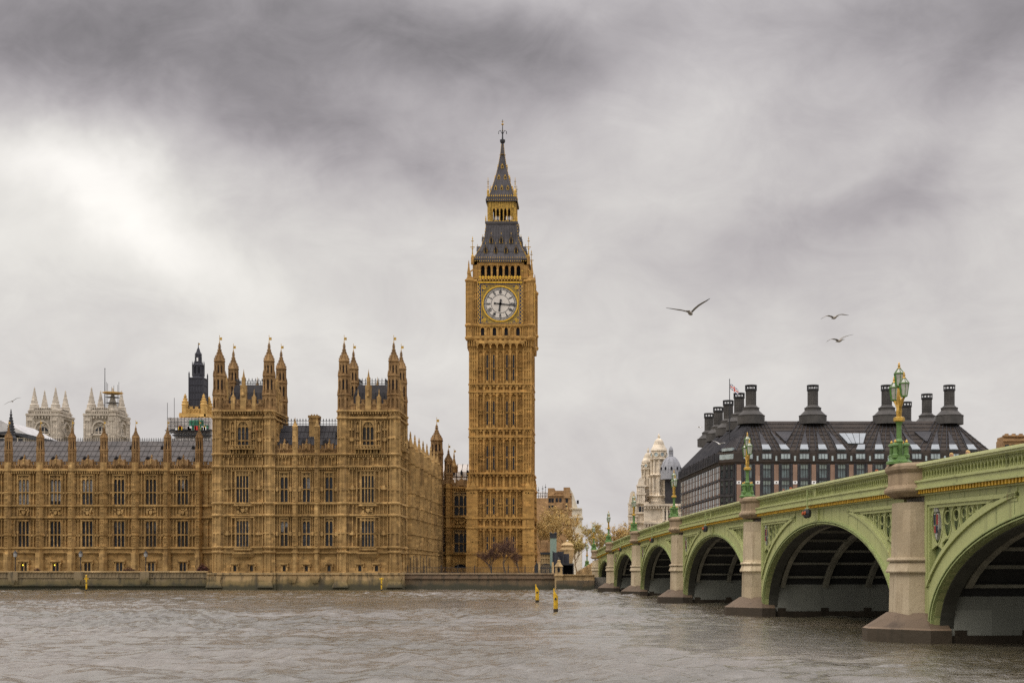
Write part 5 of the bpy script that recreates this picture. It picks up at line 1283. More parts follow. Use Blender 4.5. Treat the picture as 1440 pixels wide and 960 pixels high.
LAMPS = [(2, 'tallest green and gold triple lamp, on the nearest bridge pier'),
         (3, 'triple green lamp on the second pier from the right, against the dark office facade'),
         (4, 'triple green lamp on the third pier from the right, beside the white domed building'),
         (5, 'green lamp on the fourth pier, before the white building'),
         (6, 'small triple green lamp on the fifth pier from the right, next to the red signal'),
         (7, 'small green lamp on the last pier where the bridge meets the bank'), (1, '')]
LAMP0 = make_lamp(); first = True
for i, lab in LAMPS:
    if i == 1: continue
    p = FB(PIERS[i], .8, top(PIERS[i]) + .08); rz = math.atan2(BSI, BCO)
    if first: LAMP0.location = p; LAMP0.rotation_euler = (0, 0, rz); LAMP0.scale = (1.05,) * 3; LAMP0['label'] = lab; first = False
    else: dup(LAMP0, p, rz, lab, 1.05)
p = FB(PIERS[7] + 33, -.6, top(PIERS[7]) - 1.4 - 33 * .045); dup(LAMP0, p, rz, 'farthest green lamp, on the approach wall past the end of the bridge')
# navigation lights hung over the arch crowns
def nav_light(i, lab):
    m = mid(i); p = FB(m, .62, top(m) - 1.75); t = thing('navigation_light', lab, 'signal light', p, 0, 'navigation lights over the arches')
    b = MB(); q = lambda u, d, z: FB(m + u, d, top(m) + z)
    b.tube([q(0, .3, -.35), q(0, .75, -.32), q(0, .75, -1.55)], .05, 6); b.tube([q(0, .3, -.75), q(0, .75, -.7)], .04, 6); b.tube([q(-.45, .75, -1.55), q(.45, .75, -1.55)], .05, 6); b.build('bracket', 'green_mid', t, p)
    for s in (-1, 1):
        h = MB(); c = q(s * .3, .75, -1.85); h.lathe(c[0], c[1], [(.06, c[2] + .26), (.16, c[2] + .22), (.2, c[2]), (.17, c[2] - .24), (.05, c[2] - .32)], 10); h.build('lamp_hood', 'iron', t, p)
        l = MB(); F = Fr(c[0], c[1], FB.u[0], FB.u[1], FB.n[0], FB.n[1]); l.ring(F, -.0, c[2], .12, .12, .119, .2, .27, 12); l.build('lens', 'orange', t, p)
for i, lab in ((2, 'pair of hooded orange lights hung over the nearest full arch'), (3, 'pair of hooded orange lights hung over the second full arch from the right'), (4, 'pair of small hooded lights hung over the third full arch from the right'), (5, 'pair of small hooded lights hung over the fourth full arch from the right')): nav_light(i, lab)

DEPTH[0] = 1.0
# ---------------------------------------------------------------- office building with bronze roof and chimneys
ZO = 300.0
ho = lambda py: H(py, ZO)
def office():
    A = (X(1033, ZO), ZO); A2 = (X(1013, 303.2), 303.2); B = (X(1393, ZO), ZO)
    dd = (-.0925, .9957); LL = 58.0
    D = (A2[0] + dd[0] * LL, A2[1] + dd[1] * LL); Cc = (B[0] + dd[0] * 61, B[1] + dd[1] * 61)
    O = (A[0] + 20, ZO + 20, 2.3); root = thing('office_building', 'dark bronze roofed office block with tall round chimneys behind the green bridge', 'office building', O)
    foot = [A, B, Cc, D, A2]; ze = ho(650.5)
    w = MB(); ins = 1.2; cx, cy = sum(p[0] for p in foot) / 5, sum(p[1] for p in foot) / 5
    w.loft([[(p[0] + (cx - p[0]) * .02, p[1] + (cy - p[1]) * .02, z) for p in foot] for z in (1.5, ze)]); w.build('wall', 'bronze_dark', root, O)
    F = Fr(0, ZO, 1, 0, 0, -1); nx, ny = -dd[1], dd[0]
    Fl = Fr(A2[0], A2[1], dd[0], dd[1], nx, ny); cl = math.hypot(A[0] - A2[0], A[1] - A2[1]); Fc = Fr(A2[0], A2[1], (A[0] - A2[0]) / cl, (A[1] - A2[1]) / cl, (A[1] - A2[1]) / cl, -(A[0] - A2[0]) / cl)
    ps = MB(); fr = MB()
    zrow = [(ho(671.5), ho(652)), (ho(693.5), ho(675)), (ho(716), ho(698)), (ho(738), ho(720)), (ho(760), ho(742)), (ho(782), ho(764))]
    def bay(Fx, u0, u1, pw, rows, fins=False, win='office_window'):
        for z0, z1 in rows:
            fr.fbox(Fx, u0, u1, z0 - .55, z0, 0, .3); fr.fbox(Fx, u0, u0 + .28, z0, z1, 0, .35); fr.fbox(Fx, u1 - .28, u1, z0, z1, 0, .35); fr.fbox(Fx, u0, u1, z1 - .05, z1 + .1, 0, .3)
            zm = z1 - (z1 - z0) * .4; m = MB(); n = 3
            m.fbox(Fx, u0 + .25, u1 - .25, z0, zm, .0, .06); m.use(1); m.fbox(Fx, u0 + .25, u1 - .25, zm + .1, z1 - .05, .02, .1); m.use(0); g = m.build(win, ['glass_teal', 'glass_teal2'], root, O)
            f = MB(); f.fbox(Fx, u0 + .2, u1 - .2, zm, zm + .12, 0, .3)
            for k in range(1, n): uu = u0 + .28 + (u1 - u0 - .56) * k / n; f.fbox(Fx, uu - .05, uu + .05, z0, z1, 0, .18)
            f.build('window_frame', 'bronze_dark', g, O)
    step = 26.3 * ZO / FPX; u = X(1065, ZO) - step
    k = 0
    while u < X(1390, ZO):
        if u > A[0] - .5:
            ps.fbox(F, u - .5, u + .5, 2, ze - .4, 0, .55); ps.use(1); ps.fbox(F, u - .5, u + .5, ho(680.5), ho(676), .5, .62); ps.use(2); ps.fbox(F, u - .16, u + .16, ho(679), ho(677.2), .61, .66); ps.use(0)
            fr.fbox(F, u - .95, u - .55, 2, ze - .2, 0, .5); fr.fbox(F, u + .55, u + .95, 2, ze - .2, 0, .5)
        u0, u1 = u + 1.0, u + step - 1.0
        if u1 < B[0] - .3: bay(F, max(u0, A[0] + .2), u1, .5, zrow[:3])
        u += step; k += 1
    for i, (z0, z1) in enumerate(zrow[:3]):            # glazed chamfered corner
        for q in range(3): bay(Fc, .15 + cl * q / 3, .05 + cl * (q + 1) / 3, .5, [(z0, z1)])
    nb = 12; st = LL / nb
    for k in range(nb):
        u0 = k * st
        ps.fbox(Fl, u0 + .15, u0 + .6, 2, ze - .6, 0, .16); ps.fbox(Fl, u0 + st / 2 - .1, u0 + st / 2 + .1, 2, ze - .6, 0, .14)
        for z0, z1 in zrow[:5]:
            ps.fbox(Fl, u0 + .1, u0 + .65, z0 - .7, z0 + .1, .1, .3)
            for s0, s1 in ((u0 + .85, u0 + st / 2 - .25), (u0 + st / 2 + .35, u0 + st)):
                fr.fbox(Fl, s0, s1, z0 - .55, z0, 0, .14); m = MB(); m.fbox(Fl, s0 + .1, s1 - .1, z0, z1 - .1, 0, .06); g = m.build('office_window', ['glass_teal'], root, O); f = MB(); f.fbox(Fl, s0, s1, (z0 + z1) / 2, (z0 + z1) / 2 + .15, 0, .1); f.build('window_frame', 'bronze_dark', g, O)
    for zz in (ho(696.5), ho(674), ho(719)): fr.fbox(Fl, 0, LL, zz - .15, zz + .2, 0, .34); fr.fbox(F, A[0], B[0], zz - .1, zz + .15, 0, .32); fr.fbox(Fc, 0, cl, zz - .15, zz + .2, 0, .4)
    fr.build('facade_frame', 'bronze_dark', root, O); ps.build('stone_pier', ['pink_stone', 'white', 'iron'], root, O)
    # roof: steep bronze slopes rising to the ridge that carries the chimneys
    rz = ho(633); RZ = H(592, 311.5)
    RA = (X(1052, 311.5), 311.5); RB = (X(1341, 311.5), 311.5); RC = (RB[0] + dd[0] * 40, 311.5 + 40); RD = (RA[0] + dd[0] * 52, 311.5 + 52 * .99); RA2 = (RA[0] - .6, RA[1] + 2)
    out = lambda p, e: (p[0] + (p[0] - cx) * e, p[1] + (p[1] - cy) * e)
    r = MB(); ring = [A, B, Cc, D, A2]; rr = [RA, RB, RC, RD, RA2]
    r.loft([[out(p, .012) + (ze - .35,) for p in ring], [out(p, .02) + (ze + .25,) for p in ring], [out(p, .004) + (rz - .5,) for p in ring], [out(p, -.006) + (rz + .1,) for p in ring], [p + (RZ,) for p in rr], [(p[0] + (cx - p[0]) * .15, p[1] + (cy - p[1]) * .15, RZ + .1) for p in rr]])
    ro = r.build('roof', 'bronze', root, O)
    chx = [1056, 1143, 1247, 1335]; cc = [(X(px, 311.5), 311.5) for px in chx]
    side = [(cc[0][0] + dd[0] * 14.0 * k, 311.5 + 14.0 * k) for k in range(1, 5)]; rside = [(cc[3][0] + dd[0] * 15.5 * k, 311.5 + 15.5 * k) for k in (1, 2)]
    S = lambda u, t: (u * 1.0, ZO - .15 + (311.5 - ZO) * t, rz + (RZ - rz) * t)   # a point of the front slope
    rb = MB()
    def seam(ua, ta, ub, tb, w=.10):
        a, b = S(ua, ta), S(ub, tb); rb.tube([(a[0], a[1] - .05, a[2] + .05), (b[0], b[1] - .05, b[2] + .05)], w, 4)
    fx = lambda px: X(px, ZO); fr_ = lambda px: X(px, 311.5)
    eave = [fx(1078 + 26.3 * k) for k in range(-1, 12)]
    tops = {}
    for i, (x, y) in enumerate(cc):
        lo = (fx((chx[i - 1] + chx[i]) / 2) if i else A[0] + .3); hi = (fx((chx[i] + chx[i + 1]) / 2) if i < 3 else B[0] - .4)
        n = 10
        for k in range(n + 1):
            t = k / n; seam(lo + (hi - lo) * t, 0, min(RB[0] - .2, max(RA[0] + .2, x + (t - .5) * 7.0)), 1.0)
    # dark louvred wedges with a strip of roof glass at their foot, one over each bay
    wd = MB(); gl = MB()
    for k, u in enumerate(eave):
        if u < A[0] + 1.5 or u > B[0] - 2: continue
        j = min(range(4), key=lambda q: abs(cc[q][0] - u)); lean = (cc[j][0] - u) * .36
        big = abs(u - fx(1206)) < 2.2
        def quad(mb, pts, e):
            P = []
            for uu, t in pts: q = S(uu, t); P.append((q[0], q[1] - e, q[2] + e))
            P2 = [(a, b + e + .3, c - e - .3) for a, b, c in P]; n = len(P); mb = mb if mb is not gl else MB(); mb.add(P + P2, [tuple(range(n)), tuple(range(2 * n - 1, n - 1, -1))] + [(q, q + n, (q + 1) % n + n, (q + 1) % n) for q in range(n)])
            if mb is not wd: mb.build('roof_glass', 'glass_sky', ro, O)
        h = .98
        quad(gl, [(u - h, .0), (u + h, .0), (u + h * .8 + lean * .2, .16), (u - h * .8 + lean * .2, .16)], .25)
        if not big: quad(wd, [(u - h * .75 + lean * .22, .17), (u + h * .75 + lean * .22, .17), (u + lean, .62), (u + lean - .15, .62)], .16)
    q0 = fx(1206)
    def quad(mb, pts, e):
        P = []
        for uu, t in pts: q = S(uu, t); P.append((q[0], q[1] - e, q[2] + e))
        P2 = [(a, b + e + .3, c - e - .3) for a, b, c in P]; n = len(P); o = MB() if mb is gl else mb; o.add(P + P2, [tuple(range(n)), tuple(range(2 * n - 1, n - 1, -1))] + [(q, q + n, (q + 1) % n + n, (q + 1) % n) for q in range(n)])
        if mb is gl: o.build('roof_glass', 'glass_sky', ro, O)
    for k in range(4):
        a, b = -3.2 + 6.4 * k / 4, -3.2 + 6.4 * (k + 1) / 4; quad(gl, [(q0 + a * .55, .20), (q0 + b * .55 - .1, .20), (q0 + b - .12, .54), (q0 + a, .54)], .24)
    for px in (1107, 1307): u = fx(px); quad(wd, [(u - .1, .28), (u + .3, .28), (u + 2.2, .6), (u - 1.8, .6)], .2)
    wd.build('louvred_wedge', 'bronze_dark', ro, O)
    for t in (.13, .26, .39, .52, .65, .78, .91):
        a = S(0, t); rb.box(A[0] + 13 * t * 0 + (RA[0] - A[0]) * t, B[0] + (RB[0] - B[0]) * t, a[1] - .12, a[1] + .02, a[2] - .03, a[2] + .06)
    for k in range(25):                                # seams of the left slope
        t = k / 24; a = (A2[0] + dd[0] * LL * t, A2[1] + dd[1] * LL * t, rz); b = (RA2[0] + (RD[0] - RA2[0]) * t, RA2[1] + (RD[1] - RA2[1]) * t, RZ)
        rb.tube([(a[0] - .05, a[1], a[2] + .05), (b[0] - .05, b[1], b[2] + .05)], .28 if k % 3 == 0 else .12, 4)
    for k in range(7): t = k / 6; rb.tube([(A2[0] + (A[0] - A2[0]) * t, A2[1] + (A[1] - A2[1]) * t - .05, rz), (RA[0] - .4 + .4 * t, RA[1], RZ)], .13, 4)
    rb.build('roof_seam', 'bronze_dark', ro, O)
    at = MB(); bf = MB()                               # attic windows under the eaves
    for k, u in enumerate(eave):
        if u < A[0] + 1 or u > B[0] - 2: continue
        F2 = Fr(0, ZO - .35, 1, 0, 0, -1); a1 = MB(); a1.fbox(F2, u - 1.0, u + 1.0, ho(645), ho(638.5), .0, .25); a1.build('attic_window', 'glass_sky2', root, O); b1 = MB(); b1.fbox(F2, u - 1.25, u + 1.25, ho(646.2), ho(637), -.5, .12)
        for q in (-.34, .34): b1.fbox(F2, u + q - .05, u + q + .05, ho(645), ho(638.5), .2, .29)
        b1.build('attic_frame', 'bronze_dark', root, O)
        a1 = MB(); a1.fbox(F2, u + 13.1 * ZO / FPX - .2, u + 13.1 * ZO / FPX + .2, ho(648), ho(641), .1, .35); a1.build('attic_slit', 'glass_sky2', root, O)
    at.fbox(Fc, .2, cl, ho(645), ho(638), .35, .5); at.fbox(Fc, .6, cl - .6, ho(633), ho(629), -.6, .2)
    bf.fbox(Fl, 0, LL, ho(648.5), ho(647.5), .2, 1.1)
    for k in range(24): bf.fbox(Fl, LL * k / 24, LL * k / 24 + .5, ho(648), ho(636), .2, 1.1)
    at.build('attic_window', 'glass_sky2', root, O); bf.build('attic_fins', 'bronze_dark', root, O)
    z0 = RZ - .8
    def chimney(x, y, s=1.0, drum=True):
        c = MB(); zt = H(541.5, 311.5)
        if drum: c.lathe(x, y, [(3.25, z0), (3.25, z0 + 2.0), (3.15, z0 + 2.1), (1.95, z0 + 3.25), (1.95, z0 + 3.85), (1.85, z0 + 3.95), (1.25, z0 + 4.5)], 16)
        else: c.lathe(x, y, [(2.9, z0), (2.9, z0 + 2.0), (2.8, z0 + 2.2), (1.5, z0 + 3.6), (1.5, z0 + 4.4)], 16)
        c.lathe(x, y, [(1.22, z0 + 3), (1.22, zt - .9)], 16)
        for k in range(8): zz = z0 + 4.6 + (zt - z0 - 5.8) * k / 8; c.lathe(x, y, [(1.25, zz), (1.27, zz + .05), (1.25, zz + .1)], 16)
        for k in range(12): a = 2 * math.pi * k / 12; c.lathe(x + 1.22 * math.cos(a), y + 1.22 * math.sin(a), [(.05, z0 + 4.5), (.05, zt - .9)], 4)
        for zz, rr in ((z0 + 2.02, 3.33), (z0 + 3.85, 2.03)): c.lathe(x, y, [(rr, zz - .08), (rr, zz + .08)], 16)
        o = c.build('chimney', 'bronze_dark2', root, O)
        v = MB(); v.lathe(x, y, [(1.38, zt - 1.35), (1.42, zt - 1.25), (1.42, zt - 1.05)], 16); v.lathe(x, y, [(1.42, zt - .25), (1.42, zt), (1.2, zt + .02)], 16)
        for k in range(10): a = 2 * math.pi * k / 10; v.lathe(x + 1.3 * math.cos(a), y + 1.3 * math.sin(a), [(.12, zt - 1.1), (.12, zt - .2)], 4)
        v.build('vent_cap', 'iron', o, O)
    for x, y in cc: chimney(x, y)
    for x, y in side: chimney(x, y, 1, True)
    for x, y in rside: chimney(x, y, 1, True)
    # flagpole on the left slope
    px, py = X(1026, 306), 306.0; P = thing('flagpole', 'thin flagpole with a red, white and blue flag on the dark bronze roof corner', 'flagpole', (px, py, ho(622)))
    m = MB(); m.lathe(px, py, [(.14, ho(625)), (.09, H(534, 306)), (.14, H(533.5, 306)), (.01, H(532, 306))], 8); m.build('pole', 'iron', P, (px, py, ho(622)))
    fl = MB(); zt = H(539, 306); n = 12
    def P3(s, t, e=0): return (px + .15 + 1.9 * s, py + .18 * math.sin(5 * s + 1) + e, zt - 1.5 * s ** 1.1 - t * 1.25 + .08 * math.sin(7 * s))
    col = lambda s, t: (1 if abs(s - .5) < .07 or abs(t - .5) < .12 else 0 if abs(s - .5) < .14 or abs(t - .5) < .22 or abs(abs(s - .5) - abs(t - .5)) < .1 else 2)
    for i in range(16):
        for j in range(10):
            fl.use(col((i + .5) / 16, (j + .5) / 10)); q = [(i / 16, j / 10), ((i + 1) / 16, j / 10), ((i + 1) / 16, (j + 1) / 10), (i / 16, (j + 1) / 10)]
            fl.add([P3(a, b) for a, b in q] + [P3(a, b, .03) for a, b in q], [(0, 1, 2, 3), (7, 6, 5, 4)])
    fl.build('flag', ['white', 'red', 'flag_blue'], P, (px, py, ho(622)))
M['glass_teal2'] = plain('office_blind_glass', (.17, .21, .18), .2, .2, .6, spec=.6)
M['glass_sky2'] = plain('attic_glass', (.30, .36, .36), .1, .2, .8, spec=.8)  # pale base colour stands in for sky reflected in the panes
M['bronze_dark2'] = slate('chimney_bronze', (.055, .052, .048), (.08, .075, .068))
M['flag_blue'] = plain('flag_blue_cloth', (.02, .03, .16), .8)
office()

# ---------------------------------------------------------------- white stone building with domed turrets
def white_building():
    Z = 400.0; h = lambda py: H(py, Z); x = lambda px: X(px, Z); O = (x(922), Z + 6, 2.3)
    root = thing('domed_building', 'pale carved stone building with domed corner turrets left of the dark office roof', 'building', O)
    w = MB(); w.box(x(905), x(958), Z - 3.2, Z + 26, 1, h(712)); w.box(x(884), x(930), Z + 1, Z + 20, 1, h(742))
    F = Fr(0, Z - 3.2, 1, 0, 0, -1)
    for py in (712, 737): string(w, F, x(905), x(958), h(py), .5, 1.0, .8)
    for px in range(932, 956, 5): w.fbox(F, x(px) - .3, x(px) + .3, 1, h(713), 0, .6)
    w.build('wall', 'stone_white', root, O)
    for px in (936.5, 941.5, 946.5): g = MB(); g.fbox(F, x(px) - .45, x(px) + .45, h(731), h(718), .0, .2); g.build('window', 'glass', root, O)
    def ring_cols(mb, cx, cy, r, z0, z1, n, c=.28):
        for k in range(n): a = 2 * math.pi * (k + .5) / n; mb.lathe(cx + r * math.cos(a), cy + r * math.sin(a), [(c * 1.3, z0), (c, z0 + .4), (c, z1 - .5), (c * 1.5, z1)], 6)
    def turret(px, Zc, s, ys, bodyr, name='turret'):
        """ys: photo rows of finial, dome top, dome foot, skirt foot, drum foot, column head, column foot, cornice, base"""
        hh = lambda py: H(py, Zc); cx, cy = X(px, Zc), Zc; m = MB(); d = MB(); r = bodyr
        m.lathe(cx, cy, [(.05, hh(ys[0])), (.35 * s, hh(ys[0] + 3)), (.5 * s, hh(ys[0] + 5)), (.2 * s, hh(ys[0] + 7)), (.4 * s, hh(ys[1] + .5))][::-1], 8)
        n = 6; z1, z0 = hh(ys[1]), hh(ys[2]); m.lathe(cx, cy, [(r * .62 * math.cos(t * math.pi / 2 / n), z0 + (z1 - z0) * math.sin(t * math.pi / 2 / n)) for t in range(n + 1)], 16)
        m.lathe(cx, cy, [(r * 1.0, hh(ys[3])), (r * .95, hh(ys[3] - 2)), (r * .68, hh(ys[2])), (r * .66, hh(ys[2]) + .3)], 16)
        m.lathe(cx, cy, [(r * .88, hh(ys[4])), (r * .88, hh(ys[3]))], 16)
        for k in range(8):
            a = 2 * math.pi * (k + .5) / 8; ca, sa = math.cos(a), math.sin(a); F = Fr(cx + r * .86 * ca, cy + r * .86 * sa, -sa, ca, ca, sa); zc = (hh(ys[3]) + hh(ys[4])) / 2; q = (hh(ys[3]) - hh(ys[4])) * .3
            m.ring(F, 0, zc, q * 1.25, q * 1.25, q * .35, 0, .3, 10); d.ring(F, 0, zc, q, q, q - .01, 0, .12, 10)
        m.lathe(cx, cy, [(r * .9, hh(ys[4] + 2)), (r * 1.08, hh(ys[4] + 1)), (r * 1.08, hh(ys[4])), (r * .9, hh(ys[4] - 1))], 16)
        m.lathe(cx, cy, [(r * .82, hh(ys[5])), (r * .82, hh(ys[4]))], 16); ring_cols(m, cx, cy, r * .92, hh(ys[5]), hh(ys[4] + 2), 10, .3 * s)
        m.lathe(cx, cy, [(r * 1.0, hh(ys[5] + 3)), (r * 1.2, hh(ys[5] + 1)), (r * 1.25, hh(ys[5])), (r * .9, hh(ys[5] - 1))], 16)
        m.lathe(cx, cy, [(r * .95, hh(ys[6])), (r * .95, hh(ys[5]))], 16); ring_cols(m, cx, cy, r * 1.06, hh(ys[6]), hh(ys[5] + 3), 10, .36 * s)
        m.lathe(cx, cy, [(r * 1.1, hh(ys[6] + 2)), (r * 1.35, hh(ys[6] + 1)), (r * 1.35, hh(ys[6])), (r, hh(ys[6] - 1))], 16)
        m.lathe(cx, cy, [(r * 1.15, 1), (r * 1.15, hh(ys[7] + 4)), (r * 1.45, hh(ys[7])), (r * 1.45, hh(ys[7] - 1)), (r * 1.15, hh(ys[7] - 3)), (r * 1.15, hh(ys[6]))], 16)
        o = m.build(name, 'stone_white', root, O); d.build('opening', 'glass_sky2', o, O)
    turret(926.5, 404, 1.0, (609, 616, 626.5, 634, 645, 668, 697, 720), 2.65)
    turret(911.5, 408, .9, (629, 636, 643.5, 650.5, 659, 684, 707, 728), 2.15)
    turret(951, 412, .6, (655, 658, 661, 664, 668, 690, 708, 730), 1.2)
    s = MB(); F2 = Fr(0, Z, 1, 0, 0, -1)                # scrolled gables and the round-headed left bay
    for px, yt, yb, wd in ((890, 690, 742, 6), (901.5, 671, 706, 5.5), (940, 690, 714, 4)):
        uc, ww = x(px), wd * Z / FPX; zt, zb = h(yt), h(yb)
        s.fpoly(F2, [(uc - ww, zb), (uc + ww, zb), (uc + ww, zb + (zt - zb) * .62), (uc + ww * .75, zb + (zt - zb) * .8), (uc + ww * .5, zt - .4), (uc, zt), (uc - ww * .5, zt - .4), (uc - ww * .75, zb + (zt - zb) * .8), (uc - ww, zb + (zt - zb) * .62)], -6, .3)
        for zz in (zb + (zt - zb) * .3, zb + (zt - zb) * .62): s.fbox(F2, uc - ww - .3, uc + ww + .3, zz, zz + .5, -.5, .8)
        for q in (-.7, -.25, .25, .7): s.fbox(F2, uc + q * ww - .22, uc + q * ww + .22, zb, zb + (zt - zb) * .6, .2, .65)
    for py in (708, 722, 735): string(s, F2, x(884), x(912), h(py), .4, .9)
    s.box(x(893), x(916), Z - .2, Z + 6, 1, h(709)); s.build('gable', 'stone_white', root, O)
    for px, yt in ((888, 712), (893, 712), (888, 727), (893, 727), (900, 712), (905, 712)): g = MB(); g.fbox(F2, x(px) - .4, x(px) + .4, h(yt + 9), h(yt), .2, .38); g.build('window', 'glass', root, O)
    rf = MB(); rf.loft([[(x(935), Z - 3, h(713)), (x(958), Z - 3, h(713)), (x(958), Z + 24, h(713)), (x(935), Z + 24, h(713))], [(x(935.5), Z - 2.6, h(664)), (x(957), Z - 2.6, h(664)), (x(957), Z + 20, h(664)), (x(935.5), Z + 20, h(664))]])
    rf.build('roof', 'slate_dark', root, O)
    cx, cy = X(943.5, 399), 399.0; hh = lambda py: H(py, 399); d = MB(); n = 7; z0, z1 = hh(665), hh(641); r = 3.15
    d.lathe(cx, cy, [(r, hh(674)), (r, z0)] + [(r * math.cos(t * math.pi / 2 / n), z0 + (z1 - z0) * math.sin(t * math.pi / 2 / n)) for t in range(n)] + [(.5, z1)], 20)
    for k in range(10): a = 2 * math.pi * k / 10; d.tube([(cx + (r + .02) * math.cos(t * math.pi / 2 / n) * math.cos(a), cy + (r + .02) * math.cos(t * math.pi / 2 / n) * math.sin(a), z0 + (z1 - z0) * math.sin(t * math.pi / 2 / n)) for t in range(n)], .09, 4)
    d.lathe(cx, cy, [(.75, hh(641)), (.75, hh(639)), (.5, hh(638.5)), (.5, hh(634)), (.75, hh(633)), (.55, hh(630)), (.1, hh(627))], 8)
    for k in range(8): a = 2 * math.pi * k / 8; d.lathe(cx + .6 * math.cos(a), cy + .6 * math.sin(a), [(.12, hh(639)), (.12, hh(633))], 4)
    do = d.build('lead_dome', 'lead', root, O); g = MB()
    for k in range(10): a = 2 * math.pi * (k + .5) / 10; g.lathe(cx + r * .97 * math.cos(a), cy + r * .97 * math.sin(a), [(.3, hh(661)), (.3, hh(658)), (.05, hh(656.5))], 6)
    g.build('round_window', 'dark', do, O)
white_building()

# ---------------------------------------------------------------- brown stepped building right of the clock tower
def brown_building():
    Z = 390.0; h = lambda py: H(py, Z); x = lambda px: X(px, Z); O = (x(790), Z + 8, 2.3)
    r = thing('brick_building', 'brown brick building with stepped roofline and cream rendered end, right of the clock tower', 'building', O)
    w = MB(); w.box(x(770), x(804), Z, Z + 16, 1, h(693)); w.box(x(770.5), x(779.5), Z - .2, Z + 16, h(695), h(686)); w.box(x(792.5), x(801.5), Z - .3, Z + 16, h(700), h(685)); w.box(x(779), x(793), Z - .1, Z + 16, h(693.1), h(689.5))
    F = Fr(0, Z, 1, 0, 0, -1)
    for py in (697, 716, 737): w.fbox(F, x(770), x(804), h(py), h(py) + .4, 0, .35)
    w.fbox(F, x(782), x(792), h(715), h(706), 0, .5); w.build('wall', 'brick', r, O)
    c = MB(); c.fpoly(F, [(x(801.6), 1), (x(818), 1), (x(818), h(714)), (x(812.5), h(714)), (x(806), h(694)), (x(801.6), h(686))], -14, -.1)
    c.fbox(F, x(801), x(818), h(715.5), h(714), -14, .4); c.fbox(F, x(801), x(819.5), h(728), h(726), -14, .5); c.build('gable_end', 'cream', r, O)
    for px in (773, 777, 783, 788, 797):
        for py in (700, 710, 722, 733, 745): g = MB(); g.fbox(F, x(px) - .35, x(px) + .35, h(py + 6), h(py), .0, .12); g.build('window', 'glass', r, O)
    d = MB(); d.fbox(F, x(811), x(814), h(708), h(703), -.3, .3); d.build('dormer', 'slate_dark', r, O)
    # lower white-grey block with rooftop plant between it and the tower
    O2 = (x(758), Z + 30, 2.3); b = thing('rooftop_block', 'flat roofed brown block with rooftop railings showing just right of the clock tower', 'building', O2)
    m = MB(); m.box(x(744), x(775), Z + 25, Z + 40, 1, H(700, Z + 25)); m.build('wall', 'brick', b, O2)
    q = MB(); y = Z + 25.2; hh = lambda py: H(py, y)
    for k in range(9): q.box(X(748 + 3 * k, y) - .06, X(748 + 3 * k, y) + .06, y, y + .1, hh(700), hh(693))
    for py in (693, 697): q.box(X(748, y), X(772, y), y, y + .1, hh(py) - .06, hh(py) + .06)
    for px, t in ((757, 684), (763, 682), (767, 680)): q.lathe(X(px, y), y + 1, [(.1, hh(700)), (.05, hh(t))], 5); q.lathe(X(px, y), y + 1, [(.3, hh(t + 5)), (.3, hh(t + 4))], 5)
    q.build('railing', 'iron', b, O2)
    v = MB(); v.box(X(757, y), X(770, y), y + 3, y + 10, hh(700.5), hh(690)); v.build('plant_room', 'white', b, O2)
brown_building()
def far_right():
    Z = 330.0; O = (X(1450, Z), Z + 3, 2.3); r = thing('brick_block', 'flat topped brown brick block cut by the right picture edge above the bridge', 'building', O); m = MB()
    m.box(X(1411, Z), X(1560, Z), Z, Z + 6, 1, H(618, Z)); F = Fr(0, Z, 1, 0, 0, -1); m.fbox(F, X(1410, Z), X(1560, Z), H(620, Z), H(617, Z), 0, .5); m.fbox(F, X(1411, Z), X(1560, Z), H(613.5, Z), H(611.5, Z), -1, .3); m.box(X(1411.5, Z), X(1560, Z), Z + .2, Z + 5.5, H(618, Z), H(613, Z))
    for k in range(14): m.fbox(F, X(1414 + 10 * k, Z), X(1418 + 10 * k, Z), H(612, Z), H(609.5, Z), -.9, .2)
    m.build('wall', 'brick', r, O); g = MB()
    for k in range(14):
        for py in (625, 645, 665): g.fbox(F, X(1413 + 10 * k, Z), X(1419 + 10 * k, Z), H(py + 12, Z), H(py, Z), 0, .1)
    g.build('windows', 'glass', r, O)
far_right()

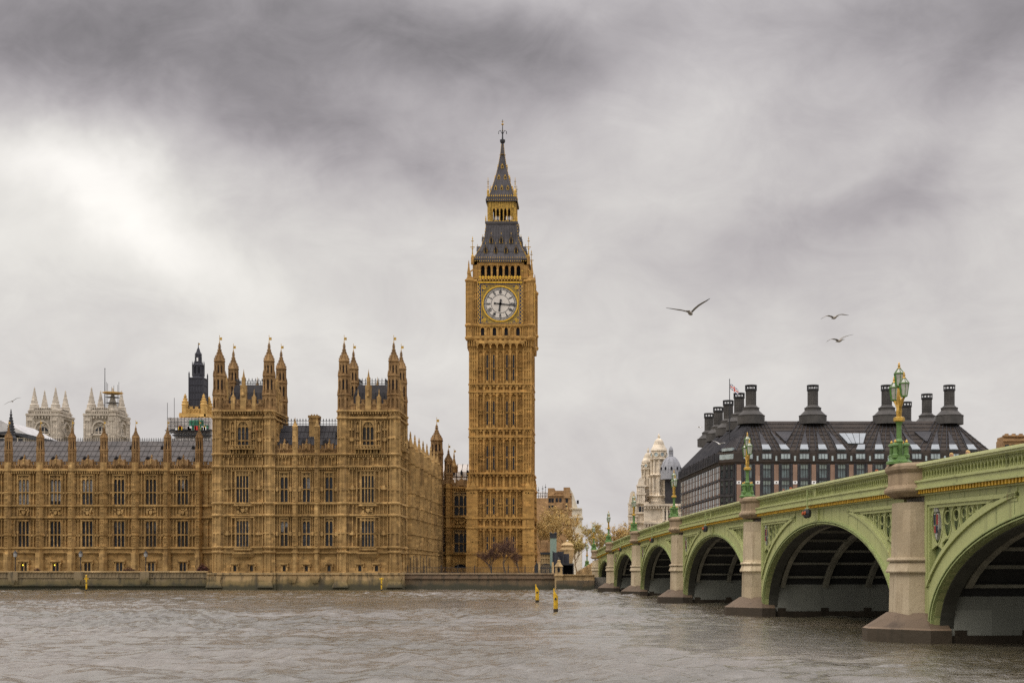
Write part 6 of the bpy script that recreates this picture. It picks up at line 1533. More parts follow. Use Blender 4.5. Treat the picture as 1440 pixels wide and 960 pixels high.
# ---------------------------------------------------------------- church towers and roofs behind the palace
def church_tower(px0, px1, pins, lab, scaff=False):
    Z = 470.0; h = lambda py: H(py, Z); w = (px1 - px0) * Z / FPX; x0 = X(px0, Z); O = (x0 + w / 2, Z + w / 2, 2.3)
    r = thing('church_tower', lab, 'church tower', O, 0, 'twin pale church towers beyond the palace roof')
    m = MB(); zc = h(584.5); m.box(x0, x0 + w, Z, Z + w * 1.1, 1, h(578))
    for F, a, b in ((Fr(0, Z, 1, 0, 0, -1), x0, x0 + w), (Fr(x0 + w, 0, 0, 1, 1, 0), Z, Z + w * 1.1)):
        string(m, F, a - .5, b + .5, zc, .6, 1.1, 1.0); string(m, F, a - .3, b + .3, h(612), .5, .9)
        for s, e in ((a - .4, a + w * .24), (b - w * .24, b + .4)):
            m.fbox(F, s, e, 1, zc, 0, .8)
            for q in (.2, .5, .8): m.fbox(F, s + (e - s) * q - .15, s + (e - s) * q + .15, 1, h(587), .7, 1.0)
            m.fbox(F, s + .5, e - .5, h(592), h(588), .7, 1.15)
        c = (a + b) / 2
        m.ring(F, c, h(604), 2.9, 3.2, .5, 0, .9, 12, 0, 180); m.fbox(F, c - 2.9, c - 2.4, h(613), h(604), 0, .9); m.fbox(F, c + 2.4, c + 2.9, h(613), h(604), 0, .9)
        m.ring(F, c, h(594), 1.0, 1.0, .35, 0, .5, 10)
        n = 7; st = w * .52 / n
        for k in range(n + 1): u = c - w * .26 + k * st; m.fbox(F, u - .18, u + .18, zc, h(578), 0, .5); m.ring(F, u, h(576.5), .8, .95, .4, -.4, .3, 8)
        m.fbox(F, a, b, h(579), h(577.6), -.5, .45)
    o = m.build('tower_body', 'stone_abbey', r, O)
    for F, a, b in ((Fr(0, Z, 1, 0, 0, -1), x0, x0 + w), (Fr(x0 + w, 0, 0, 1, 1, 0), Z, Z + w * 1.1)):
        c = (a + b) / 2
        ww = MB(); ww.fpoly(F, [(c - 1.7, h(612)), (c + 1.7, h(612)), (c + 1.7, h(604)), (c + 1.0, h(601)), (c, h(600)), (c - 1.0, h(601)), (c - 1.7, h(604))], .02, .1); ww.use(1)
        for q in (-.6, .6): ww.fbox(F, c + q - .16, c + q + .16, h(612), h(601.5), .1, .35)
        ww.fbox(F, c - 1.7, c + 1.7, h(607) - .15, h(607) + .15, .1, .3); ww.build('belfry_window', ['glass', 'stone_abbey'], r, O)
    for i, (ux, uy) in enumerate(((0, 0), (1, 0), (0, 1), (1, 1))):
        cx, cy = x0 + 1.6 + (w - 3.2) * ux, Z + 1.6 + (w * 1.1 - 3.2) * uy; p = MB(); hz = lambda py: H(py, Z)
        p.lathe(cx, cy, [(1.9, hz(584)), (1.9, hz(577)), (2.1, hz(576.5)), (1.7, hz(574)), (1.5, hz(569)), (1.6, hz(568.5)), (1.2, hz(567)), (.25, hz(547)), (.3, hz(546)), (.02, hz(543))], 8)
        crockets(p, cx, cy, hz(566), hz(548), 1.15, .22, 8, 1.2, .16); po = p.build('pinnacle', 'stone_abbey', r, O)
        if scaff and i == 1:
            s = MB()
            for k in range(6): a = 2 * math.pi * k / 6; s.lathe(cx + 2.2 * math.cos(a), cy + 2.2 * math.sin(a), [(.07, hz(572)), (.07, hz(536 + 3 * (k % 3)))], 4)
            for py in (566, 558): s.lathe(cx, cy, [(2.5, hz(py)), (2.5, hz(py) + .12)], 6)
            s.build('scaffold_pole', 'iron', po, O); g = MB(); g.lathe(cx, cy, [(3.6, hz(552)), (3.6, hz(551)), (1, hz(550.8))], 8); g.lathe(cx, cy, [(2.8, hz(553)), (3.4, hz(552))], 8); g.build('platform', 'stone_gold', po, O)
    return r
church_tower(39.5, 82, None, 'left of two pale stone church towers with four spiky pinnacles each')
ct2 = church_tower(120, 162.5, None, 'right of two pale church towers, with scaffolding round one pinnacle', True)
def mast():
    Z = 482.0; p = (X(147.5, Z), Z, H(578, Z)); t = thing('flagpole', 'bare thin flagpole standing on the right pale church tower', 'flagpole', p); m = MB(); m.lathe(p[0], p[1], [(.22, p[2]), (.1, H(519, Z)), (.22, H(518.5, Z)), (.02, H(517, Z))], 6); m.build('pole', 'iron', t, p)
    m = MB(); m.lathe(p[0], p[1], [(.5, p[2] - .4), (.5, p[2] + .3)], 8); m.build('socket', 'iron', t, p)
mast()
def scaffold_tower():
    Z = 330.0; h = lambda py: H(py, Z); x = lambda px: X(px, Z); w = x(288) - x(257.5); O = (x(273), Z + w / 2, 2.3)
    r = thing('wrapped_tower', 'gold stone tower wrapped in scaffolding with a black sheeted turret on top', 'tower', O); cx, cy = x(276) - .3, Z + w / 2
    m = MB(); m.box(x(257.5), x(257.5) + w, Z, Z + w, 1, h(577))
    for F, a, b in ((Fr(0, Z, 1, 0, 0, -1), x(257.5), x(257.5) + w), (Fr(x(257.5) + w, 0, 0, 1, 1, 0), Z, Z + w)):
        string(m, F, a - .8, b + .5, h(586), .7, .8, .8); parapet(m, F, a, b, h(580), h(572), 1.5, .3); panels(m, F, a, b, h(584), h(579), 7, .3, .2)
    for ux in (0, 1):
        for uy in (0, 1):
            px, py = x(257.5) + .4 + (w - .8) * ux, Z + .4 + (w - .8) * uy; m.lathe(px, py, [(.85, h(586)), (.8, h(570)), (.95, h(569)), (.7, h(566)), (.3, h(558)), (.4, h(557)), (.05, h(553))], 8); crockets(m, px, py, h(566), h(558), .7, .3, 8, .5, .2)
    global PARA
    for a_, f_ in ((PARA.v, PARA.f),): m.add(a_, f_)
    PARA = MB(); m.build('tower_body', 'stone_gold', r, O)
    k = MB(); hw = (x(288.5) - x(264.5)) / 2 - .35; k.sq(cx, cy, [(hw, h(578)), (hw, h(529.5))])
    for s in (-1, 1):
        for q in (-1, 1): k.lathe(cx + s * hw, cy + q * hw, [(.18, h(578)), (.18, h(524)), (.02, h(521))], 5)
    for t in (-.6, -.2, .2, .6): k.box(cx + t * hw - .05, cx + t * hw + .05, cy - hw - .08, cy - hw, h(578), h(530))
    for py in (571, 560, 550, 540, 531): k.box(cx - hw - .12, cx + hw + .12, cy - hw - .12, cy + hw + .12, h(py) - .09, h(py) + .09)
    k.lathe(cx, cy, [(hw * .96, h(530)), (hw * .75, h(527)), (1.45, h(526)), (1.35, h(512)), (1.6, h(511.5)), (1.2, h(509.5)), (.82, h(509)), (.7, h(497)), (.82, h(496)), (.5, h(492)), (.3, h(488)), (.12, h(486)), (.06, h(479))], 8)
    for i in range(8):
        a = math.pi / 8 + i * math.pi / 4; k.lathe(cx + 1.45 * math.cos(a), cy + 1.45 * math.sin(a), [(.12, h(527)), (.12, h(509)), (.01, h(505))], 4); k.lathe(cx + .8 * math.cos(a), cy + .8 * math.sin(a), [(.08, h(510)), (.07, h(496)), (.01, h(493))], 4)
    ko = k.build('wrapped_turret', 'netting', r, O); g = MB(); F = Fr(cx, cy - .72, 1, 0, 0, -1); g.fbox(F, -.2, .2, h(506), h(501), -.2, .16); g.build('lantern_opening', 'white', ko, O)
    for s in (-.5, .5): g = MB(); F = Fr(cx, cy - 1.28, 1, 0, 0, -1); g.fbox(F, s - .22, s + .22, h(523), h(514), -.3, .16); g.build('opening', 'dark', ko, O)
    g = MB(); g.box(cx + .05, cx + .4, cy - .02, cy + .02, h(482), h(480)); g.build('vane', 'gold', ko, O)
    # scaffold: white sheeting, green net, dark platform, poles
    s = MB(); x0, x1 = x(240), x(300); y0, y1 = Z - 2.2, Z + w + 2
    s.box(x0, x1, y0, y1, h(604.5), h(588.5)); s.use(1); s.box(x(270), x(290), y0 - .15, y0 - .02, h(606), h(592)); s.box(x(283), x(296.5), y0 - .2, y0 - .03, h(604), h(599))
    s.use(2); s.box(x0 - .5, x1, y0 - .6, y1, h(607.2), h(606)); s.box(x0 + 1.2, x1, y0 - .3, y1, h(613.5), h(612)); s.use(3); s.box(x0 + 1.5, x1, y0 + 1, y1, h(640), h(607)); s.use(3); s.box(x0 + 1, x1, y0 - .1, y1 - .2, h(625), h(617.5))
    s.build('scaffold_deck', ['sheet', 'green_net', 'iron', 'sheet'], r, O); p = MB()
    for k in range(13): px = 240 + 4.8 * k; p.lathe(x(px), y0 - .3, [(.06, h(630)), (.06, h((568, 588, 561, 588, 586)[k] if k < 5 else 588))], 5)
    for py in (590, 595, 600, 610, 615, 621): p.box(x0, x1, y0 - .36, y0 - .26, h(py) - .05, h(py) + .05)
    for k in range(12): q = x(240 + 4.8 * k); p.tube([(q, y0 - .45, h(612)), (q + .85, y0 - .45, h(607))], .05, 4)
    p.build('scaffold_pole', 'iron', r, O); tb = MB(); rr = random.Random(3)
    for k in range(16): a = rr.uniform(245, 295); q = rr.uniform(.3, .7); tb.use(rr.choice((0, 0, 1, 2))); tb.box(x(a), x(a) + q, y0 - .7, y0 - .45, h(606), h(606) + rr.uniform(.3, 1.0))
    tb.build('toe_board', ['white', 'red', 'yellow'], r, O)
scaffold_tower()
def left_roofs():
    Z = 350.0; h = lambda py: H(py, Z); x = lambda px: X(px, Z); O = (x(10), Z + 10, 2.3)
    r = thing('gabled_hall', 'hall with low pale grey gabled roof at the left edge behind the palace ridge', 'hall', O); m = MB(); m.box(x(-40), x(36), Z, Z + 20, 1, h(615)); m.build('wall', 'cream', r, O)
    f = MB(); F = Fr(0, Z, 1, 0, 0, -1); f.fpoly(F, [(x(-50), h(611)), (x(2), h(591)), (x(41), h(611))], -20, .6); f.use(1); f.fpoly(F, [(x(-52), h(617)), (x(-52), h(611)), (x(10), h(607)), (x(42), h(611)), (x(42), h(617)), (x(20), h(610.5)), (x(10), h(610))], -20, 1.0)
    f.build('roof', ['roof_pale', 'iron'], r, O); w = MB()
    for px in (3, 12, 21, 29): w.fbox(F, x(px) - .5, x(px) + .5, h(625), h(616.5), 0, .1)
    w.build('window', 'glass', r, O)
    Z2 = 300.0; h2 = lambda py: H(py, Z2); p = (X(15.5, Z2), Z2, h2(640)); t = thing('dark_spire', 'slim black church-like spire rising over the palace ridge at far left', 'spire', p); m = MB()
    m.lathe(p[0], p[1], [(1.1, h2(650)), (1.1, h2(617)), (1.25, h2(616)), (.85, h2(612)), (.42, h2(592)), (.2, h2(584)), (.34, h2(582.5)), (.1, h2(581)), (.2, h2(579.5)), (.04, h2(576))], 8); crockets(m, p[0], p[1], h2(612), h2(585), .85, .22, 8, .6, .2); o = m.build('spire', 'iron', t, p)
    f = MB(); f.lathe(p[0], p[1], [(.04, h2(577)), (.15, h2(576)), (.02, h2(575))], 6); f.build('finial', 'iron', t, p)
left_roofs()

# ---------------------------------------------------------------- ground, river walls, water
def ground():
    mb = MB(); mb.box(-2500, 2500, 243.2, 5000, -1.0, 2.25); structure(mb.build('ground', 'paving'))
    bd = MB(); bd.box(-2500, 2500, -400, 243.3, -6, -5); structure(bd.build('riverbed', 'granite_wet'))
ground()
def terrace():
    Z = 240.0; x0, x1 = X(-140, Z), XP(292.5); z1 = H(804, Z); m = MB(); F = Fr(0, Z, 1, 0, 0, -1); p0 = (X(150, Z), Z + 1.5, 0)
    t = thing('terrace_wall', 'mossy stone river wall of the terrace below the long palace wing', 'river wall', p0)
    m.loft([[(x0, Z - .5, -2), (x1, Z - .5, -2), (x1, Z + 4, -2), (x0, Z + 4, -2)], [(x0, Z, z1), (x1, Z, z1), (x1, Z + 4, z1), (x0, Z + 4, z1)]])
    m.fbox(F, x0, x1, H(823.5, Z), H(822, Z), 0, .65); m.fbox(F, x0, x1, H(812, Z), H(811, Z), 0, .28); n = 0; u = x0
    while u < x1 - 1: m.fbox(F, u, u + .12, H(811, Z), z1 - .2, -.1, .16); u += .62
    for px in (-72, 19.5, 111.5, 204): u = XP(px); m.fbox(F, u - .85, u + .85, H(822, Z), z1 + .05, 0, .42); m.fpoly(F, [(u - .55, H(815, Z)), (u + .55, H(815, Z)), (u + .3, H(822, Z)), (u - .3, H(822, Z))], 0, .7)
    m.build('wall', 'river_wall', t, p0); c = MB(); c.fbox(F, x0, x1, z1, z1 + .2, -1.0, .3); c.fbox(F, x0, x1, z1 - .12, z1, -.9, .15); c.build('coping', 'stone_base', t, p0)
    # floor of the terrace
    f = MB(); f.box(x0, x1, Z + .9, 251, 1.0, 2.55); structure(f.build('terrace_floor', 'paving'))
terrace()
def embankment():
    Z = 242.0; h = lambda py: H(py, Z); x = lambda px: X(px, Z); x0, x1 = x(566), x(783); m = MB(); F = Fr(0, Z, 1, 0, 0, -1); p0 = (x(670), Z + 1, 0)
    t = thing('embankment_wall', 'dark weedy granite embankment wall below the clock tower', 'river wall', p0); z1 = h(807)
    m.loft([[(x0, Z - .9, -2), (x1, Z - .9, -2), (x1, Z + 4, -2), (x0, Z + 4, -2)], [(x0, Z, z1), (x1, Z, z1), (x1, Z + 4, z1), (x0, Z + 4, z1)]]); m.fbox(F, x0, x1, h(813.5), h(812), 0, .45); m.build('wall', 'embankment', t, p0)
    c = MB(); c.fbox(F, x0, x1, z1, z1 + .22, -1.2, .25); c.build('coping', 'granite_cap', t, p0)
    x2, x3 = x(783), x(836); p1 = (x(810), Z - 1, 0); s = thing('landing_wall', 'short stained stone wall between the gate pillar and the last bridge pier', 'river wall', p1); m = MB(); ya = Z - 3
    m.loft([[(x2, ya - .6, -2), (x3, ya - .6, -2), (x3, Z + 4, -2), (x2, Z + 4, -2)], [(x2, ya, H(815.5, ya)), (x3, ya, H(815.5, ya)), (x3, Z + 4, H(815.5, ya)), (x2, Z + 4, H(815.5, ya))]]); m.build('wall', 'embankment', s, p1)
    c = MB(); c.box(x2 + 1, x3, Z - 1.5, Z + 2, H(816, ya), H(808.5, ya)); c.box(x2 + .8, x3, Z - 1.8, Z + 2.2, H(808.5, ya), H(807.3, ya)); c.build('parapet', 'stone_base', s, p1)
    # gate pillar with lantern
    px, py = x(786.2), Z - 1.8; p2 = (px, py, H(826, Z)); g = thing('gate_pillar', 'honey stone pillar with a small lantern top at the end of the embankment wall', 'pillar', p2); hh = lambda q: H(q, py); m = MB()
    m.sq(px, py, [(.72, hh(830)), (.72, hh(810)), (.85, hh(809.5)), (.85, hh(808)), (.66, hh(807)), (.62, hh(797)), (.78, hh(796)), (.5, hh(793)), (.28, hh(790)), (.3, hh(788)), (.05, hh(786))]); m.build('pillar', 'stone_base', g, p2)
    d = MB(); F2 = Fr(px, py - .64, 1, 0, 0, -1); d.fpoly(F2, [(-.22, hh(804)), (.22, hh(804)), (.22, hh(798.5)), (0, hh(797)), (-.22, hh(798.5))], -.05, .03); d.build('niche', 'dark', g, p2)
    q = MB(); q.lathe(px, py, [(.1, hh(787)), (.2, hh(785.5)), (.06, hh(783.5)), (.02, hh(782))], 6); q.build('finial', 'iron', g, p2)
    # iron railing along the wall top
    pr = (x(670), Z + 1.2, z1); r = thing('iron_railing', 'long black iron railing on the embankment wall in front of the clock tower', 'railing', pr); m = MB(); u = x(570); y = Z + 1.0
    while u < x(777): m.box(u - .02, u + .02, y - .02, y + .02, z1 + .2, z1 + 1.35); u += .26
    m.box(x(570), x(777), y - .03, y + .03, z1 + 1.2, z1 + 1.26); m.box(x(570), x(777), y - .03, y + .03, z1 + .32, z1 + .37); m.build('bar', 'iron', r, pr); m = MB(); u = x(572)
    while u < x(777): m.lathe(u, y, [(.07, z1 + .2), (.07, z1 + 1.5), (.02, z1 + 1.75)], 6); u += 3.1
    m.build('post', 'iron', r, pr)
    for k in range(7):                                 # taller fence posts by the return wing
        px = 573 + 4.6 * k; b = (x(px), Z + 4, z1); t2 = MB(); t2.lathe(b[0], b[1], [(.06, z1), (.05, H(786 - (k % 2) * 3, Z + 4)), (.11, H(785 - (k % 2) * 3, Z + 4)), (.01, H(783.5 - (k % 2) * 3, Z + 4))], 6); o = t2.build('fence_pole', 'iron', None, b); tag(o, 'thin dark pole behind the railing beside the palace return wing', 'pole', 'thin poles beside the return wing')
embankment()
def yard():
    """gates, hoardings and the kiosk between the clock tower and the bridge"""
    Z = 262.0; h = lambda py: H(py, Z); x = lambda px: X(px, Z)
    p = (x(763), Z, 2.3); g = thing('iron_gates', 'dark double iron gates with arched tops between stone posts right of the clock tower', 'gate', p); m = MB(); F = Fr(0, Z, 1, 0, 0, -1)
    for a, b in ((752.5, 758), (758.5, 777)):
        u0, u1 = x(a), x(b); n = max(8, int((u1 - u0) / .16))
        for k in range(n + 1): t = k / n; u = u0 + (u1 - u0) * t; m.fbox(F, u - .05, u + .05, 2.2, h(797) + (h(791.5) - h(797)) * math.sin(math.pi * t), -.03, .03)
        m.fbox(F, u0, u1, h(799), h(798), -.05, .05); m.fbox(F, u0, u1, h(806), h(805), -.05, .05)
    m.fpoly(F, [(x(751.5), 2.2), (x(757), 2.2), (x(757), h(795)), (x(755), h(793)), (x(754.2), h(787.5)), (x(753.4), h(793)), (x(751.5), h(795))], -.5, -.1); m.build('gate_leaf', 'iron', g, p)
    m = MB(); [m.box(x(q) - .2, x(q) + .2, Z - .2, Z + .2, 2.2, h(790)) for q in (758.2, 777.4)]; m.build('post', 'stone_base', g, p)
    Z3 = 268.0; x3 = lambda px: X(px, Z3); h3 = lambda py: H(py, Z3); p = (x3(767), Z3 + 2, 2.3); b = thing('gate_lodge', 'small dark lodge with a pale panelled stone base behind the iron gates', 'lodge', p); m = MB(); F = Fr(0, Z3, 1, 0, 0, -1)
    m.box(x3(760), x3(776), Z3, Z3 + 5, 2, h3(777)); m.use(1); m.box(x3(760.5), x3(769), Z3 + 1, Z3 + 5, h3(777), h3(759)); m.box(x3(769.5), x3(773), Z3 + .5, Z3 + 4, h3(777), h3(762)); m.use(0)
    for k in range(7): m.fbox(F, x3(760.5 + 2.3 * k), x3(761.3 + 2.3 * k), h3(793), h3(779), 0, .2)
    for py in (778, 785, 792): m.fbox(F, x3(760), x3(776), h3(py), h3(py) + .25, 0, .25)
    m.use(2); m.fbox(F, x3(760), x3(776), h3(779), h3(776), -.2, .4); m.build('wall', ['stone_base', 'brick', 'iron'], b, p)
    Z4 = 266.0; x4 = lambda px: X(px, Z4); h4 = lambda py: H(py, Z4); p = (x4(778), Z4, 2.3); t = thing('tall_screen', 'tall grey-green screen panel with a black top standing right of the clock tower', 'screen', p); m = MB(); m.box(x4(773.5), x4(782.5), Z4, Z4 + .8, 2.2, h4(756)); m.build('panel', 'teal', t, p)
    m = MB(); m.box(x4(773), x4(782.8), Z4 - .1, Z4 + .9, h4(756), h4(749.5)); m.lathe(x4(774.5), Z4, [(.35, h4(749.6)), (.3, h4(748.6)), (.05, h4(748))], 6); m.lathe(x4(781), Z4, [(.35, h4(749.6)), (.3, h4(748.6)), (.05, h4(748))], 6); m.build('cap', 'iron', t, p)
    p = (x(790), Z, 2.3); k = thing('dark_hoarding', 'black hoarding panels behind the stone gate pillar', 'hoarding', p); m = MB(); m.box(x(777.5), x(784.5), Z + .6, Z + .9, 2.2, h(776)); m.box(x(784.5), x(792), Z + 1.2, Z + 1.5, 2.2, h(775)); m.box(x(792), x(800), Z + 2, Z + 2.3, 2.2, h(778)); m.build('panel', 'netting', k, p); m = MB()
    for q in (777.5, 784.5, 792): m.box(x(q) - .1, x(q) + .1, Z + .4, Z + 1.0, 2.2, h(774.5))
    m.build('post', 'iron', k, p)
    Z5 = 272.0; x5 = lambda px: X(px, Z5); h5 = lambda py: H(py, Z5); p = (x5(797), Z5, 2.3); s = thing('stone_kiosk', 'pale stone kiosk with a low domed roof between the clock tower and the bridge', 'kiosk', p); m = MB(); cx, cy = x5(797.5), Z5 + 2
    m.lathe(cx, cy, [(1.0, 2.2), (1.05, h5(793)), (1.5, h5(774)), (1.6, h5(773)), (1.6, h5(771.5)), (1.25, h5(770)), (1.2, h5(766.5)), (1.5, h5(766)), (1.3, h5(765)), (.8, h5(762.5)), (.2, h5(761.5)), (.15, h5(760))], 10); m.build('body', 'stone_base', s, p)
    m = MB(); m.lathe(cx, cy, [(.22, h5(761)), (.3, h5(759.8)), (.05, h5(758.5))], 6); m.build('finial', 'stone_white', s, p)
    Z6 = 250.0; x6 = lambda px: X(px, Z6); h6 = lambda py: H(py, Z6); p = (x6(798), Z6, 2.3); u = thing('subway_entrance', 'black rectangular underpass mouth beside the approach wall', 'underpass', p); m = MB(); F = Fr(0, Z6, 1, 0, 0, -1); m.fbox(F, x6(791), x6(806.5), h6(794), h6(791.5), -3, .3); m.fbox(F, x6(791), x6(792), 2, h6(793), -3, .2); m.fbox(F, x6(805.5), x6(806.5), 2, h6(793), -3, .2); m.build('frame', 'iron', u, p)
    m = MB(); m.fbox(F, x6(792), x6(805.5), 2, h6(793.5), -3, -2.6); m.build('opening', 'dark', u, p)
yard()
def make_water():
    """choppy tidal water: real waves, from a spectrum of crossing wave trains"""
    rs = np.random.RandomState(4)
    ys = [24.0]
    while ys[-1] < 243: ys.append(ys[-1] + max(.14, min(.5, ys[-1] * .0032)))
    ys = np.array(ys); xs = np.arange(-128, 86, .26)
    Xg, Yg = np.meshgrid(xs, ys); Z = np.zeros_like(Xg)
    wx = .9 * np.sin(Xg * .21 + Yg * .13) + .7 * np.sin(Yg * .31 - Xg * .11 + 1.3); wy = .9 * np.sin(Xg * .17 - Yg * .23 + .6)
    for k in range(90):
        lam = float(np.exp(rs.uniform(np.log(.55), np.log(5.5)))); th = rs.normal(R(250), .75); kk = 2 * math.pi / lam
        ph = rs.uniform(0, 6.28); a = WAVE * lam ** .85
        s = np.sin(kk * (np.cos(th) * (Xg + wx) + np.sin(th) * (Yg + wy)) + ph)
        Z += a * (s + .35 * (1 - 2 * np.abs(np.sin(.5 * (kk * (np.cos(th) * (Xg + wx) + np.sin(th) * (Yg + wy)) + ph)))))
    for k in range(14):                                # longer, lower swell from passing boats
        lam = rs.uniform(6, 16); th = rs.normal(R(265), .5); kk = 2 * math.pi / lam
        Z += .016 * np.sin(kk * (np.cos(th) * (Xg + 2 * wx) + np.sin(th) * (Yg + 2 * wy)) + rs.uniform(0, 6.28))
    patch = .72 + .6 * np.sin(Xg * .045 + 1.2 * np.sin(Yg * .03)) * np.sin(Yg * .06 + .8 * np.sin(Xg * .05))
    Z = Z * patch; nx, ny = len(xs), len(ys)
    co = np.stack([Xg, Yg, Z], -1).reshape(-1, 3).astype(np.float32)
    i = np.arange(nx * ny).reshape(ny, nx); q = np.stack([i[:-1, :-1], i[:-1, 1:], i[1:, 1:], i[1:, :-1]], -1).reshape(-1, 4)
    me = bpy.data.meshes.new('river_water'); me.vertices.add(len(co)); me.vertices.foreach_set('co', co.ravel()); me.loops.add(q.size); me.loops.foreach_set('vertex_index', q.ravel().astype(np.int32))
    me.polygons.add(len(q)); me.polygons.foreach_set('loop_start', np.arange(0, q.size, 4, dtype=np.int32)); me.polygons.foreach_set('loop_total', np.full(len(q), 4, dtype=np.int32)); me.update(); me.validate()
    me.polygons.foreach_set('use_smooth', [True] * len(q))
    m, g, b = new_mat('thames_water'); P = g.n('ShaderNodeNewGeometry').outputs['Position']
    n0 = g.noise(P, .05, 3, .5); g.put(b.inputs['Base Color'], g.mix(g.ramp(n0, .35, .65), (.062, .052, .028, 1), (.11, .09, .062, 1)))
    b.inputs['Roughness'].default_value = .06; b.inputs['IOR'].default_value = 1.5; b.inputs['Specular IOR Level'].default_value = 1.0
    nb = g.noise(g.vmap(P, (.8, 1, 1)), 2.2, 6, .68, .4); nb2 = g.noise(P, .55, 3, .6)
    bp = g.n('ShaderNodeBump'); bp.inputs['Strength'].default_value = 1.0; bp.inputs['Distance'].default_value = .12; g.put(bp.inputs['Height'], g.m('ADD', nb, g.m('MULTIPLY', nb2, .8))); g.put(b.inputs['Normal'], bp.outputs[0])
    me.materials.append(m); o = bpy.data.objects.new('river_water', me); COL.objects.link(o); structure(o)
    w = MB()
    for x0, x1, y0, y1 in ((-2500, -127.9, -400, 242), (85.9, 2500, -400, 242), (-128, 86, -400, 24.1)): w.box(x0, x1, y0, y1, -1, -.02)
    ob = w.build('water', m); structure(ob)
WAVE = .0066
make_water()

# ---------------------------------------------------------------- trees and shrubs
def tree(name, label, loc, height, spread, seed, tw='twig', bark='bark', leaf=None, nleaf=0, lsize=.12, trunk_h=.3, levels=5, r0=None, group=None, kids=(3, 4), up=.25):
    rr = random.Random(seed); root = thing(name, label, 'tree', loc, 0, group); tk = MB(); cr = MB(); r0 = r0 or height * .022; tips = []
    def grow(p, d, L, r, lev):
        n = 3; pts = [p]; rad = [r]; q = p; dd = d.copy()
        for k in range(n):
            dd = (dd + Vector((rr.gauss(0, .13), rr.gauss(0, .13), rr.gauss(0, .08) + .03))).normalized(); q = q + dd * (L / n); pts.append(q); rad.append(r * (1 - .38 * (k + 1) / n))
        (tk if lev <= 1 else cr).tube(pts, rad, 7 if lev <= 1 else (4 if lev == 2 else 3), False)
        if lev >= levels: tips.append((pts, dd)); return
        for k in range(rr.randint(*kids) if lev else rr.randint(4, 6)):
            t = rr.uniform(.35, 1.0) if lev else rr.uniform(.7, 1.0); i = min(n - 1, int(t * n)); b = pts[i].lerp(pts[i + 1], t * n - i if t < 1 else 1)
            a = rr.uniform(0, 6.283); sp = rr.uniform(.45, 1.0) * spread; side = Vector((math.cos(a), math.sin(a), 0))
            nd = (dd * 1.0 + side * sp + Vector((0, 0, up))).normalized(); grow(b, nd, L * rr.uniform(.55, .85), r * rr.uniform(.45, .6), lev + 1)
        if lev >= levels - 2: tips.append((pts, dd))
    grow(Vector((0, 0, 0)), Vector((0, 0, 1)), height * trunk_h, r0, 0)
    tk.build('trunk', bark, root)
    if leaf:
        for k in range(nleaf):
            pts, dd = rr.choice(tips); i = rr.randint(0, 2); p = pts[i].lerp(pts[i + 1], rr.random()) + Vector([rr.gauss(0, .14) for _ in range(3)]); s = lsize * rr.uniform(.5, 1.4)
            a, b = Vector([rr.gauss(0, 1) for _ in range(3)]).normalized() * s, Vector([rr.gauss(0, 1) for _ in range(3)]).normalized() * s
            cr.use(1); cr.add([tuple(p - a), tuple(p + b), tuple(p + a), tuple(p - b)], [(0, 1, 2, 3)])
    cr.build('crown', [tw, leaf or tw], root)
    return root
G1 = 2.3
tree('bare_tree', 'bare purple-brown tree with a broad twiggy crown at the foot of the clock tower', (X(711, 268), 268, G1), 8.8, 1.2, 11, levels=6, trunk_h=.34, kids=(4, 5), r0=.22)
tree('bare_tree', 'smaller bare tree left of the broad one, in front of the clock tower\'s left buttress', (X(692, 270), 270, G1), 7.4, 1.0, 12, levels=6, trunk_h=.34, kids=(4, 4), r0=.18)
tree('bare_tree', 'low spreading bare shrub-like tree by the gates at the tower\'s right corner', (X(730, 272), 272, G1), 6.4, .8, 13, levels=6, trunk_h=.36, kids=(3, 4), r0=.13, up=.45)
tree('budding_tree', 'tall budding golden tree in front of the brown stepped building', (X(771, 335), 335, G1), 20, .6, 21, 'twig_gold', 'bark_pale', 'bud_gold', 7643, .12, .32, 6, .32, kids=(3, 3))
tree('budding_tree', 'budding golden tree whose crown covers the cream end of the brown building', (X(796, 345), 345, G1), 19, .7, 22, 'twig_gold', 'bark_pale', 'bud_gold', 7643, .12, .33, 6, .3, kids=(3, 3))
tree('budding_tree', 'rounded olive budding tree left of the white domed building', (X(832, 352), 352, G1), 17, .85, 23, 'twig_gold', 'bark_pale', 'bud', 7643, .12, .3, 6, .28, kids=(3, 3))
tree('budding_tree', 'dense brown-gold tree touching the base of the white domed building', (X(868, 360), 360, G1), 16.5, .9, 24, 'twig_gold', 'bark_pale', 'bud_gold', 9464, .12, .3, 6, .28, kids=(3, 3))
tree('budding_tree', 'low budding tree filling the gap behind the kiosk', (X(812, 330), 330, G1), 13, .9, 25, 'twig_gold', 'bark_pale', 'bud', 6552, .12, .3, 6, .22, kids=(3, 3))
tree('budding_tree', 'slim reddish budding tree just right of the clock tower base', (X(759, 315), 315, G1), 17, .5, 26, 'twig_gold', 'bark_pale', 'bud_gold', 4732, .12, .32, 6, .22, kids=(3, 3))
tree('budding_tree', 'dense brown-gold tree right of the touching one, behind the bridge lamps', (X(889, 366), 366, G1), 15.5, .9, 27, 'twig_gold', 'bark_pale', 'bud_gold', 7643, .12, .3, 6, .26, kids=(3, 3))
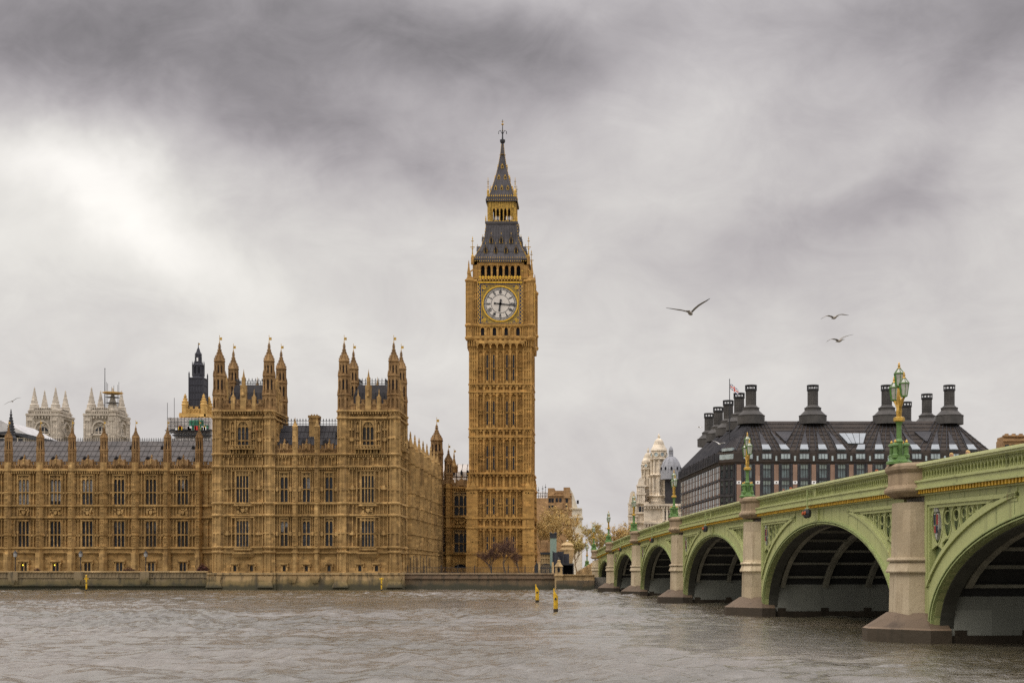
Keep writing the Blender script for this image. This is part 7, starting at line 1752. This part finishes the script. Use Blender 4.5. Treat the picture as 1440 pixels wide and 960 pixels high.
def shrub(label, px, w, hgt, mat, seed, Z=244.0, n=900, cat='shrub', name='shrub'):
    rr = random.Random(seed); p = (X(px, Z), Z, 2.5); t = thing(name, label, cat, p); b = MB()
    for k in range(7): a = rr.uniform(0, 6.28); b.tube([(0, 0, 0), (math.cos(a) * w * .2, math.sin(a) * .3, hgt * .5), (math.cos(a) * w * .36, math.sin(a) * .5, hgt * .85)], [.04, .03, .015], 4)
    b.build('stem', 'bark', t); f = MB()
    for k in range(n):
        u = rr.uniform(-1, 1); q = (1 - abs(u) ** 2.4) * rr.uniform(.75, 1.1); z = hgt * (rr.random() ** .7) * q + .05; c = Vector((u * w / 2, rr.gauss(0, .35), z)); s = rr.uniform(.05, .13)
        a, d = Vector([rr.gauss(0, 1) for _ in range(3)]).normalized() * s, Vector([rr.gauss(0, 1) for _ in range(3)]).normalized() * s; f.add([tuple(c - a), tuple(c + d), tuple(c + a), tuple(c - d)], [(0, 1, 2, 3)])
    f.build('foliage', mat, t)
shrub('rust brown clipped shrub on the terrace under the second buttress from the left', 52.5, 1.6, 1.35, 'shrub', 1)
shrub('long rust brown shrub on the terrace left of the red flowers', 181.5, 3.0, 1.5, 'shrub', 2, n=1500)
shrub('small yellow-green bush beside the long rust shrub', 173.5, 1.2, .85, 'shrub_green', 3, n=500)
shrub('low row of bright red flowers on the terrace wall', 198.5, 1.5, .85, 'red', 4, n=450, cat='flowers', name='flower_row')
shrub('dark red hedge on the terrace against the corner tower', 285, 2.7, 2.1, 'hedge_red', 5, n=1800, cat='hedge', name='hedge')
shrub('small green plant at the foot of the second terrace lamp', 117.5, .7, .7, 'shrub_green', 6, n=300)
def terrace_lamp(px, lab):
    Z = 243.2; p = (X(px, Z), Z, 2.55); t = thing('terrace_lamp', lab, 'lamp post', p, 0, 'lamp posts along the river terrace'); m = MB(); zt = H(783, Z) - 2.55
    m.lathe(0, 0, [(.2, 0), (.2, .4), (.09, .55), (.07, zt * .8), (.13, zt)], 8); m.build('post', 'iron', t); l = MB(); l.lathe(0, 0, [(.16, zt), (.3, zt + .1), (.34, zt + .75)], 8); l.build('lantern_glass', 'blind', t); c = MB(); c.lathe(0, 0, [(.4, zt + .75), (.3, zt + .95), (.1, zt + 1.1), (.03, zt + 1.35)], 8); c.build('lamp_cap', 'iron', t)
terrace_lamp(21.5, 'leftmost of three dark lamp posts on the palace terrace'); terrace_lamp(113.5, 'middle of three dark lamp posts on the palace terrace'); terrace_lamp(205, 'rightmost of three dark lamp posts on the palace terrace')

# ---------------------------------------------------------------- yellow river markers
def marker(px, ytop, ybase, lab, w=.24, cross=False, notch=True):
    Z = CH * FPX / (ybase - HY); hh = lambda py: H(py, Z); p = (X(px, Z), Z, 0); t = thing('river_marker', lab, 'marker post', p, 0, 'yellow marker posts in the river'); m = MB(); zt = hh(ytop); x, y = p[0], p[1]
    if cross:
        m.box(x - .11, x + .11, y - .11, y + .11, -1.5, zt); m.box(x - .38, x + .38, y - .06, y + .06, hh(813) - .12, hh(813) + .08); m.box(x - .45, x + .45, y - .1, y + .1, hh(812) + .1, zt + .2) if False else None
        m.lathe(x, y, [(.17, zt), (.17, zt + .15), (.02, zt + .3)], 8)
    else:
        m.lathe(x, y, [(w, -1.5), (w, zt - .75)], 10); m.loft([[(x + w * math.cos(a), y + w * math.sin(a), zt - .76) for a in (k * math.pi / 5 for k in range(10))], [(x + w * math.cos(a), y + w * math.sin(a), zt - .38 - .3 * math.cos(a)) for a in (k * math.pi / 5 for k in range(10))]])
        m.box(x - w * 1.05, x - w * .5, y - .07, y + .07, zt - .9, zt)
    m.build('post', 'yellow', t, p); b = MB(); b.lathe(x, y, [(w * 1.04, -1.4), (w * 1.04, .22)], 10); b.build('wet_foot', 'granite_wet', t, p)
    s = MB(); F = Fr(x, y - w, 1, 0, 0, -1); s.ring(F, 0, (zt + 0) * .55, .1, .1, .099, -.02, .03, 8); s.build('bolt', 'iron', t, p)
marker(755.5, 821, 846, 'left of the two big yellow posts standing in the river before the clock tower', .21)
marker(781.5, 827, 859, 'right, nearer of the two big yellow posts standing in the river', .2)
marker(121.5, 810, 829.8, 'small yellow cross-armed post against the terrace wall at left', .16, True)
marker(536.5, 814, 829.8, 'small yellow cross-armed post against the base of the right corner tower', .16, True)

# ---------------------------------------------------------------- people on the footway
def body_mesh():
    J = {'hip': (0, 0, .93), 'waist': (0, 0, 1.10), 'chest': (0, .01, 1.32), 'neck': (0, .0, 1.47), 'jaw': (0, .03, 1.56), 'head': (0, .02, 1.64), 'crown': (0, .01, 1.72),
         'hl': (.10, 0, .88), 'kl': (.11, .02, .5), 'al': (.11, -.02, .09), 'tl': (.12, .15, .03), 'hr': (-.10, 0, .88), 'kr': (-.11, .05, .5), 'ar': (-.11, -.0, .09), 'tr': (-.12, .17, .03),
         'sl': (.18, 0, 1.40), 'el': (.25, .03, 1.12), 'wl': (.23, .16, .90), 'gl': (.22, .21, .83), 'sr': (-.18, 0, 1.40), 'er': (-.25, .02, 1.12), 'wr': (-.24, .12, .88), 'gr': (-.23, .17, .81)}
    rad = dict(hip=.15, waist=.135, chest=.15, neck=.055, jaw=.075, head=.095, crown=.07, hl=.095, kl=.06, al=.042, tl=.04, hr=.095, kr=.06, ar=.042, tr=.04, sl=.07, el=.048, wl=.032, gl=.034, sr=.07, er=.048, wr=.032, gr=.034)
    E = ['hip waist', 'waist chest', 'chest neck', 'neck jaw', 'jaw head', 'head crown', 'hip hl', 'hl kl', 'kl al', 'al tl', 'hip hr', 'hr kr', 'kr ar', 'ar tr', 'chest sl', 'sl el', 'el wl', 'wl gl', 'chest sr', 'sr er', 'er wr', 'wr gr']
    ks = list(J); V = [J[k] for k in ks]; ED = [tuple(ks.index(a) for a in e.split()) for e in E]
    for s, w in ((1, 'gl'), (-1, 'gr')):               # four fingers and a thumb on each hand
        b = J[w]
        for f in range(5):
            dx = (-.024 + .016 * f) if f < 4 else -.03 * s; L = (.07, .08, .075, .06, .045)[f]
            i = len(V); V.append((b[0] + dx, b[1] + .02 + (.0 if f < 4 else .02), b[2] - .03)); V.append((b[0] + dx, b[1] + .03 + L * .4, b[2] - .03 - L * .7)); ED += [(ks.index(w), i), (i, i + 1)]; ks += ['f%d%d%d' % (s, f, q) for q in (0, 1)]; rad[ks[i]] = .012; rad[ks[i + 1]] = .009
    me = bpy.data.meshes.new('body'); me.from_pydata(V, ED, []); o = bpy.data.objects.new('tmp', me); COL.objects.link(o)
    sk = o.modifiers.new('s', 'SKIN'); ss = o.modifiers.new('b', 'SUBSURF'); ss.levels = 1; ss.render_levels = 1
    for i, k in enumerate(ks): me.skin_vertices[0].data[i].radius = (rad[k], rad[k] * (.72 if k in ('chest', 'waist', 'hip') else 1))
    me.skin_vertices[0].data[0].use_root = True
    dg = bpy.context.evaluated_depsgraph_get(); out = bpy.data.meshes.new_from_object(o.evaluated_get(dg)); bpy.data.objects.remove(o)
    out.name = 'body'; out.materials.clear()
    for k in ('skin', 'c0', 'c1', 'c2'): out.materials.append(M[k])
    for p in out.polygons:
        z = p.center.z; x = abs(p.center.x); p.use_smooth = True
        p.material_index = 0 if z > 1.46 or (x > .19 and z < .92) else (1 if z > .9 else (2 if z > .1 else 3))
    bm_v = [tuple(v.co) for v in out.vertices]
    return out
M['skin'] = plain('skin', (.50, .30, .21), .6); M['c0'] = plain('grey_cloth', (.2, .2, .2), .9); M['c1'] = plain('dark_trousers', (.03, .035, .05), .9); M['c2'] = plain('dark_shoes', (.02, .02, .02), .7)
BODY = body_mesh()
def hair_mesh(long):
    m = MB(); n = 12; rings = []
    for j in range(7):
        t = j / 6; a = t * math.pi * .58; r = .112 * math.sin(a) + .004; z = 1.645 + .115 * math.cos(a); rings.append([(r * math.cos(q) * .93, -.012 + r * math.sin(q) * 1.05 - .01 * t, z + (.06 * t * max(0, math.sin(q)))) for q in (2 * math.pi * k / n for k in range(n))])
    if long: rings.append([(.10 * math.cos(q), -.035 + .085 * math.sin(q) * (1 if math.sin(q) < 0 else .2), 1.50) for q in (2 * math.pi * k / n for k in range(n))]); rings.append([(.09 * math.cos(q), -.06 + .05 * math.sin(q), 1.40) for q in (2 * math.pi * k / n for k in range(n))])
    m.smooth = True; m.loft(rings[::-1]); return m
def face_mesh():
    m = MB(); m.smooth = True; f = .118
    m.loft([[(-.012, f - .02, 1.665), (.012, f - .02, 1.665), (.008, f - .01, 1.67), (-.008, f - .01, 1.67)], [(-.017, f - .025, 1.622), (.017, f - .025, 1.622), (.013, f + .012, 1.624), (-.013, f + .012, 1.624)]]); m.use(1)
    for s in (-1, 1): m.lathe(s * .035, f - .022, [(.002, 1.652), (.012, 1.66), (.002, 1.668)], 8)
    m.use(2); m.loft([[(-.025, f - .03, 1.585), (.025, f - .03, 1.585), (.022, f - .012, 1.586), (-.022, f - .012, 1.586)], [(-.025, f - .03, 1.597), (.025, f - .03, 1.597), (.02, f - .01, 1.596), (-.02, f - .01, 1.596)]]); m.use(0)
    for s in (-1, 1): m.lathe(s * .097, .015, [(.006, 1.60), (.02, 1.635), (.006, 1.67)], 6)
    return m
M['eye'] = plain('eye', (.03, .025, .02), .3); M['lip'] = plain('lip', (.35, .12, .10), .5)
HAIR = {}; FACE = None
def person(u, back, coat, hair, long, lab, yaw=0.0, h=1.72, coat_c=None):
    global FACE
    p = FB(u, -back, top(u) - 1.13); r = thing('person', lab, 'person', p, math.atan2(BSI, BCO) + math.pi / 2 + yaw)
    r.scale = (h / 1.76,) * 3; b = bpy.data.objects.new('body', BODY); COL.objects.link(b); b.parent = r
    b.material_slots[1].link = 'OBJECT'; b.material_slots[1].material = M[coat]
    if (long,) not in HAIR: o = hair_mesh(long).build('hair', 'iron', r); HAIR[(long,)] = o.data
    else: o = bpy.data.objects.new('hair', HAIR[(long,)]); COL.objects.link(o); o.parent = r
    o.material_slots[0].link = 'OBJECT'; o.material_slots[0].material = M[hair]
    if FACE is None: f = face_mesh().build('face', ['skin', 'eye', 'lip'], r); FACE = f.data
    else: f = bpy.data.objects.new('face', FACE); COL.objects.link(f); f.parent = r
for k, c in dict(blond=(.55, .36, .14), brown_hair=(.10, .055, .03), black_hair=(.018, .014, .012), red_hair=(.28, .08, .025), coat_white=(.62, .60, .57), coat_pink=(.45, .22, .20), coat_purple=(.06, .03, .13), coat_black=(.02, .02, .024), coat_blue=(.04, .07, .15), coat_red=(.32, .03, .03), coat_grey=(.2, .2, .2), coat_cream=(.5, .44, .34)).items(): M[k] = plain(k + '_person', c, .85)
def at_px(px, back):                                   # distance along the bridge for a photo column
    u = 20.0
    for _ in range(4000):
        q = FB(u, -back, 0)
        if CX + FPX * q[0] / q[1] <= px: break
        u += .05
    return u
for px, back, coat, hair, lg, yaw, h, lab in (
    (1338, 1.4, 'coat_cream', 'blond', True, .9, 1.72, 'blond long-haired person in cream, left of two heads nearest over the parapet'),
    (1361, 1.5, 'coat_cream', 'blond', True, .5, 1.70, 'blond long-haired person in cream, right of two heads nearest over the parapet'),
    (1233, 1.6, 'coat_purple', 'red_hair', False, .3, 1.68, 'red-haired person in purple left of the nearest bridge pier'),
    (1251, 2.4, 'coat_grey', 'brown_hair', False, -.4, 1.74, 'brown-haired person in grey half hidden behind the nearest pier lamp'),
    (1167.5, 2.0, 'coat_black', 'black_hair', False, 1.4, 1.62, 'dark-haired person in black with only the head over the coping'),
    (1102, 1.3, 'coat_white', 'brown_hair', False, .4, 1.74, 'brown-haired person in white, left of a pair over the second pier span'),
    (1112, 1.5, 'coat_pink', 'red_hair', False, -.3, 1.74, 'red-haired person in pink, right of a pair over the second pier span'),
    (1016, 1.4, 'coat_white', 'black_hair', False, .8, 1.76, 'dark-haired person in white alone over the third span'),
    (982, 1.6, 'coat_pink', 'brown_hair', False, .5, 1.72, 'brown-haired person in pink leaning by the third span\'s left end'),
    (934, 1.2, 'coat_blue', 'black_hair', False, 1.2, 1.80, 'dark-haired person in blue next to the third lamp from the right'),
    (925, 1.5, 'coat_cream', 'brown_hair', True, 0, 1.66, 'person in cream with long brown hair between two in blue'),
    (924 - 2, 2.2, 'coat_blue', 'black_hair', False, .2, 1.74, 'person in blue behind the one with long brown hair'),
    (911, 1.3, 'coat_black', 'black_hair', True, .6, 1.78, 'long black-haired person in black, right of a pair in the fourth span'),
    (908, 1.7, 'coat_black', 'black_hair', False, -.4, 1.80, 'short-haired person in black, left of a pair in the fourth span'),
    (900.5, 1.4, 'coat_blue', 'brown_hair', False, .4, 1.70, 'person in blue alone just right of the fourth lamp'),
    (881, 1.8, 'coat_pink', 'red_hair', False, .1, 1.72, 'person in pink in the fifth span'), (876, 1.4, 'coat_black', 'brown_hair', False, .9, 1.75, 'person in black in the fifth span'),
    (848, 1.5, 'coat_black', 'black_hair', False, .3, 1.8, 'dark-haired person in black in the farthest span, nearest its right end'), (844, 1.5, 'coat_red', 'brown_hair', False, .6, 1.72, 'person in red in the farthest span'), (840.5, 1.6, 'coat_cream', 'brown_hair', True, .6, 1.74, 'long-haired person in cream in the farthest span')):
    person(at_px(px, back), back, coat, hair, lg, lab, yaw, h)
def signal():
    u = at_px(862.3, 2.6); p = FB(u, -2.6, top(u) - 1.13); t = thing('traffic_signal', 'red traffic light on a dark pole at the far end of the bridge', 'traffic light', p); m = MB(); zt = H(757, p[1]) - p[2]
    m.lathe(0, 0, [(.09, 0), (.07, zt - .6)], 8); m.build('pole', 'iron', t); b = MB(); b.box(-.2, .2, -.14, .14, zt - .7, zt + .55); b.box(-.26, .26, -.02, .02, zt - .75, zt + .6); b.build('signal_head', 'iron', t); F = Fr(0, -.15, 1, 0, 0, -1); l = MB(); l.ring(F, 0, zt + .3, .15, .15, .149, 0, .06, 12); l.build('red_lens', 'red_lit', t); g = MB(); [g.ring(F, 0, zt + q, .14, .14, .139, 0, .05, 12) for q in (-.08, -.45)]; g.build('dark_lens', 'dark', t)
signal()

# ---------------------------------------------------------------- gulls
def gull(px, py, Z, span_px, lab, left, right, yaw, mats, body=1.0, bank=0):
    """left/right: wing centre lines as fractions of the half span (out, up); a real bird with a body, head, bill, tail and feathered wings"""
    p = (X(px, Z), Z, H(py, Z)); S = span_px * Z / FPX / 2; t = thing('gull', lab, 'gull', p, yaw, 'gulls in flight'); m = MB(); m.smooth = True
    L = .52 * body * S / .65
    prof = [(-.5, .004, 0), (-.36, .05, 0), (-.2, .10, -.01), (.0, .125, -.01), (.2, .11, 0), (.33, .065, .02), (.41, .07, .03), (.47, .055, .03), (.5, .02, .02), (.58, .012, .01), (.62, .002, 0)]
    m.loft([[(L * r * math.cos(a), L * y * 1.15, L * (z + r * .92 * math.sin(a))) for a in (2 * math.pi * k / 10 for k in range(10))] for y, r, z in prof])
    m.loft([[(-.03 * L, -.45 * L, .01), (.03 * L, -.45 * L, .01), (.03 * L, -.45 * L, -.01), (-.03 * L, -.45 * L, -.01)], [(-.14 * L, -.72 * L, .004), (.14 * L, -.72 * L, .004), (.14 * L, -.72 * L, -.004), (-.14 * L, -.72 * L, -.004)]])
    for sgn, W in ((-1, left), (1, right)):
        rings = []; n = len(W)
        for i, (o, z) in enumerate(W):
            f = i / (n - 1); ch = S * (.30, .34, .31, .26, .18, .05)[min(5, round(f * 5))]; th = S * .05 * (1 - f) + .006; y = L * .12 + S * (.10 * math.sin(f * 3.1) - .16 * f * f)
            rings.append([(sgn * o * S, y + ch * .5, z * S), (sgn * o * S, y + ch * .2, z * S + th), (sgn * o * S, y - ch * .5, z * S + .004), (sgn * o * S, y - ch * .1, z * S - th * .5)])
        b = len(m.f); m.loft(rings); 
        for k in range(b, len(m.f)):
            if k - b >= 4 * (n - 2) : m.mi[k] = 1
    m.build('body', mats, t)
FD = ['feather', 'feather_dark']
gull(970.5, 440, 40, 62, 'largest gull, gliding with raised right wing, leftmost of the three in the sky', [(0, .0), (.25, .12), (.45, .18), (.65, .21), (.85, .24), (1.1, .27)], [(0, .0), (.18, .2), (.36, .35), (.55, .45), (.75, .53), (.92, .60)], R(-14), FD)
gull(1173.5, 446.5, 58, 42, 'upper of the two gulls close together at right', [(0, 0), (.2, .1), (.4, .14), (.6, .08), (.8, -.04), (1.0, -.16)], [(0, 0), (.2, .14), (.4, .24), (.6, .26), (.8, .22), (1.0, .18)], R(12), FD)
gull(1180.5, 479, 58, 42, 'lower of the two gulls close together at right', [(0, 0), (.2, .1), (.4, .12), (.6, .08), (.8, -.02), (1.0, -.14)], [(0, 0), (.2, .16), (.4, .28), (.6, .36), (.8, .42), (1.0, .46)], R(18), FD)
gull(17.5, 564, 110, 22, 'tiny gull near the left edge above the palace roof', [(0, 0), (.2, -.02), (.4, -.08), (.6, -.2), (.8, -.34), (1.0, -.5)], [(0, 0), (.2, .2), (.4, .36), (.6, .44), (.8, .48), (1.0, .5)], R(20), FD)
gull(984, 600.5, 150, 14, 'tiny pale gull left of the dark office chimneys', [(0, 0), (.2, .1), (.4, .1), (.6, .08), (.8, .05), (1.0, .0)], [(0, 0), (.2, .1), (.4, .12), (.6, .12), (.8, .1), (1.0, .06)], R(60), ['feather_white', 'feather'])
gull(1011.5, 624, 120, 22, 'white gull against the dark bronze office roof', [(0, 0), (.2, .12), (.4, .24), (.6, .34), (.8, .4), (1.0, .5)], [(0, 0), (.2, .1), (.4, .14), (.6, .14), (.8, .1), (1.0, .04)], R(-30), ['feather_white', 'feather'])
